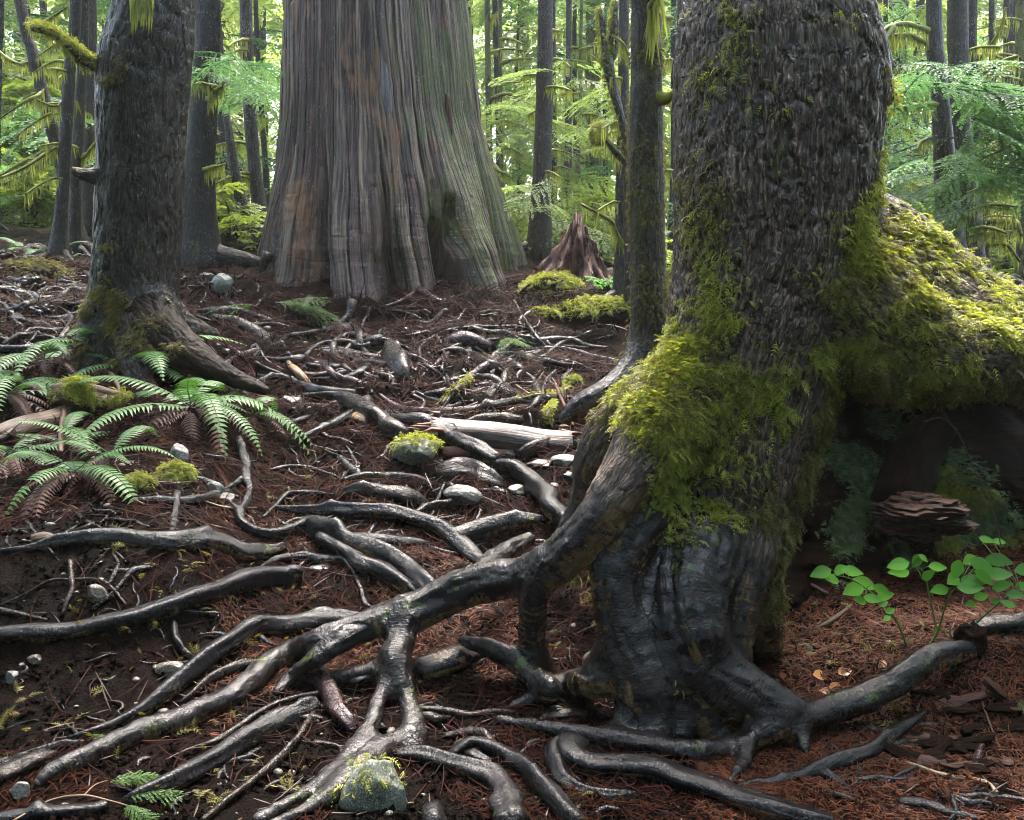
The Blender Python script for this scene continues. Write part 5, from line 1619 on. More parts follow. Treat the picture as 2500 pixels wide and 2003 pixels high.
def build_far_wood():
    A = Acc(); B = Acc()
    q = np.random.default_rng(88)
    items = []
    for i in range(3000):
        y = 24 + 46 * q.random() ** 0.8
        x = q.uniform(-0.75, 0.75) * y
        top = 3 + 0.33 * y
        gap = fbm([[x / y * 5, 0.3, y * 0.03]], 2, 5)[0]
        z = 1.8 + q.random() ** 0.85 * top * (0.9 + 0.45 * gap)
        items.append((np.array([x, y, z]), q.uniform(0, 2 * pi), q.uniform(-0.4, 0.15), q.normal(0, .35), q.uniform(1.8, 3.4)))
    v, f, a = boughs(items, BT_LOW, 89)
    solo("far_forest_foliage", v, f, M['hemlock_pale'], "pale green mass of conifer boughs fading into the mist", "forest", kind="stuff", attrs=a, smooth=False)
    for i in range(130):
        y = 22 + 45 * q.random()
        x = q.uniform(-0.7, 0.7) * y
        h = 16 + 6 * q.random(); rr = q.uniform(0.1, 0.3)
        n = 6
        C = np.column_stack([x + np.cumsum(q.normal(0, .08, n)), np.full(n, y), np.linspace(1.2, h, n)])
        v, f, a = tube(C, np.linspace(rr, rr * .5, n), 8, .05, seed=i)
        B.add(v, f, **a)
    v, f, a = B.out()
    solo("far_forest_trunks", v, f, M['bark_far'], "thin distant trunks standing in the misty wood", "forest", kind="stuff", attrs=a)


build_far_wood()
# ------------------------------------------------------------------ unseen boughs added overhead, behind and beyond to shade the foreground
def build_shade_boughs():
    q = np.random.default_rng(123)
    items = []
    for i in range(1300):
        u = q.random()
        if u < 0.015:               # a few boughs over the near trees
            x, y, z = q.uniform(-13, 13), q.uniform(0, 8.5), q.uniform(7.5, 11)
        elif u < 0.80:             # a dome of boughs blocking light from behind and beside the viewer
            a = q.uniform(pi * 0.78, pi * 2.22)
            el = radians(q.uniform(2, 52))
            rad = q.uniform(8.5, 13.5)
            x, y, z = cos(a) * cos(el) * rad * 1.15, sin(a) * cos(el) * rad * .95, max(0.7, sin(el) * rad + .5)
        else:                      # high boughs beyond the cedar, above the picture, cutting light from ahead
            y = q.uniform(18, 30)
            x = q.uniform(-1.1, 1.1) * y
            z = 1.5 + y * q.uniform(.36, .8)
        items.append((np.array([x, y, z]), q.uniform(0, 2 * pi), q.uniform(-.35, .15), q.normal(0, .3), q.uniform(2.2, 3.4)))
    v, f, a = boughs(items, BT_LOW, 124)
    solo("shade_boughs", v, f, M['hemlock'], "unseen evergreen boughs added around the viewer to shade the foreground", "forest", kind="stuff", attrs=a, smooth=False)


build_shade_boughs()
# ------------------------------------------------------------------ roots lying on the ground
def ground_path(rows, lift=0.45):
    """rows (px, py, full width px[, lift in m]) -> x y z r following the ground"""
    out = []
    for q in rows:
        px, py, w = q[:3]
        g = G(px, py)
        r_ = w * 0.5 * pxscale(g)
        l = q[3] if len(q) > 3 else r_ * lift
        g = G(px, py, l)
        out.append([*g, w * (0.66 if w > 24 else 0.58 if w > 14 else 0.52) * pxscale(g)])
    return np.array(out)


_rs = [0]
def root_mesh(rows, lift=0.45, k=18, lump=0.2, knots=4, squash=1.0, step=None, flute=0.10):
    _rs[0] += 1
    C = ground_path(rows, lift)
    m = np.median(C[:, 3])
    q = catmull(C, step=step or max(0.012, min(0.03, m * 0.8)))
    # small sideways wander so that the line is not a drawn curve
    s = np.concatenate([[0], np.cumsum(np.linalg.norm(np.diff(q[:, :3], axis=0), axis=1))])
    n = np.column_stack([vnoise(np.column_stack([s * 7, 0 * s + _rs[0], 0 * s + a]), 3) for a in (0.3, 5.3, 9.7)])
    q[:, :3] += n * m * 0.22
    return tube(q[:, :3], np.maximum(q[:, 3], 0.0015), k, lump, seed=_rs[0] * 3 + 1, knots=knots, squash=squash, flute=flute)


GR = "wet roots running over the path"
GS = "old roots on the slope below the cedar"


def root(label, rows, mat='wet_root', group=GR, lift=0.45, branches=(), name="exposed_root", cat="root", **kw):
    branches = list(branches)
    wmax = max(q[2] for q in rows)
    if wmax >= 19 and name == "exposed_root":      # side roots leaving the thick ones
        rg_ = np.random.default_rng(int(rows[0][0]) * 7 + int(rows[0][1]) + 5000)
        for b in range(2 if wmax < 30 else 3):
            i = rg_.integers(1, len(rows) - 1)
            dx, dy = rows[i + 1 if i + 1 < len(rows) else i][0] - rows[i - 1][0], rows[i + 1 if i + 1 < len(rows) else i][1] - rows[i - 1][1]
            ang = atan2(dy, dx) + rg_.choice([-1, 1]) * rg_.uniform(.35, 1.0)
            px, py, w = rows[i][0], rows[i][1], rows[i][2] * rg_.uniform(.28, .5)
            L = rg_.uniform(60, 170)
            br = []
            for s in range(6):
                br.append((px, py, max(w * (1 - s * .16), 3)))
                ang += rg_.normal(0, .35)
                px += cos(ang) * L / 5; py += sin(ang) * L / 5 * .6
            if 0 < py < 2040: branches.append(br)
    v, f, a = root_mesh(rows, lift, **kw)
    if not branches:
        return solo(name, v, f, M[mat], label, cat, group, attrs=a)
    lo, hi = v.min(0), v.max(0)
    t = thing(name, label, cat, ((lo[0] + hi[0]) / 2, (lo[1] + hi[1]) / 2, lo[2]), group)
    part("main_root", v, f, M[mat], t, a)
    for b in branches:
        v, f, a = root_mesh(b, lift, **kw)
        part("side_root", v, f, M[mat], t, a)
    return t


root("long wavy root with tan patches running along the top of the soil bank", [(-30, 1352, 8), (0, 1349, 9), (81, 1335, 13), (142, 1320, 26), (204, 1314, 28), (326, 1314, 29), (407, 1324, 31), (488, 1316, 33), (550, 1333, 33), (590, 1351, 32), (631, 1349, 29), (690, 1335, 18)], 'tree_root', lift=0.9, k=20)
root("smooth black root slanting across the bare soil bank, its right end snapped off", [(-40, 1556, 30), (0, 1552, 30), (81, 1545, 30), (163, 1540, 31), (244, 1524, 33), (326, 1508, 35), (407, 1483, 37), (488, 1451, 38), (570, 1426, 40), (631, 1412, 40), (692, 1411, 38), (735, 1410, 32)], lift=1.0, k=20, lump=.1)
root("black root bending sharply down left, ending in the soil bank above the tan-sided root", [(920, 1516, 26), (850, 1512, 31), (773, 1516, 35), (692, 1526, 33), (651, 1524, 33), (611, 1530, 34), (570, 1560, 34), (509, 1601, 34), (448, 1650, 34), (399, 1691, 32), (346, 1731, 30), (285, 1764, 27), (224, 1788, 22), (165, 1806, 12)], lift=1.2, k=20,
     branches=[[(900, 1530, 14), (862, 1545, 16), (836, 1556, 10)]])
root("dark root under the tan-sided root, sinking into earth at lower left", [(775, 1722, 26), (692, 1756, 35), (631, 1788, 37), (550, 1837, 38), (468, 1886, 38), (407, 1919, 36), (346, 1943, 34), (305, 1960, 22)], lift=1.0, k=20)
root("half-buried black root in the bottom left corner", [(262, 1968, 22), (244, 1972, 27), (163, 1984, 30), (81, 1993, 30), (0, 2002, 28), (-40, 2005, 26)], lift=0.5)
root("thin grey stripped root bowed between two thick roots", [(800, 1690, 12), (773, 1695, 15), (712, 1706, 13), (651, 1730, 13), (590, 1768, 13), (529, 1805, 13), (478, 1823, 6)], 'grey_root', lift=2.5, k=10, lump=.08)
root("grey-topped root arching over a gap above the tan-sided root", [(645, 1615, 12), (600, 1620, 18), (570, 1630, 19), (509, 1658, 17), (468, 1695, 14), (440, 1717, 8)], 'grey_root', lift=1.6, k=12)
root("thin split root hanging down through the lower left gap", [(778, 1715, 12), (745, 1776, 15), (692, 1841, 18), (611, 1911, 18), (550, 1959, 16), (495, 2004, 14)], 'brown_root', lift=1.6, k=10, lump=.25)
root("smooth purple-barked root finger poking up in the left foreground", [(748, 1652, 18), (760, 1646, 27), (782, 1656, 32), (806, 1695, 33), (830, 1740, 29), (855, 1770, 23), (867, 1788, 12)], 'purple_root', lift=1.8, k=18, lump=.06)
root("short upright stub standing in the bare soil", [(173, 1370, 14), (175, 1414, 15), (177, 1438, 15), (163, 1471, 13), (152, 1500, 8)], 'brown_root', lift=1.5, k=10)
root("thread-like root bowed over the bare soil at left", [(0, 1479, 5), (61, 1451, 6), (122, 1418, 8), (183, 1416, 8), (244, 1418, 9), (277, 1442, 9), (307, 1477, 6)], 'brown_root', lift=2.0, k=8)
root("thin root leaving the left edge above the black slanting root", [(-20, 1480, 12), (0, 1489, 13), (61, 1503, 11), (116, 1515, 7)], 'brown_root', k=8)
root("dark forked root twisting beside the tan stone in the soil bank", [(372, 1386, 9), (326, 1394, 15), (301, 1418, 13), (265, 1459, 11), (225, 1485, 6)], 'wet_root', lift=1.0, k=10, branches=[[(275, 1352, 6), (288, 1376, 10), (280, 1400, 12), (262, 1440, 8)]])
root("stubby root dropping behind the bent black root", [(425, 1518, 14), (430, 1560, 18), (450, 1588, 16), (472, 1605, 11)], 'wet_root', lift=1.2, k=12)
root("broken orange-brown root end at the lower left edge", [(-20, 1908, 34), (0, 1898, 34), (61, 1870, 38), (105, 1852, 32), (135, 1840, 18)], 'brown_root', lift=1.0, lump=.3)
root("dark root flush with the soil above the broken orange-brown end", [(-20, 1868, 20), (0, 1866, 21), (61, 1845, 19), (142, 1821, 17), (206, 1812, 9)], 'wet_root', lift=.6)
# the arch in the middle left
root("thick blue-black root arching over an ochre-lined hollow", [(560, 1225, 10), (582, 1250, 17), (588, 1278, 21), (620, 1299, 24), (669, 1305, 26), (709, 1295, 28), (750, 1284, 34), (790, 1300, 42), (850, 1322, 38), (922, 1344, 36), (963, 1365, 35), (1004, 1394, 37), (1032, 1422, 39), (1056, 1448, 36)], lift=1.5, k=22,
     branches=[[(790, 1310, 30), (850, 1352, 30), (881, 1377, 30), (922, 1390, 32), (963, 1414, 30), (995, 1436, 26), (1020, 1458, 18)]])
root("twisted dark strand with a thin dangling tail under the arching root", [(632, 1390, 9), (672, 1365, 15), (733, 1357, 19), (794, 1365, 20), (840, 1368, 20), (853, 1381, 19), (867, 1402, 13), (881, 1438, 12), (892, 1475, 13), (924, 1490, 7)], lift=1.2, k=14, lump=.22)
root("long black root with bare tan strip curving down to the main root", [(665, 1240, 10), (730, 1248, 21), (800, 1246, 27), (881, 1246, 28), (962, 1250, 28), (1027, 1270, 30), (1084, 1294, 32), (1124, 1331, 32), (1150, 1354, 32), (1190, 1384, 22)], lift=0.9, k=20)
root("black root lying behind the blue-black arch", [(790, 1315, 24), (861, 1320, 30), (930, 1326, 30), (1010, 1325, 26), (1050, 1330, 14)], lift=.5, k=16)
root("sawn grey-black root stub pointing at the mossy spruce", [(1106, 1312, 35), (1165, 1296, 40), (1226, 1279, 38), (1290, 1270, 26), (1340, 1268, 14)], 'tree_root', lift=.8, k=20, lump=.08)
root("dark root half hidden behind the forked foreground root", [(1018, 1642, 40), (1085, 1622, 46), (1140, 1604, 40), (1200, 1600, 20)], lift=.5, k=18)
root("thin dark root bridging the forked foreground root", [(858, 1668, 10), (870, 1662, 15), (922, 1648, 16), (971, 1642, 15), (1010, 1647, 9)], 'wet_root', lift=5.0, k=10, lump=.2)
root("thin brown root stretched along red litter below the main fork", [(1010, 1731, 10), (1085, 1735, 17), (1146, 1746, 19), (1207, 1738, 18), (1256, 1741, 10)], 'brown_root', lift=.9, k=12, lump=.22)
root("short torn brown root stub in the lower centre", [(1083, 1797, 13), (1146, 1788, 20), (1187, 1800, 22), (1208, 1826, 12)], 'brown_root', lift=.9, k=12, lump=.3)
root("broken brown stick-like root beside a pale pebble", [(1310, 1762, 8), (1340, 1752, 16), (1390, 1744, 22), (1432, 1746, 16)], 'brown_root', lift=.8, k=10, lump=.2)
root("hooked black root curling back on itself near the bottom centre", [(1405, 1800, 26), (1385, 1805, 32), (1358, 1822, 36), (1350, 1850, 37), (1366, 1882, 35), (1382, 1911, 31), (1431, 1931, 23), (1492, 1939, 19), (1551, 1939, 11)], lift=.8, k=18)
root("long black root with a bare scar sweeping to the bottom right", [(1388, 1806, 40), (1394, 1840, 47), (1431, 1862, 47), (1492, 1866, 47), (1553, 1878, 49), (1614, 1886, 51), (1650, 1897, 53), (1711, 1917, 54), (1772, 1943, 52), (1854, 1968, 48), (1935, 1987, 42), (2030, 2008, 30)], lift=.9, k=24)
root("black root winding down to the bottom edge left of the hooked one", [(1103, 1847, 20), (1126, 1829, 32), (1166, 1817, 35), (1207, 1829, 37), (1248, 1850, 38), (1288, 1878, 38), (1317, 1911, 38), (1350, 1943, 38), (1382, 1976, 36), (1415, 2008, 34)], lift=.9, k=20, branches=[[(1150, 1830, 24), (1165, 1850, 22), (1200, 1862, 14)]])
root("thick root bending down steeply to the bottom edge beside the green rock", [(958, 1835, 18), (1024, 1841, 31), (1085, 1862, 36), (1146, 1878, 40), (1199, 1888, 44), (1227, 1917, 47), (1240, 1959, 50), (1250, 2010, 50)], 'tree_root', lift=1.0, k=22)
root("half-buried dark root below the green rock at the bottom edge", [(1060, 1985, 40), (1066, 2010, 44), (1070, 2030, 44)], lift=.3)
# right foreground
root("weathered grey-brown log of root at the right edge above the hollow bank", [(2355, 1552, 26), (2390, 1538, 34), (2423, 1532, 38), (2500, 1530, 46), (2560, 1530, 46)], 'grey_root', lift=.9, k=20)
root("slim vertical peg of root by the curved right-hand root", [(2324, 1542, 10), (2330, 1593, 13), (2326, 1640, 11)], 'wet_root', lift=3.0, k=10)
root("knobbly black root snaking through red litter at the right", [(2262, 1740, 12), (2220, 1768, 22), (2179, 1797, 30), (2138, 1829, 28), (2077, 1854, 28), (2016, 1870, 30), (1968, 1890, 26), (1894, 1907, 22), (1833, 1911, 20), (1770, 1932, 12)], 'wet_root', lift=.8, k=16, lump=.28, branches=[[(1985, 1885, 20), (2040, 1905, 18), (2080, 1935, 10)]])
root("thin black root curving up the dark right bank", [(2160, 1913, 12), (2220, 1882, 15), (2281, 1862, 13), (2322, 1837, 13), (2362, 1806, 15), (2405, 1805, 9)], 'wet_root', lift=1.0, k=10)
root("short wet root lying in litter at bottom right", [(2196, 1958, 16), (2260, 1968, 26), (2322, 1988, 22), (2384, 2002, 16)], 'wet_root', lift=.7, k=12)
root("straight dark root reaching the right edge near the bottom", [(2278, 1951, 13), (2362, 1947, 18), (2423, 1947, 18), (2520, 1957, 14)], 'wet_root', lift=.7, k=12, branches=[[(2423, 1935, 14), (2397, 1959, 13), (2373, 1990, 8)]])
root("thin root trailing below the knobbly black root", [(2008, 1929, 12), (2077, 1951, 12), (2120, 1969, 9)], 'brown_root', lift=.7, k=8)
root("short root peg crossing the straight dark root at bottom right", [(2322, 1908, 12), (2326, 1951, 13), (2334, 1984, 13), (2316, 2006, 10)], 'wet_root', lift=1.6, k=10)
root("smooth purple-brown root finger low on the dark right bank", [(2397, 1818, 16), (2385, 1858, 19), (2368, 1892, 10)], 'purple_root', lift=1.0, k=12)
# the middle
root("black root sweeping from the silvered log down to the pile of stones", [(930, 1018, 12), (1003, 1023, 24), (1059, 1035, 28), (1092, 1059, 30), (1124, 1080, 30), (1165, 1100, 30), (1212, 1124, 24)], lift=2.6, k=18)
root("dark root curving from the stones into the mossy spruce's base", [(1106, 1124, 10), (1165, 1124, 20), (1205, 1132, 28), (1246, 1140, 36), (1278, 1157, 36), (1315, 1189, 36), (1343, 1230, 38), (1368, 1254, 40), (1387, 1288, 38), (1370, 1312, 28)], lift=1.4, k=20)
root("short black root tucked under the silvered log", [(1000, 1064, 13), (1063, 1071, 17), (1112, 1086, 12)], lift=.9, k=12)
root("black root crossing below the furrowed trunk to a snapped end", [(500, 930, 18), (520, 937, 21), (567, 940, 21), (628, 932, 19), (665, 921, 19), (709, 933, 19), (770, 954, 23), (830, 962, 20), (868, 962, 17)], lift=1.0, k=14)
root("grey-brown weathered root sloping down to the silvered log", [(740, 968, 14), (800, 965, 20), (840, 974, 30), (901, 1010, 38), (960, 1045, 34), (1000, 1066, 22)], 'grey_root', lift=.8, k=18, lump=.2)
root("dark rounded root just above the silvered log", [(1130, 1034, 12), (1185, 1022, 22), (1230, 1022, 24), (1275, 1026, 18)], 'brown_root', lift=.6, k=14)
root("smooth dark root lying across the litter above the log", [(1045, 1005, 8), (1144, 1003, 18), (1205, 990, 20), (1266, 978, 18), (1310, 988, 9)], 'brown_root', lift=.7, k=14)
root("low arched root between the log and the pale stones", [(1262, 1114, 18), (1307, 1092, 28), (1367, 1083, 30), (1412, 1090, 24)], 'brown_root', lift=1.2, k=16)
root("carved-looking tan and grey driftwood root in the path", [(838, 1205, 16), (870, 1198, 26), (901, 1199, 28), (962, 1205, 30), (1003, 1217, 28), (1042, 1231, 14)], 'grey_root', lift=.9, k=18, lump=.3)
root("orange-brown curved root shielding the pale triangular stone", [(1012, 1256, 14), (1051, 1236, 23), (1104, 1230, 20), (1160, 1221, 10)], 'brown_root', lift=1.0, k=14, lump=.2)
root("dark lumpy root above the carved driftwood root", [(836, 1178, 16), (870, 1166, 20), (901, 1161, 20), (962, 1165, 22), (1023, 1173, 20), (1054, 1186, 9)], 'wet_root', lift=.8, k=14, lump=.25, branches=[[(826, 1116, 12), (853, 1145, 17), (884, 1168, 14)]])
root("grooved grey slab of worn root behind the triangular stone", [(1075, 1158, 36), (1110, 1152, 50), (1150, 1162, 52), (1195, 1176, 42), (1228, 1190, 22)], 'grey_root', lift=.3, k=20, lump=.2)
root("thin dark root rising to the clump beside the broken root end", [(700, 1080, 8), (730, 1071, 15), (790, 1047, 20), (850, 1015, 22), (872, 998, 14)], 'wet_root', lift=1.0, k=12, branches=[[(686, 1040, 8), (750, 1019, 13), (790, 995, 15), (834, 980, 13)]])
root("dark root below the ferns joining an upright stub", [(340, 1224, 14), (380, 1224, 18), (426, 1226, 19), (486, 1220, 18), (523, 1209, 17), (560, 1198, 14)], 'wet_root', lift=.9, k=12, branches=[[(432, 1204, 15), (426, 1258, 17), (415, 1313, 13)]])
root("dark root hanging from the fern bank then curling left", [(580, 1070, 14), (588, 1095, 19), (600, 1130, 21), (602, 1169, 22), (610, 1195, 18), (600, 1225, 18), (580, 1252, 14)], 'wet_root', lift=1.2, k=12, branches=[[(596, 1165, 14), (566, 1184, 13), (520, 1212, 9)]])
root("thin dark root crossing right of the yellow moss clump", [(435, 1162, 9), (507, 1177, 15), (547, 1203, 13), (584, 1214, 6)], 'wet_root', lift=1.2, k=10)
root("thin kinked root above the long black root with bare strip", [(645, 1262, 9), (670, 1238, 13), (697, 1210, 15), (730, 1203, 15), (770, 1205, 15), (815, 1209, 8)], 'wet_root', lift=1.0, k=10)
# slope below the cedar
root("pale grey root leading from cedar's left foot toward black snapped root", [(520, 770, 12), (540, 778, 18), (588, 790, 24), (640, 820, 24), (680, 845, 12)], 'grey_root', GS, lift=.8, k=14)
root("looped thin root pair beside the tan stick", [(700, 820, 8), (680, 838, 11), (632, 860, 11), (626, 885, 11), (650, 900, 10), (690, 915, 8), (705, 930, 6)], 'grey_root', GS, lift=1.3, k=10, branches=[[(636, 858, 8), (650, 880, 9), (690, 905, 7)]])
root("wavy dark root strung across the slope under the cedar", [(745, 896, 8), (750, 865, 11), (790, 838, 13), (850, 833, 13), (881, 848, 15), (915, 832, 13), (930, 810, 12), (955, 806, 12), (985, 814, 9)], 'wet_root', GS, lift=1.2, k=12)
root("gnarled grey eroded root stump facing the path", [(938, 812, 16), (952, 842, 28), (968, 880, 34), (984, 915, 26), (994, 938, 10)], 'grey_root', GS, lift=.5, k=20, lump=.3)
root("thin root snaking down from the gnarled grey stump", [(935, 850, 8), (970, 842, 10), (1005, 858, 10), (1040, 890, 9), (1080, 920, 9), (1095, 950, 7)], 'brown_root', GS, lift=1.0, k=8)
root("smooth purplish root surfacing at the left foot of the slope", [(790, 808, 14), (830, 804, 22), (870, 806, 22), (900, 812, 12)], 'purple_root', GS, lift=.5, k=14)
root("smooth purplish root hump in the middle of the slope", [(1085, 840, 16), (1110, 834, 26), (1150, 834, 28), (1195, 845, 18)], 'purple_root', GS, lift=.5, k=14)
root("mossy brown root bow in the litter right of the gnarled stump", [(1060, 868, 12), (1105, 856, 18), (1150, 868, 20), (1190, 890, 20), (1225, 900, 12)], 'brown_root', GS, lift=.6, k=14)
root("thin straight root running down the slope's right side", [(1255, 735, 6), (1275, 770, 7), (1305, 815, 8), (1335, 850, 6)], 'grey_root', GS, lift=1.5, k=8)
root("thin long root under the hemlock seedling", [(1200, 840, 7), (1260, 835, 8), (1340, 845, 8), (1450, 850, 8), (1480, 850, 5)], 'brown_root', GS, lift=1.0, k=8)
root("curled dark root under the mossy twig at the path's centre", [(1185, 985, 10), (1190, 960, 12), (1210, 945, 12), (1235, 945, 8)], 'brown_root', GS, lift=1.5, k=10)
root("thin upright root strand left of the mossy twig", [(1080, 850, 6), (1090, 880, 8), (1092, 920, 8), (1100, 960, 7), (1080, 1000, 6)], 'brown_root', GS, lift=1.2, k=8)
root("black root peeking between the furrowed trunk and the grey trunk", [(165, 600, 10), (200, 602, 14), (240, 604, 12)], 'wet_root', GS, lift=1.0, k=10)
root("black log-like root at the left edge behind the ferns", [(-30, 852, 18), (0, 852, 18), (60, 854, 19), (105, 852, 12)], 'wet_root', GS, lift=.8, k=12)

# many lesser roots, each its own object
_wild = []


def wild_roots(n, region, length, width, label, group, mats, seed, slope=0.0, lift=0.8):
    q = np.random.default_rng(seed)
    for i in range(n):
        px, py = q.uniform(region[0], region[2]), q.uniform(region[1], region[3])
        L = q.uniform(*length)
        a = slope + q.normal(0, 0.55)
        if q.random() < .5: a += pi
        rows = []
        w = q.uniform(*width)
        steps = 6
        for s in range(steps + 1):
            t = s / steps
            rows.append((px, py, max(w * (0.35 + 1.1 * sin(pi * (0.1 + 0.8 * t))) * 0.8, 3.0)))
            a += q.normal(0, 0.45)
            px += cos(a) * L / steps
            py = np.clip(py + sin(a) * L / steps * 0.55, region[1] - 10, region[3] + 20)
        _wild.append((w * L, label, rows, mats[i % len(mats)], group, lift * q.uniform(.4, 1.4)))


wild_roots(90, (0, 610, 225, 850), (60, 220), (5, 15), "greyish tangled root on the bank behind the furrowed trunk", "tangle of roots behind the furrowed trunk", ['wet_root', 'grey_root', 'brown_root'], 201, 0.25)
wild_roots(34, (445, 590, 640, 780), (60, 160), (4, 10), "weathered root between the furrowed trunk and the cedar's foot", "roots between the trunk and the cedar", ['grey_root', 'brown_root'], 202, 0.2)
wild_roots(100, (640, 760, 1450, 985), (50, 190), (2.5, 7), "slender brown root in red litter below the cedar", "slender roots on the litter slope", ['brown_root', 'wet_root', 'purple_root', 'brown_root'], 203, 0.15)
wild_roots(64, (650, 770, 1420, 985), (120, 340), (7, 17), "wandering dark root half sunk in the litter slope", "half-sunk roots of the litter slope", ['wet_root', 'brown_root', 'purple_root'], 213, 0.2, .5)
wild_roots(60, (620, 1000, 1300, 1400), (60, 220), (4, 13), "slender dark root in the wet middle of the path", "slender roots in the middle of the path", ['wet_root', 'brown_root'], 204, 0.1)
wild_roots(30, (20, 1240, 560, 1330), (40, 140), (4, 10), "slender dark root dangling under the fern bank", "slender roots under the fern bank", ['wet_root', 'brown_root'], 205, 0.6)
wild_roots(34, (20, 1380, 560, 1800), (40, 150), (3, 9), "rootlet sticking from the bare soil bank", "rootlets of the soil bank", ['brown_root', 'wet_root', 'grey_root'], 206, 0.9)
wild_roots(56, (600, 1500, 1900, 1990), (60, 220), (4, 15), "slender dark root threading between the thick front roots", "slender roots among the thick front roots", ['wet_root', 'brown_root'], 207, 0.2)
wild_roots(44, (1950, 1780, 2490, 1995), (60, 220), (4, 15), "slender root in red litter at the lower right", "slender roots of the lower right litter", ['wet_root', 'brown_root'], 208, 0.1)
wild_roots(16, (300, 1850, 900, 1995), (60, 160), (4, 12), "slender dark root near the lower left corner", "slender roots of the lower left", ['wet_root', 'brown_root'], 209, -0.4)

_wild.sort(key=lambda z: -z[0])
for _s, label, rows, mt, group, lf in _wild[:290]:
    root(label, rows, mt, group, lf, k=9, knots=0, lump=.25, name="thin_root")
_A = Acc()
for _s, label, rows, mt, group, lf in _wild[290:]:
    v, f, a = root_mesh(rows, lf, 8, .2, 0)
    _A.add(v, f, **a)
v, f, a = _A.out()
solo("lesser_rootlets", v, f, M['brown_root'], "the thinnest rootlets threading through soil and litter", "rootlets", kind="stuff", attrs=a)

# ------------------------------------------------------------------ rocks
def rock(label, px, py, w, h, mat, seed, depth=None, facets=7, lift=0.15, name="rock", tilt=0.0, cut=0.6, wedge=0.0):
    g = G(px, py + h * 0.35)
    s = pxscale(g)
    rx, rz = w * .5 * s, h * .5 * s
    ry = (depth or 0.8) * rx
    q = np.random.default_rng(seed)
    import bmesh
    bm = bmesh.new()
    bmesh.ops.create_icosphere(bm, subdivisions=5, radius=1.0)
    V = np.array([v.co[:] for v in bm.verts]); F = np.array([[v.index for v in f.verts] for f in bm.faces])
    bm.free()
    for _ in range(facets + 5):          # chip flat faces off
        n = unit(q.normal(0, 1, 3)); d = q.uniform(cut, cut + 0.2)
        t = V @ n
        V = V - np.maximum(t - d, 0)[:, None] * n * 0.96
    V = V / np.abs(V).max(0)
    if name == 'boulder': V[:, 0] *= 1 - wedge * V[:, 2]
    V = V + V * (0.05 * fbm(V * 3 + seed, 3, seed))[:, None] + V * (0.03 * fbm(V * 9, 3, seed))[:, None]
    c, s2 = cos(tilt), sin(tilt)
    V = np.column_stack([V[:, 0] * c - V[:, 2] * s2, V[:, 1], V[:, 0] * s2 + V[:, 2] * c])
    V = V * np.array([rx, ry, rz]) + np.array([g[0], g[1] + ry * 0.3, g[2] + rz * (0.3 + lift)])
    o = solo(name, V, F, M[mat], label, "rock", "stones of the path")
    return o, V, F


def rock_moss(o, V, F, n, size, mat, seed, top=0.3, side=None):
    N = vnormals(V, F)
    w = ss(N[:, 2] + 0.4 * fbm(V * 14, 2, seed), top, top + .5)
    if side is not None: w = w * ss(N @ np.array(side), -0.1, .6)
    w[N[:, 1] > 0.6] = 0
    v, f, a = moss_on(V, N, w, n, size, 0.8, seed=seed)
    m = link("moss", mesh_np("moss", v - np.array(o.location), f, True, a), M[mat], o)
    m["kind"] = "stuff"


o, V, F = rock("large wedge-shaped greenish boulder at the bottom left of centre", 918, 1910, 165, 180, 'rock_green', 3, .7, 5, .05, "boulder", -0.22, .6, .38)
rock_moss(o, V, F, 45, (.015, .04), 'moss', 31, .1, (-.6, -.5, .6))
o, V, F = rock("rounded mossy-topped boulder left of the black sweeping root", 1015, 1098, 120, 78, 'rock_green', 5, .8, 6, .1, "boulder", .1, .7)
rock_moss(o, V, F, 240, (.02, .06), 'moss', 32, .35)
rock("pale triangular stone in the middle of the path", 1127, 1206, 100, 62, 'rock_grey', 8, .7, 4, .1, tilt=.2, cut=.5)
rock("small tan stone right of the triangular one", 1262, 1196, 48, 30, 'rock_tan', 9)
rock("blue-green stone under the knuckle of black roots", 1232, 1110, 52, 32, 'rock_blue', 10)
rock("flat brown-grey stone right of the root knuckle", 1320, 1130, 66, 24, 'rock_tan', 11)
rock("white flat stone against the mossy spruce's rear root", 1378, 1124, 70, 36, 'rock_grey', 12, cut=.6)
rock("wet blue-grey stone by the rear root's edge", 1392, 1160, 44, 26, 'rock_blue', 13)
rock("light grey stone between fern fronds", 440, 1108, 52, 66, 'rock_grey', 14, .6, cut=.6)
rock("smooth blue-grey stone below the ferns", 522, 1192, 48, 44, 'rock_blue', 15, .8, 3, cut=.8)
rock("tan stone set in the bare soil bank", 238, 1445, 60, 50, 'rock_tan', 16, .6)
rock("small buff stone low in the soil bank", 85, 1610, 40, 28, 'rock_tan', 17, .7)
rock("grey-blue stone at the left edge of the soil bank", 30, 1652, 34, 34, 'rock_blue', 18, .7)
rock("tiny grey stone beside the buff one", 52, 1626, 18, 18, 'rock_blue', 19)
rock("flat brown stone under the bent black root", 415, 1632, 76, 44, 'rock_tan', 20, .6)
rock("speckled brown egg-shaped stone in the dark gap under the spruce", 1442, 1612, 42, 56, 'rock_tan', 21, .7, 2, cut=.85)
rock("smooth pale pebble under the spruce's front root", 1357, 1733, 38, 20, 'rock_grey', 22, .8, 2, cut=.9)
rock("pale chipped rock at the lower left corner", 50, 1930, 60, 60, 'rock_grey', 23, .6)
rock("grey boulder between the furrowed trunk and cedar", 500, 672, 44, 26, 'rock_blue', 24, .8)
rock("mossy dark boulder by the cedar's left foot", 545, 690, 60, 60, 'rock_green', 25, .8)
rock("small pale stone on the slope left of the loops", 585, 865, 26, 22, 'rock_grey', 26)
rock("blue-grey upright stone by the looped roots", 622, 850, 24, 32, 'rock_blue', 27)
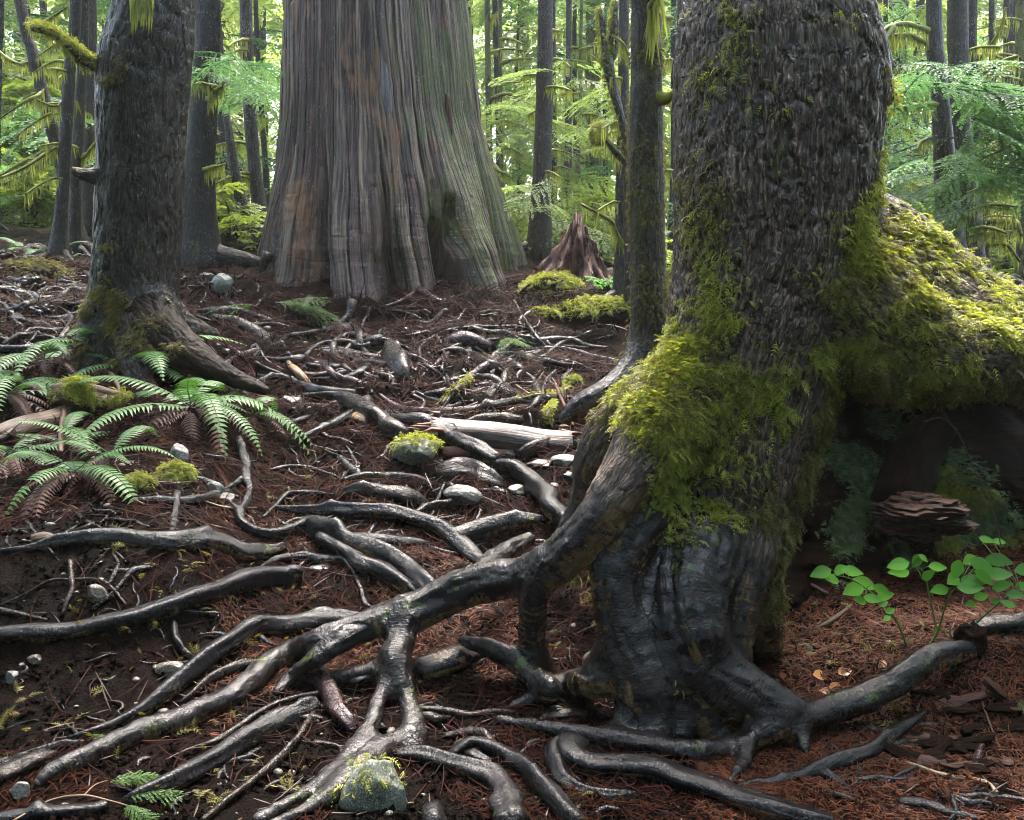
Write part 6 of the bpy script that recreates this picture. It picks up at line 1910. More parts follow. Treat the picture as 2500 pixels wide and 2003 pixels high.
rock("small white stone near the short root stump", 550, 855, 22, 18, 'rock_grey', 28)
rock("tan stone just below the black crossing root", 710, 978, 60, 36, 'rock_tan', 29)
rock("blue-white stone chip under the twisted strand", 785, 1385, 80, 18, 'rock_grey', 33, .5)
rock("dull stone below the smooth blue-grey one", 545, 1215, 60, 26, 'rock_tan', 34)
rock("small stone at the foot of the rear spruce root", 1350, 1185, 30, 20, 'rock_grey', 35)
rock("brown stone in the path behind the arch", 805, 1236, 34, 18, 'rock_tan', 36)

# pebbles and grit: nobody could count them
def pebbles():
    q = np.random.default_rng(44)
    import bmesh
    bm = bmesh.new(); bmesh.ops.create_icosphere(bm, subdivisions=2, radius=1.0)
    TV = np.array([v.co[:] for v in bm.verts]); TF = np.array([[v.index for v in f.verts] for f in bm.faces]); bm.free()
    TV = TV * (1 + 0.22 * vnoise(TV * 1.7, 4))[:, None]
    n = 650
    y = 2.4 + 6 * q.random(n) ** 1.4
    x = q.uniform(-0.62, 0.55, n) * y
    z = H(np.column_stack([x, y]))
    s = 0.004 + 0.014 * q.random(n) ** 3 * (y / 3.5)
    az = q.uniform(0, 2 * pi, n)
    X = np.column_stack([np.cos(az), np.sin(az), 0 * az]); Yv = np.column_stack([-np.sin(az), np.cos(az), 0 * az]); Z = np.tile([0, 0, 1.0], (n, 1))
    v, f = stamp(TV, TF, np.column_stack([x, y, z]), X, Yv, Z, np.column_stack([s * 1.3, s, s * .7]))
    solo("pebbles", v, f, M['rock_tan'], "scattered grit and pebbles in the dark soil", "pebbles", kind="stuff")


def crumbs():
    q = np.random.default_rng(45)
    import bmesh
    bm = bmesh.new(); bmesh.ops.create_icosphere(bm, subdivisions=1, radius=1.0)
    TV = np.array([v.co[:] for v in bm.verts]); TF = np.array([[v.index for v in f.verts] for f in bm.faces]); bm.free()
    TV = TV * (1 + 0.5 * vnoise(TV * 2.3, 6))[:, None]
    n = 26000
    y = 2.35 + 5.5 * q.random(n) ** 1.5
    x = q.uniform(-0.62, 0.6, n) * y
    keep = fbm(np.column_stack([x, y, 0 * x]) * 3, 2, 71) > -.15
    x, y = x[keep], y[keep]; n = len(x)
    z = Hf(np.column_stack([x, y])) + .004
    s = (0.003 + 0.012 * q.random(n) ** 2.5) * (.5 + y / 6)
    R3 = unit(q.normal(0, 1, (n, 3))); R2 = unit(np.cross(R3, q.normal(0, 1, (n, 3)))); R1 = np.cross(R2, R3)
    v, f = stamp(TV, TF, np.column_stack([x, y, z]), R1, R2, R3, np.column_stack([s * 1.5, s, s * .8]))
    solo("soil_crumbs", v, f, M['soil'], "loose crumbs of dark wet soil", "soil", kind="stuff", smooth=False)


crumbs()
pebbles()

# ------------------------------------------------------------------ logs, stumps, planks
def log(label, a, b, w0, w1, mat, name="fallen_log", cat="log", lift=0.6, broken=None, seed=0, split=False):
    A_, B_ = ground_path([(*a, w0)], lift)[0], ground_path([(*b, w1)], lift)[0]
    t = np.linspace(0, 1, 26)[:, None]
    q = A_ * (1 - t) + B_ * t
    q[:, 2] += 0.01 * np.sin(t[:, 0] * 5)
    v, f, at = tube(q[:, :3], q[:, 3], 28, 0.10, seed=seed, flute=0.06, squash=0.8)
    lo, hi = v.min(0), v.max(0)
    r = thing(name, label, cat, ((lo[0] + hi[0]) / 2, (lo[1] + hi[1]) / 2, lo[2]))
    part("log_body", v, f, M[mat], r, at)
    if broken:
        for e, c in ((0, A_), (1, B_)):
            rr = np.random.default_rng(seed + e)
            A = Acc()
            d = unit(B_[:3] - A_[:3]) * (1 if e else -1)
            for i in range(26):
                off = rr.normal(0, .42, 3) * c[3]; off -= d * (off @ d)
                p0 = c[:3] + off - d * 0.05
                L = rr.uniform(.05, .2)
                p1 = p0 + d * L + rr.normal(0, .012, 3)
                vv, ff, aa = tube(np.array([p0, (p0 + p1) / 2 + rr.normal(0, .005, 3), p1]), np.array([.016, .012, .003]), 5, .2, seed=i)
                A.add(vv, ff, **aa)
            vv, ff, aa = A.out()
            part("splintered_end", vv, ff, M[broken], r, aa)
    return r


log("silvered wet log with red splintered ends lying across the path", (1050, 1052), (1385, 1080), 62, 60, 'wood_silver', broken='wood_red', seed=3, lift=.7)
log("red rotten plank of wood half buried below the silvered log", (1085, 1106), (1250, 1104), 26, 22, 'wood_red', name="rotten_plank", seed=4, lift=.4)
log("pale peeled log sloping beside the grey-brown root", (868, 1020), (985, 1066), 26, 20, 'wood_tan', seed=6, lift=.3)
log("rotting orange-brown log under ferns at left", (-10, 1068), (160, 1015), 46, 50, 'wood_brown', name="rotting_log", seed=5, lift=.3, broken='wood_brown')


def nurse_chunk():
    """hollow mossy chunk of log among the ferns"""
    c = ground_path([(215, 985, 100)], .4)[0]
    t = np.linspace(0, 1, 16)
    C = np.column_stack([c[0] + (t - .5) * .34, c[1] + (t - .5) * .1, c[2] + .02 * np.sin(t * 3) + 0.05 - 0.05 * t])
    v, f, a = tube(C, 0.07 + 0.012 * np.sin(t * 4), 24, .2, seed=19, flute=.08)
    th = thing("mossy_log_chunk", "short mossy hollow log chunk among the sword ferns at left", "log", (c[0], c[1], c[2] - .1))
    part("log_body", v, f, M['wood_brown'], th, a)
    N = vnormals(v, f)
    w = ss(N[:, 2] + .5 * fbm(v * 12, 2, 3), -.2, .4)
    mv, mf, ma = moss_on(v, N, w * ss(fbm(v * 9, 2, 6), -.2, .3), 900, (.02, .06), .9, seed=33)
    part("moss", mv, mf, M['moss'], th, ma, kind="stuff")


nurse_chunk()


def spiky_stump(label, base_px, Y, w_px, top_pts, mat, seed, name="rotten_stump", mossy=True):
    """ragged broken stump: fibrous spires around a core"""
    g = P(base_px[0], base_px[1], Y)
    gz_ = Hz(g[0], Y)
    s = pxscale(g)
    q = np.random.default_rng(seed)
    th_ = np.linspace(0, 2 * pi, 120, endpoint=False)
    nz_ = 70
    hmax = np.zeros(120)
    for i, t in enumerate(th_):
        x = cos(t)
        hmax[i] = np.interp(x, [p[0] for p in top_pts], [p[1] for p in top_pts]) * s * (0.82 + 0.18 * -sin(t) * 0) 
    hmax *= 1 + 0.22 * fbm(np.column_stack([np.cos(th_) * 4, np.sin(th_) * 4, 0 * th_]), 3, seed) + 0.05 * q.normal(0, 1, 120)
    z = np.linspace(0, 1, nz_)
    TH, ZZ = np.meshgrid(th_, z)
    Hh = hmax[None, :] * ZZ
    Rr = w_px * .5 * s * (1.0 - 0.66 * ZZ ** 1.35 * np.minimum(1, hmax[None, :] / hmax.max() + .15)) * (1 + 0.25 * np.exp(-ZZ * 6))
    pp = np.column_stack([np.cos(TH).ravel() * 5, np.sin(TH).ravel() * 5, Hh.ravel() * 4])
    Rr = Rr * (1 + 0.4 * fbm(pp * np.array([1.6, 1.6, .7]), 3, seed + 1).reshape(Rr.shape) + 0.08 * vnoise(pp * np.array([5, 5, 1.2]), seed + 2).reshape(Rr.shape))
    V = np.column_stack([(g[0] + Rr * np.cos(TH)).ravel(), (Y + Rr * np.sin(TH)).ravel(), (gz_ - .05 + Hh).ravel()])
    i = np.arange(nz_ - 1)[:, None] * 120; j = np.arange(120)[None, :]; j2 = (j + 1) % 120
    F = np.stack([i + j, i + j2, i + 120 + j2, i + 120 + j], -1).reshape(-1, 4)
    V = np.vstack([V, [g[0], Y, gz_ + hmax.min() * .8]])
    top = (nz_ - 1) * 120 + np.arange(120)
    F3 = np.stack([top, (nz_ - 1) * 120 + (np.arange(120) + 1) % 120, np.full(120, len(V) - 1)], 1)
    tc = np.column_stack([V[:, 2], (V[:, 0] - g[0]), V[:, 1] - Y])
    r = thing(name, label, "stump", (g[0], Y, gz_))
    part("stump_body", V, [F, F3], M[mat], r, {"tc": tc})
    # loose fibres
    A = Acc()
    for i in range(110):
        k = q.integers(0, len(V) - 121)
        p = V[k]; d = unit(np.array([p[0] - g[0], p[1] - Y, 0]) + 1e-6)
        L = q.uniform(.03, .12)
        up = q.random() < .5
        p1 = p + d * 0.02 + np.array([q.normal(0, .02), q.normal(0, .02), L if up else -L])
        vv, ff, aa = tube(np.array([p, (p + p1) / 2 + d * .015, p1]), np.array([.010, .008, .002]), 4, .1, seed=i)
        A.add(vv, ff, **aa)
    vv, ff, aa = A.out()
    part("splinters", vv, ff, M[mat], r, aa, kind="stuff")
    return r, V, F, np.array([g[0], Y, gz_]), s


st, V, F, c, s_ = spiky_stump("ragged rust-red rotten stump right of the giant cedar", (1412, 700), 10.4, 240, [(-1, 90), (-.75, 150), (-.45, 205), (-.1, 250), (.15, 235), (.45, 160), (.7, 100), (1, 50)], 'wood_rust', 5)
# mossy hummock in front of the stump
def hummock(label, px, py, w, h, seed, n=2600, mat='moss', body='wood_dark', size=(.035, .09)):
    n = int(n * .5)
    g = G(px, py + h * .3)
    s = pxscale(g)
    import bmesh
    bm = bmesh.new(); bmesh.ops.create_icosphere(bm, subdivisions=4, radius=1.0)
    V = np.array([v.co[:] for v in bm.verts]); F = np.array([[v.index for v in f.verts] for f in bm.faces]); bm.free()
    V = V * (1 + 0.28 * fbm(V * 1.9 + seed, 3, seed))[:, None]
    V = V * np.array([w * .5 * s, w * .4 * s, h * .62 * s]) + np.array([g[0], g[1] + w * .15 * s, g[2] + h * .25 * s])
    t = thing("mossy_hummock", label, "moss mound", (g[0], g[1], g[2]), "moss mounds")
    part("mound", V, F, M[body], t, {"tc": V})
    N = vnormals(V, F)
    w_ = ss(N[:, 2] + .6 * fbm(V * 7, 2, seed), -.3, .4); w_[N[:, 1] > .7] = 0
    v, f, a = moss_on(V, N, w_, n, size, .8, seed=seed)
    part("moss", v, f, M[mat], t, a, kind="stuff")


hummock("bright mossy mound in front of the rust-red stump", 1352, 706, 150, 62, 11, 2400)
hummock("broad low mossy mound beside the slender moss-flecked trunk", 1465, 762, 190, 52, 12, 2400)
hummock("mossy mound at far left under the hill ferns", 70, 668, 150, 50, 13, 1300, 'moss_dull')
hummock("small moss cushion near the grey trunk's roots", 560, 638, 50, 20, 14, 500)
hummock("little moss cushion on the slope below the reddish trunk", 1330, 772, 60, 26, 15, 500)
hummock("yellow moss clump on a stub beneath the ferns", 425, 1165, 74, 44, 16, 900, 'moss_far', size=(.02, .05))
hummock("round yellow moss cushion left of the stub clump", 335, 1185, 60, 34, 17, 700, 'moss_far', size=(.02, .045))
hummock("moss cushion wrapped on a twig by the rear spruce root", 1398, 938, 40, 28, 18, 400, 'moss_far', size=(.02, .05))
st2, V2, F2, c2, s2_ = spiky_stump("reddish-brown rotten stump at the right edge behind the arching root", (2505, 740), 7.2, 140, [(-1, 60), (-.5, 110), (0, 150), (.5, 160), (1, 150)], 'wood_rust', 9)


# the hollow under the arching root: a dark decayed bank of wood with moss
def hollow_bank():
    q = np.random.default_rng(12)
    nx, nz = 150, 130
    u = np.linspace(0, 1, nx); w = np.linspace(0, 1, nz)
    U, Wv = np.meshgrid(u, w)
    x = 1.05 + 2.0 * U
    z0 = 0.10
    z = z0 + 1.25 * Wv
    y = 3.95 + 0.75 * Wv - 0.15 * np.cos(U * 5) + 0.5 * ss(Wv, .25, .75) + 0.5 * ss(Wv, .3, .55) - 1.55 * ss(Wv, .62, 1.0)
    pp = np.column_stack([x.ravel(), z.ravel(), 0 * x.ravel()])
    y = y + 0.16 * fbm(pp * 3.2, 3, 51).reshape(y.shape) + 0.05 * fbm(pp * np.array([9, 14, 1]), 3, 52).reshape(y.shape)
    V = np.column_stack([x.ravel(), y.ravel(), z.ravel()])
    i = np.arange(nz - 1)[:, None] * nx; j = np.arange(nx - 1)[None, :]
    F = np.stack([i + j, i + j + 1, i + nx + j + 1, i + nx + j], -1).reshape(-1, 4)
    # give it a back so that it is a solid log-like mass
    Vb = V.copy(); Vb[:, 1] = 5.6 + 0.2 * (V[:, 2])
    Fb = F[:, ::-1] + len(V)
    edge = []
    for jj in range(nx - 1): edge.append([(nz - 1) * nx + jj, (nz - 1) * nx + jj + 1, (nz - 1) * nx + jj + 1 + len(V), (nz - 1) * nx + jj + len(V)])
    for ii in range(nz - 1):
        edge.append([ii * nx, (ii + 1) * nx, (ii + 1) * nx + len(V), ii * nx + len(V)])
        edge.append([(ii + 1) * nx + nx - 1, ii * nx + nx - 1, ii * nx + nx - 1 + len(V), (ii + 1) * nx + nx - 1 + len(V)])
    r = thing("decayed_nurse_log", "dark crumbling mass of rotten wood filling the hollow under the arching root", "log", (2.0, 4.2, .1))
    VV = np.vstack([V, Vb])
    part("log_body", VV, [F, Fb, np.array(edge)], M['wood_dark'], r, {"tc": VV * np.array([1, .4, .4])})
    N = vnormals(V, F)
    b = lambda px, py, rp, s=1.0: np.array([*P(px, py, 4.15), rp * pxscale(P(px, py, 4.15)), s])
    Vf = V.copy(); Vf[:, 1] = 4.15
    w1 = blob_w(Vf, [b(2140, 1200, 110), b(2130, 1330, 120), b(2060, 1290, 90), b(2100, 1420, 120), b(2390, 1180, 120), b(2420, 1260, 100), b(2250, 1400, 110), b(2340, 1360, 70), b(2480, 1350, 100), b(2460, 1050, 60, .5)]) * ss(fbm(V * 7, 3, 53), -.3, .25)
    v, f, a = moss_on(V, N, w1, 9000, (.02, .06), 1.3, seed=54, tier=.4)
    part("moss", v, f, M['moss_dark'], r, a, kind="stuff")
    w2 = blob_w(Vf, [b(2400, 1240, 100), b(2470, 1340, 90), b(2250, 1460, 70), b(2330, 1330, 50), b(2480, 1420, 80)]) * ss(fbm(V * 9, 3, 55), -.1, .3)
    v, f, a = moss_on(V, N, w2, 2600, (.02, .055), 1.0, seed=56)
    part("green_moss", v, f, M['moss'], r, a, kind="stuff")
    # peeling layers of red-brown wood
    import bmesh
    for k, (px, py, sx, sz) in enumerate(((2255, 1250, .20, .075), (2225, 1290, .13, .05), (2300, 1275, .12, .05))):
        bm = bmesh.new(); bmesh.ops.create_icosphere(bm, subdivisions=6, radius=1.0)
        K = np.array([v.co[:] for v in bm.verts]); KF = np.array([[v.index for v in f.verts] for f in bm.faces]); bm.free()
        K = K * (1 + .25 * fbm(K * 2 + k, 3, 60 + k))[:, None]
        lay = np.sin(K[:, 2] * 26 + 4 * vnoise(K * 2.5, 61 + k)) * .07 + .05 * fbm(K * np.array([4, 4, 22]), 3, 62)
        K = K * (1 + lay)[:, None] * np.array([sx, .14, sz]) + P(px, py, 4.02)
        part("wood_layer", K, KF, M['wood_layer'], r, {"tc": np.column_stack([K[:, 0], K[:, 2] * 2, K[:, 1]])})
    a0, a1 = P(2290, 1040, 4.6), P(2190, 1240, 4.2)
    C = catmull([a0, (a0 + a1) / 2 + [0, .04, .02], a1], per=8)
    v, f, a = tube(C, np.linspace(.10, .12, len(C)), 20, .2, seed=721, flute=.1)
    part("root", v, f, M['wood_dark'], r, a)


hollow_bank()


# earthy bank at the lower right with slabs of rotten wood
def slabs():
    q = np.random.default_rng(15)
    t = thing("rotten_log_remains", "dark broken slabs of rotten red-brown log in the lower right corner", "log", (*G(2450, 1760)[:2], G(2450, 1760)[2]))
    for k in range(26):
        px, py = q.uniform(2250, 2520), q.uniform(1690, 1900)
        g = G(px, py, .015)
        az = q.normal(-.1, .45)
        L, wd, th = q.uniform(.04, .13), q.uniform(.008, .022), q.uniform(.004, .010)
        d = unit(np.array([cos(az), sin(az) * .6, q.normal(0, .25)])); n = unit(np.array([q.normal(0, .3), -.5, .8])); n = unit(n - (n @ d) * d); y = np.cross(n, d)
        xs = np.linspace(-1, 1, 9)
        wl = wd * (1 + .35 * q.normal(0, 1, 9)); wr = wd * (1 + .35 * q.normal(0, 1, 9)); wl[[0, -1]] *= .4; wr[[0, -1]] *= .4
        V, F = [], []
        for x_, a_, b_ in zip(xs, wl, wr):
            for s1, s2 in ((-a_, -th), (b_, -th), (b_ * .9, th), (-a_ * .9, th)):
                V.append(g + d * L * x_ + y * s1 + n * (s2 + .006 * sin(x_ * 3 + k)))
        for m in range(8):
            for e in range(4): F.append([m * 4 + e, m * 4 + (e + 1) % 4, m * 4 + 4 + (e + 1) % 4, m * 4 + 4 + e])
        F += [[3, 2, 1, 0], [32, 33, 34, 35]]
        V = np.array(V)
        part("wood_slab", V, np.array(F), M['wood_dark' if k % 4 else 'wood_rust'], t, {"tc": np.column_stack([(V - g) @ d, (V - g) @ y, (V - g) @ n])}, smooth=False)
    # charred knob
    g = G(2368, 1590)
    import bmesh
    bm = bmesh.new(); bmesh.ops.create_icosphere(bm, subdivisions=4, radius=1.0)
    V = np.array([v.co[:] for v in bm.verts]); F = np.array([[v.index for v in f.verts] for f in bm.faces]); bm.free()
    V = V * (1 + .3 * fbm(V * 2.2, 3, 8) + .1 * vnoise(V * 8, 9))[:, None] * np.array([.055, .06, .075]) + g + [0, 0, .03]
    solo("charred_knob", V, F, M['wood_dark'], "black charred-looking knob of wood at the end of the curved right root", "wood knob", attrs={"tc": V})


slabs()

# ------------------------------------------------------------------ ferns
def frond_mesh(base, az, L, rise, droop, pairs=26, wid=0.16, seed=0, twist=0.0):
    """sword-fern frond: stem and leaflets; rise/droop shape its arc"""
    q = np.random.default_rng(seed)
    t = np.linspace(0, 1, 18)
    d = np.array([cos(az), sin(az), 0]); sd = np.array([-sin(az), cos(az), 0])
    hor = L * (t * 0.92 - 0.10 * t ** 3)
    ver = L * (rise * t - droop * t ** 2.1)
    bend = 0.2 * L * q.normal(0, 1) * t ** 2
    C = base + hor[:, None] * d + ver[:, None] * np.array([0, 0, 1.0]) + bend[:, None] * sd
    A = Acc()
    v, f, a = tube(C, np.linspace(0.0035, 0.001, 18), 5, 0.0, cap=False)
    A.add(v, f, rnd=np.full(len(v), 0.15))
    tang = unit(np.gradient(C, axis=0))
    S = unit(np.cross(tang, np.array([0, 0, 1.0])) + 1e-6)
    Nn = np.cross(S, tang)
    V, F, R = [], [], []
    ts = np.linspace(0.10, 0.99, pairs)
    for x in ts:
        i = min(int(x * 17), 16); fr = x * 17 - i
        p = C[i] * (1 - fr) + C[i + 1] * fr
        T, s_, n_ = tang[i], S[i], Nn[i]
        if q.random() < .05: continue
        l = L * wid * (min(1, (x - 0.04) / 0.22) ** 0.6) * (1 - ((x - .25) / .76) ** 2 * (x > .25) * .97) * q.uniform(.8, 1.1)
        hw = L * 0.8 / pairs * 0.50
        for sg in (-1, 1):
            out = s_ * sg * cos(twist) + n_ * (0.10 - 0.30)
            tip = p + unit(out + T * 0.28) * l - n_ * l * .12
            k = len(V)
            mid = p + unit(out + T * 0.12) * l * .5 + n_ * l * .03
            V += [p - T * hw * .9, p + T * hw * .9, mid + T * hw * .85, tip, mid - T * hw * .6]
            F += [[k, k + 1, k + 2], [k, k + 2, k + 4], [k + 4, k + 2, k + 3]]
            rr = .35 + .45 * x + q.normal(0, .08)
            R += [rr] * 5
    A.add(np.array(V), np.array(F), rnd=np.clip(np.array(R), 0, 1))
    return A.out()


def fern(label, px, py, fronds, seed, L=(0.4, 0.6), dead=6, lift=0.03, raised=False, spread=(0, 2 * pi)):
    g = G(px, py)
    t = thing("sword_fern", label, "fern", g, "sword ferns")
    q = np.random.default_rng(seed)
    c = np.array([g[0], g[1], g[2] + lift])
    for i in range(fronds):
        az = spread[0] + (spread[1] - spread[0]) * (i + q.uniform(.1, .9)) / fronds
        l = q.uniform(*L)
        v, f, a = frond_mesh(c + q.normal(0, .01, 3), az, l, q.uniform(.15, .85), q.uniform(.45, 1.05), 26, q.uniform(.12, .17), seed * 31 + i, q.normal(0, .25))
        part("frond", v, f, M['fern'], t, a, smooth=False)
    if raised:
        v, f, a = frond_mesh(c, 0.25, .62, 1.7, 1.25, 28, .15, seed * 13, .1)
        part("frond", v, f, M['fern'], t, a, smooth=False)
    for i in range(dead):
        az = q.uniform(pi, 2 * pi) if i % 4 else q.uniform(0, pi)
        v, f, a = frond_mesh(c + q.normal(0, .015, 3), az, q.uniform(*L) * .85, q.uniform(.05, .32), q.uniform(.6, 1.0), 24, .10, seed * 77 + i, 0.9)
        part("dead_frond", v, f, M['fern_dead'], t, a, smooth=False)
    return t


fern("largest sword fern, fronds fanned over red dead ones beside the pale stone", 470, 1020, 10, 1, (0.53, 0.88), 19, .06)
fern("sword fern with long frond pointing right above the yellow moss cushions", 190, 1185, 5, 2, (0.47, 0.73), 14, .05)
fern("sword fern cut by the left edge with drooping fronds", 25, 1130, 6, 3, (0.45, 0.72), 13, .05)
fern("sword fern spreading along the base of the furrowed trunk", 345, 930, 7, 4, (0.50, 0.81), 10, .05)
fern("sword fern against the furrowed trunk's left side, one frond raised", 235, 880, 6, 5, (0.50, 0.81), 7, .08, raised=True)
fern("sword fern left of the hollow mossy log chunk", 60, 960, 7, 6, (0.47, 0.75), 8, .05)
fern("small sword fern behind the leftmost ferns", 110, 900, 6, 7, (0.50, 0.78), 5, .05)
fern("sword fern tucked under the mossy log chunk", 160, 1085, 5, 8, (0.43, 0.65), 10, .03)
fern("small fern at the right end of the fern bank", 620, 1020, 4, 9, (0.38, 0.59), 7, .02)
fern("pale drooping fern high on the left hill", 60, 620, 5, 10, (.42, .62), 13, .06)
fern("fern on the left hill near the swept-base stem", 125, 632, 4, 11, (.38, .55), 10, .05)
fern("small fern at the left edge below the hill tangle", 15, 990, 4, 12, (0.44, 0.65), 7, .04)
fern("little fern with frond tips above the yellow moss cushions", 265, 1140, 4, 13, (0.35, 0.55), 5, .04)

# ------------------------------------------------------------------ leafy shrub with glossy oval leaves
def oval_leaf(L, W, q):
    n = 7
    V, F = [], []
    for i in range(n):
        t = i / (n - 1)
        w = W * sin(pi * (0.04 + 0.93 * t ** 0.85)) * (1 - .15 * t)
        x = L * t
        z = -0.10 * L * t * t
        V += [[x, -w, z + .12 * w], [x, 0, z - .02 * L * sin(pi * t)], [x, w, z + .12 * w]]
    V = np.array(V)
    for i in range(n - 1):
        a = i * 3
        F += [[a, a + 1, a + 4, a + 3], [a + 1, a + 2, a + 5, a + 4]]
    return V, np.array(F)


def shrub(label, base_px, tips, seed, Y0=None):
    g = G(*base_px)
    q = np.random.default_rng(seed)
    t = thing("glossy_leaf_shrub", label, "shrub", g, "glossy-leaved shrubs at the right")
    S = Acc()
    for path, leaves in tips:
        pts = [g] + [P(*p) for p in path]
        C = catmull(pts, per=6)
        v, f, a = tube(C, np.linspace(.0045, .002, len(C)), 7, .1, seed=seed)
        S.add(v, f, rnd=np.full(len(v), .8))
        for (px, py, Y, ang, l) in leaves:
            p = P(px, py, Y)
            l_m = l * pxscale(p)
            d = unit(np.array([cos(ang), -0.35 + q.normal(0, .25), -sin(ang) * .8]))
            up = unit(np.array([q.normal(0, .2), -0.72, .72]))
            up = unit(up - (up @ d) * d)
            y = np.cross(up, d)
            LV, LF = oval_leaf(1, .33, q)
            # px,py marks the centre of the leaf
            o_ = p - d * l_m * .5
            V = o_ + l_m * (LV[:, 0:1] * d + LV[:, 1:2] * y + LV[:, 2:3] * up)
            part("leaf", V, LF, M['leaf'], t, {"rnd": np.full(len(V), np.clip(q.normal(.55, .25), 0, 1))})
            # petiole
            near = C[np.argmin(np.linalg.norm(C - o_, axis=1))]
            v, f, a = tube(np.array([near, (near + o_) / 2 + [0, 0, .006], o_]), np.array([.0015, .0013, .0012]), 5, 0)
            S.add(v, f, rnd=np.full(len(v), .8))
    v, f, a = S.out()
    part("stem", v, f, M['sapling'], t, a)


Ys = 3.35
shrub("low shrub of shiny oval leaves leaning left toward the mossy spruce", (2218, 1588),
      [([(2190, 1520, 3.35), (2160, 1480, 3.35), (2130, 1450, 3.35), (2080, 1415, 3.35), (2040, 1405, 3.35)],
        [(2004, 1398, 3.33, 2.9, 56), (2032, 1414, 3.33, 3.5, 48), (2050, 1392, 3.4, 2.6, 40), (2082, 1395, 3.38, .1, 50), (2083, 1440, 3.3, 3.0, 62), (2155, 1442, 3.3, .5, 50), (2130, 1462, 3.28, .1, 42), (2100, 1466, 3.28, 3.6, 40), (2110, 1425, 3.4, .2, 60), (2160, 1455, 3.36, -.6, 44), (2157, 1474, 3.27, -.5, 26), (2174, 1491, 3.27, -.4, 28), (2165, 1510, 3.3, 2.8, 24)])], 1)
shrub("upright shrub with the largest shiny leaves, in front of the rotten wood", (2262, 1584),
      [([(2290, 1540, 3.32), (2305, 1490, 3.3), (2320, 1450, 3.3), (2340, 1430, 3.3)],
        [(2294, 1440, 3.28, 3.1, 50), (2328, 1415, 3.28, 3.0, 56), (2336, 1391, 3.3, 2.0, 52), (2378, 1418, 3.26, -.1, 58), (2400, 1382, 3.3, .5, 66), (2404, 1410, 3.24, .7, 54), (2370, 1434, 3.24, -.2, 60), (2440, 1402, 3.3, -.2, 60), (2368, 1367, 3.4, 2.9, 48), (2440, 1368, 3.4, 0, 60)]),
       ([(2285, 1545, 3.36), (2270, 1460, 3.42), (2255, 1400, 3.45), (2230, 1380, 3.45)],
        [(2193, 1378, 3.4, 2.95, 56), (2195, 1396, 3.42, 3.2, 54), (2238, 1370, 3.45, 2.2, 40), (2255, 1363, 3.44, .8, 26), (2266, 1404, 3.36, -1.1, 40), (2290, 1384, 3.44, 0, 44)])], 2)
shrub("right-hand shrub whose thin stem leans over to the photo's edge", (2340, 1560),
      [([(2385, 1520, 3.3), (2430, 1480, 3.28), (2455, 1460, 3.26), (2490, 1440, 3.25)],
        [(2396, 1456, 3.3, -.3, 40), (2370, 1475, 3.28, 3.2, 34), (2446, 1430, 3.26, -.9, 52), (2460, 1474, 3.22, 3.6, 36), (2480, 1452, 3.24, -.1, 42), (2510, 1390, 3.3, -.4, 60), (2500, 1432, 3.26, 0, 40), (2430, 1468, 3.28, 3, 26), (2410, 1318, 3.45, .2, 36), (2440, 1322, 3.5, 0, 30)])], 3)

# ------------------------------------------------------------------ sprigs, sticks and fallen leaves
def sprig(label, px, py, n, L, seed, mat='sapling', az=(0, 2 * pi), lift=.05, temps=None, pitch=(-.2, .25)):
    g = G(px, py)
    q = np.random.default_rng(seed)
    it = [(np.array([g[0] + q.normal(0, .02), g[1] + q.normal(0, .02), g[2] + lift]), q.uniform(*az), q.uniform(*pitch), q.normal(0, .3), q.uniform(*L)) for _ in range(n)]
    v, f, a = boughs(it, temps or BT_FINE, seed)
    return solo("evergreen_sprig", v, f, M[mat], label, "sprig", "green sprigs on the ground", attrs=a, smooth=False)


sprig("green cedar spray fallen at the cedar's left foot", 690, 768, 5, (.35, .6), 1, az=(-.5, .6), lift=.12)
sprig("fresh cedar sprig drooping left of the cedar's foot", 620, 770, 4, (.3, .45), 2, az=(2.6, 4.2), lift=.1)
sprig("tiny hemlock seedling in the middle of the slope", 1240, 835, 6, (.2, .36), 3, lift=.03)
sprig("cedar sprig on a thin twig in the bottom left corner", 285, 1945, 3, (.1, .16), 4, az=(-.4, .8), lift=.05)
sprig("second cedar sprig hanging at the bottom left edge", 320, 1990, 3, (.12, .18), 5, az=(-.7, .2), lift=.04)
sprig("cut green sprig lying on the lower left root", 195, 1828, 2, (.06, .09), 6, az=(0, .6), lift=.03)
sprig("grey-green sprig on the soil bank under the slanting root", 390, 1530, 2, (.1, .14), 7, 'hemlock', (2.8, 3.5), .01)
sprig("small green sprig on red litter near the orange leaf", 2000, 1588, 3, (.05, .08), 8, 'hemlock', lift=.01)
sprig("small green sprig by the knobbly black root", 1918, 1880, 3, (.05, .08), 9, 'hemlock', lift=.01)
sprig("bright fern-like tuft at the lower right edge", 2490, 1722, 3, (.07, .1), 10, lift=.02)


def twig(label, rows, mat='twig', name="fallen_twig", lift=1.5, rnd=.7, group="twigs and sticks"):
    v, f, a = root_mesh(rows, lift, 7, .15, 0)
    return solo(name, v, f, M[mat], label, "twig", group, attrs={"rnd": np.full(len(v), rnd), **a})


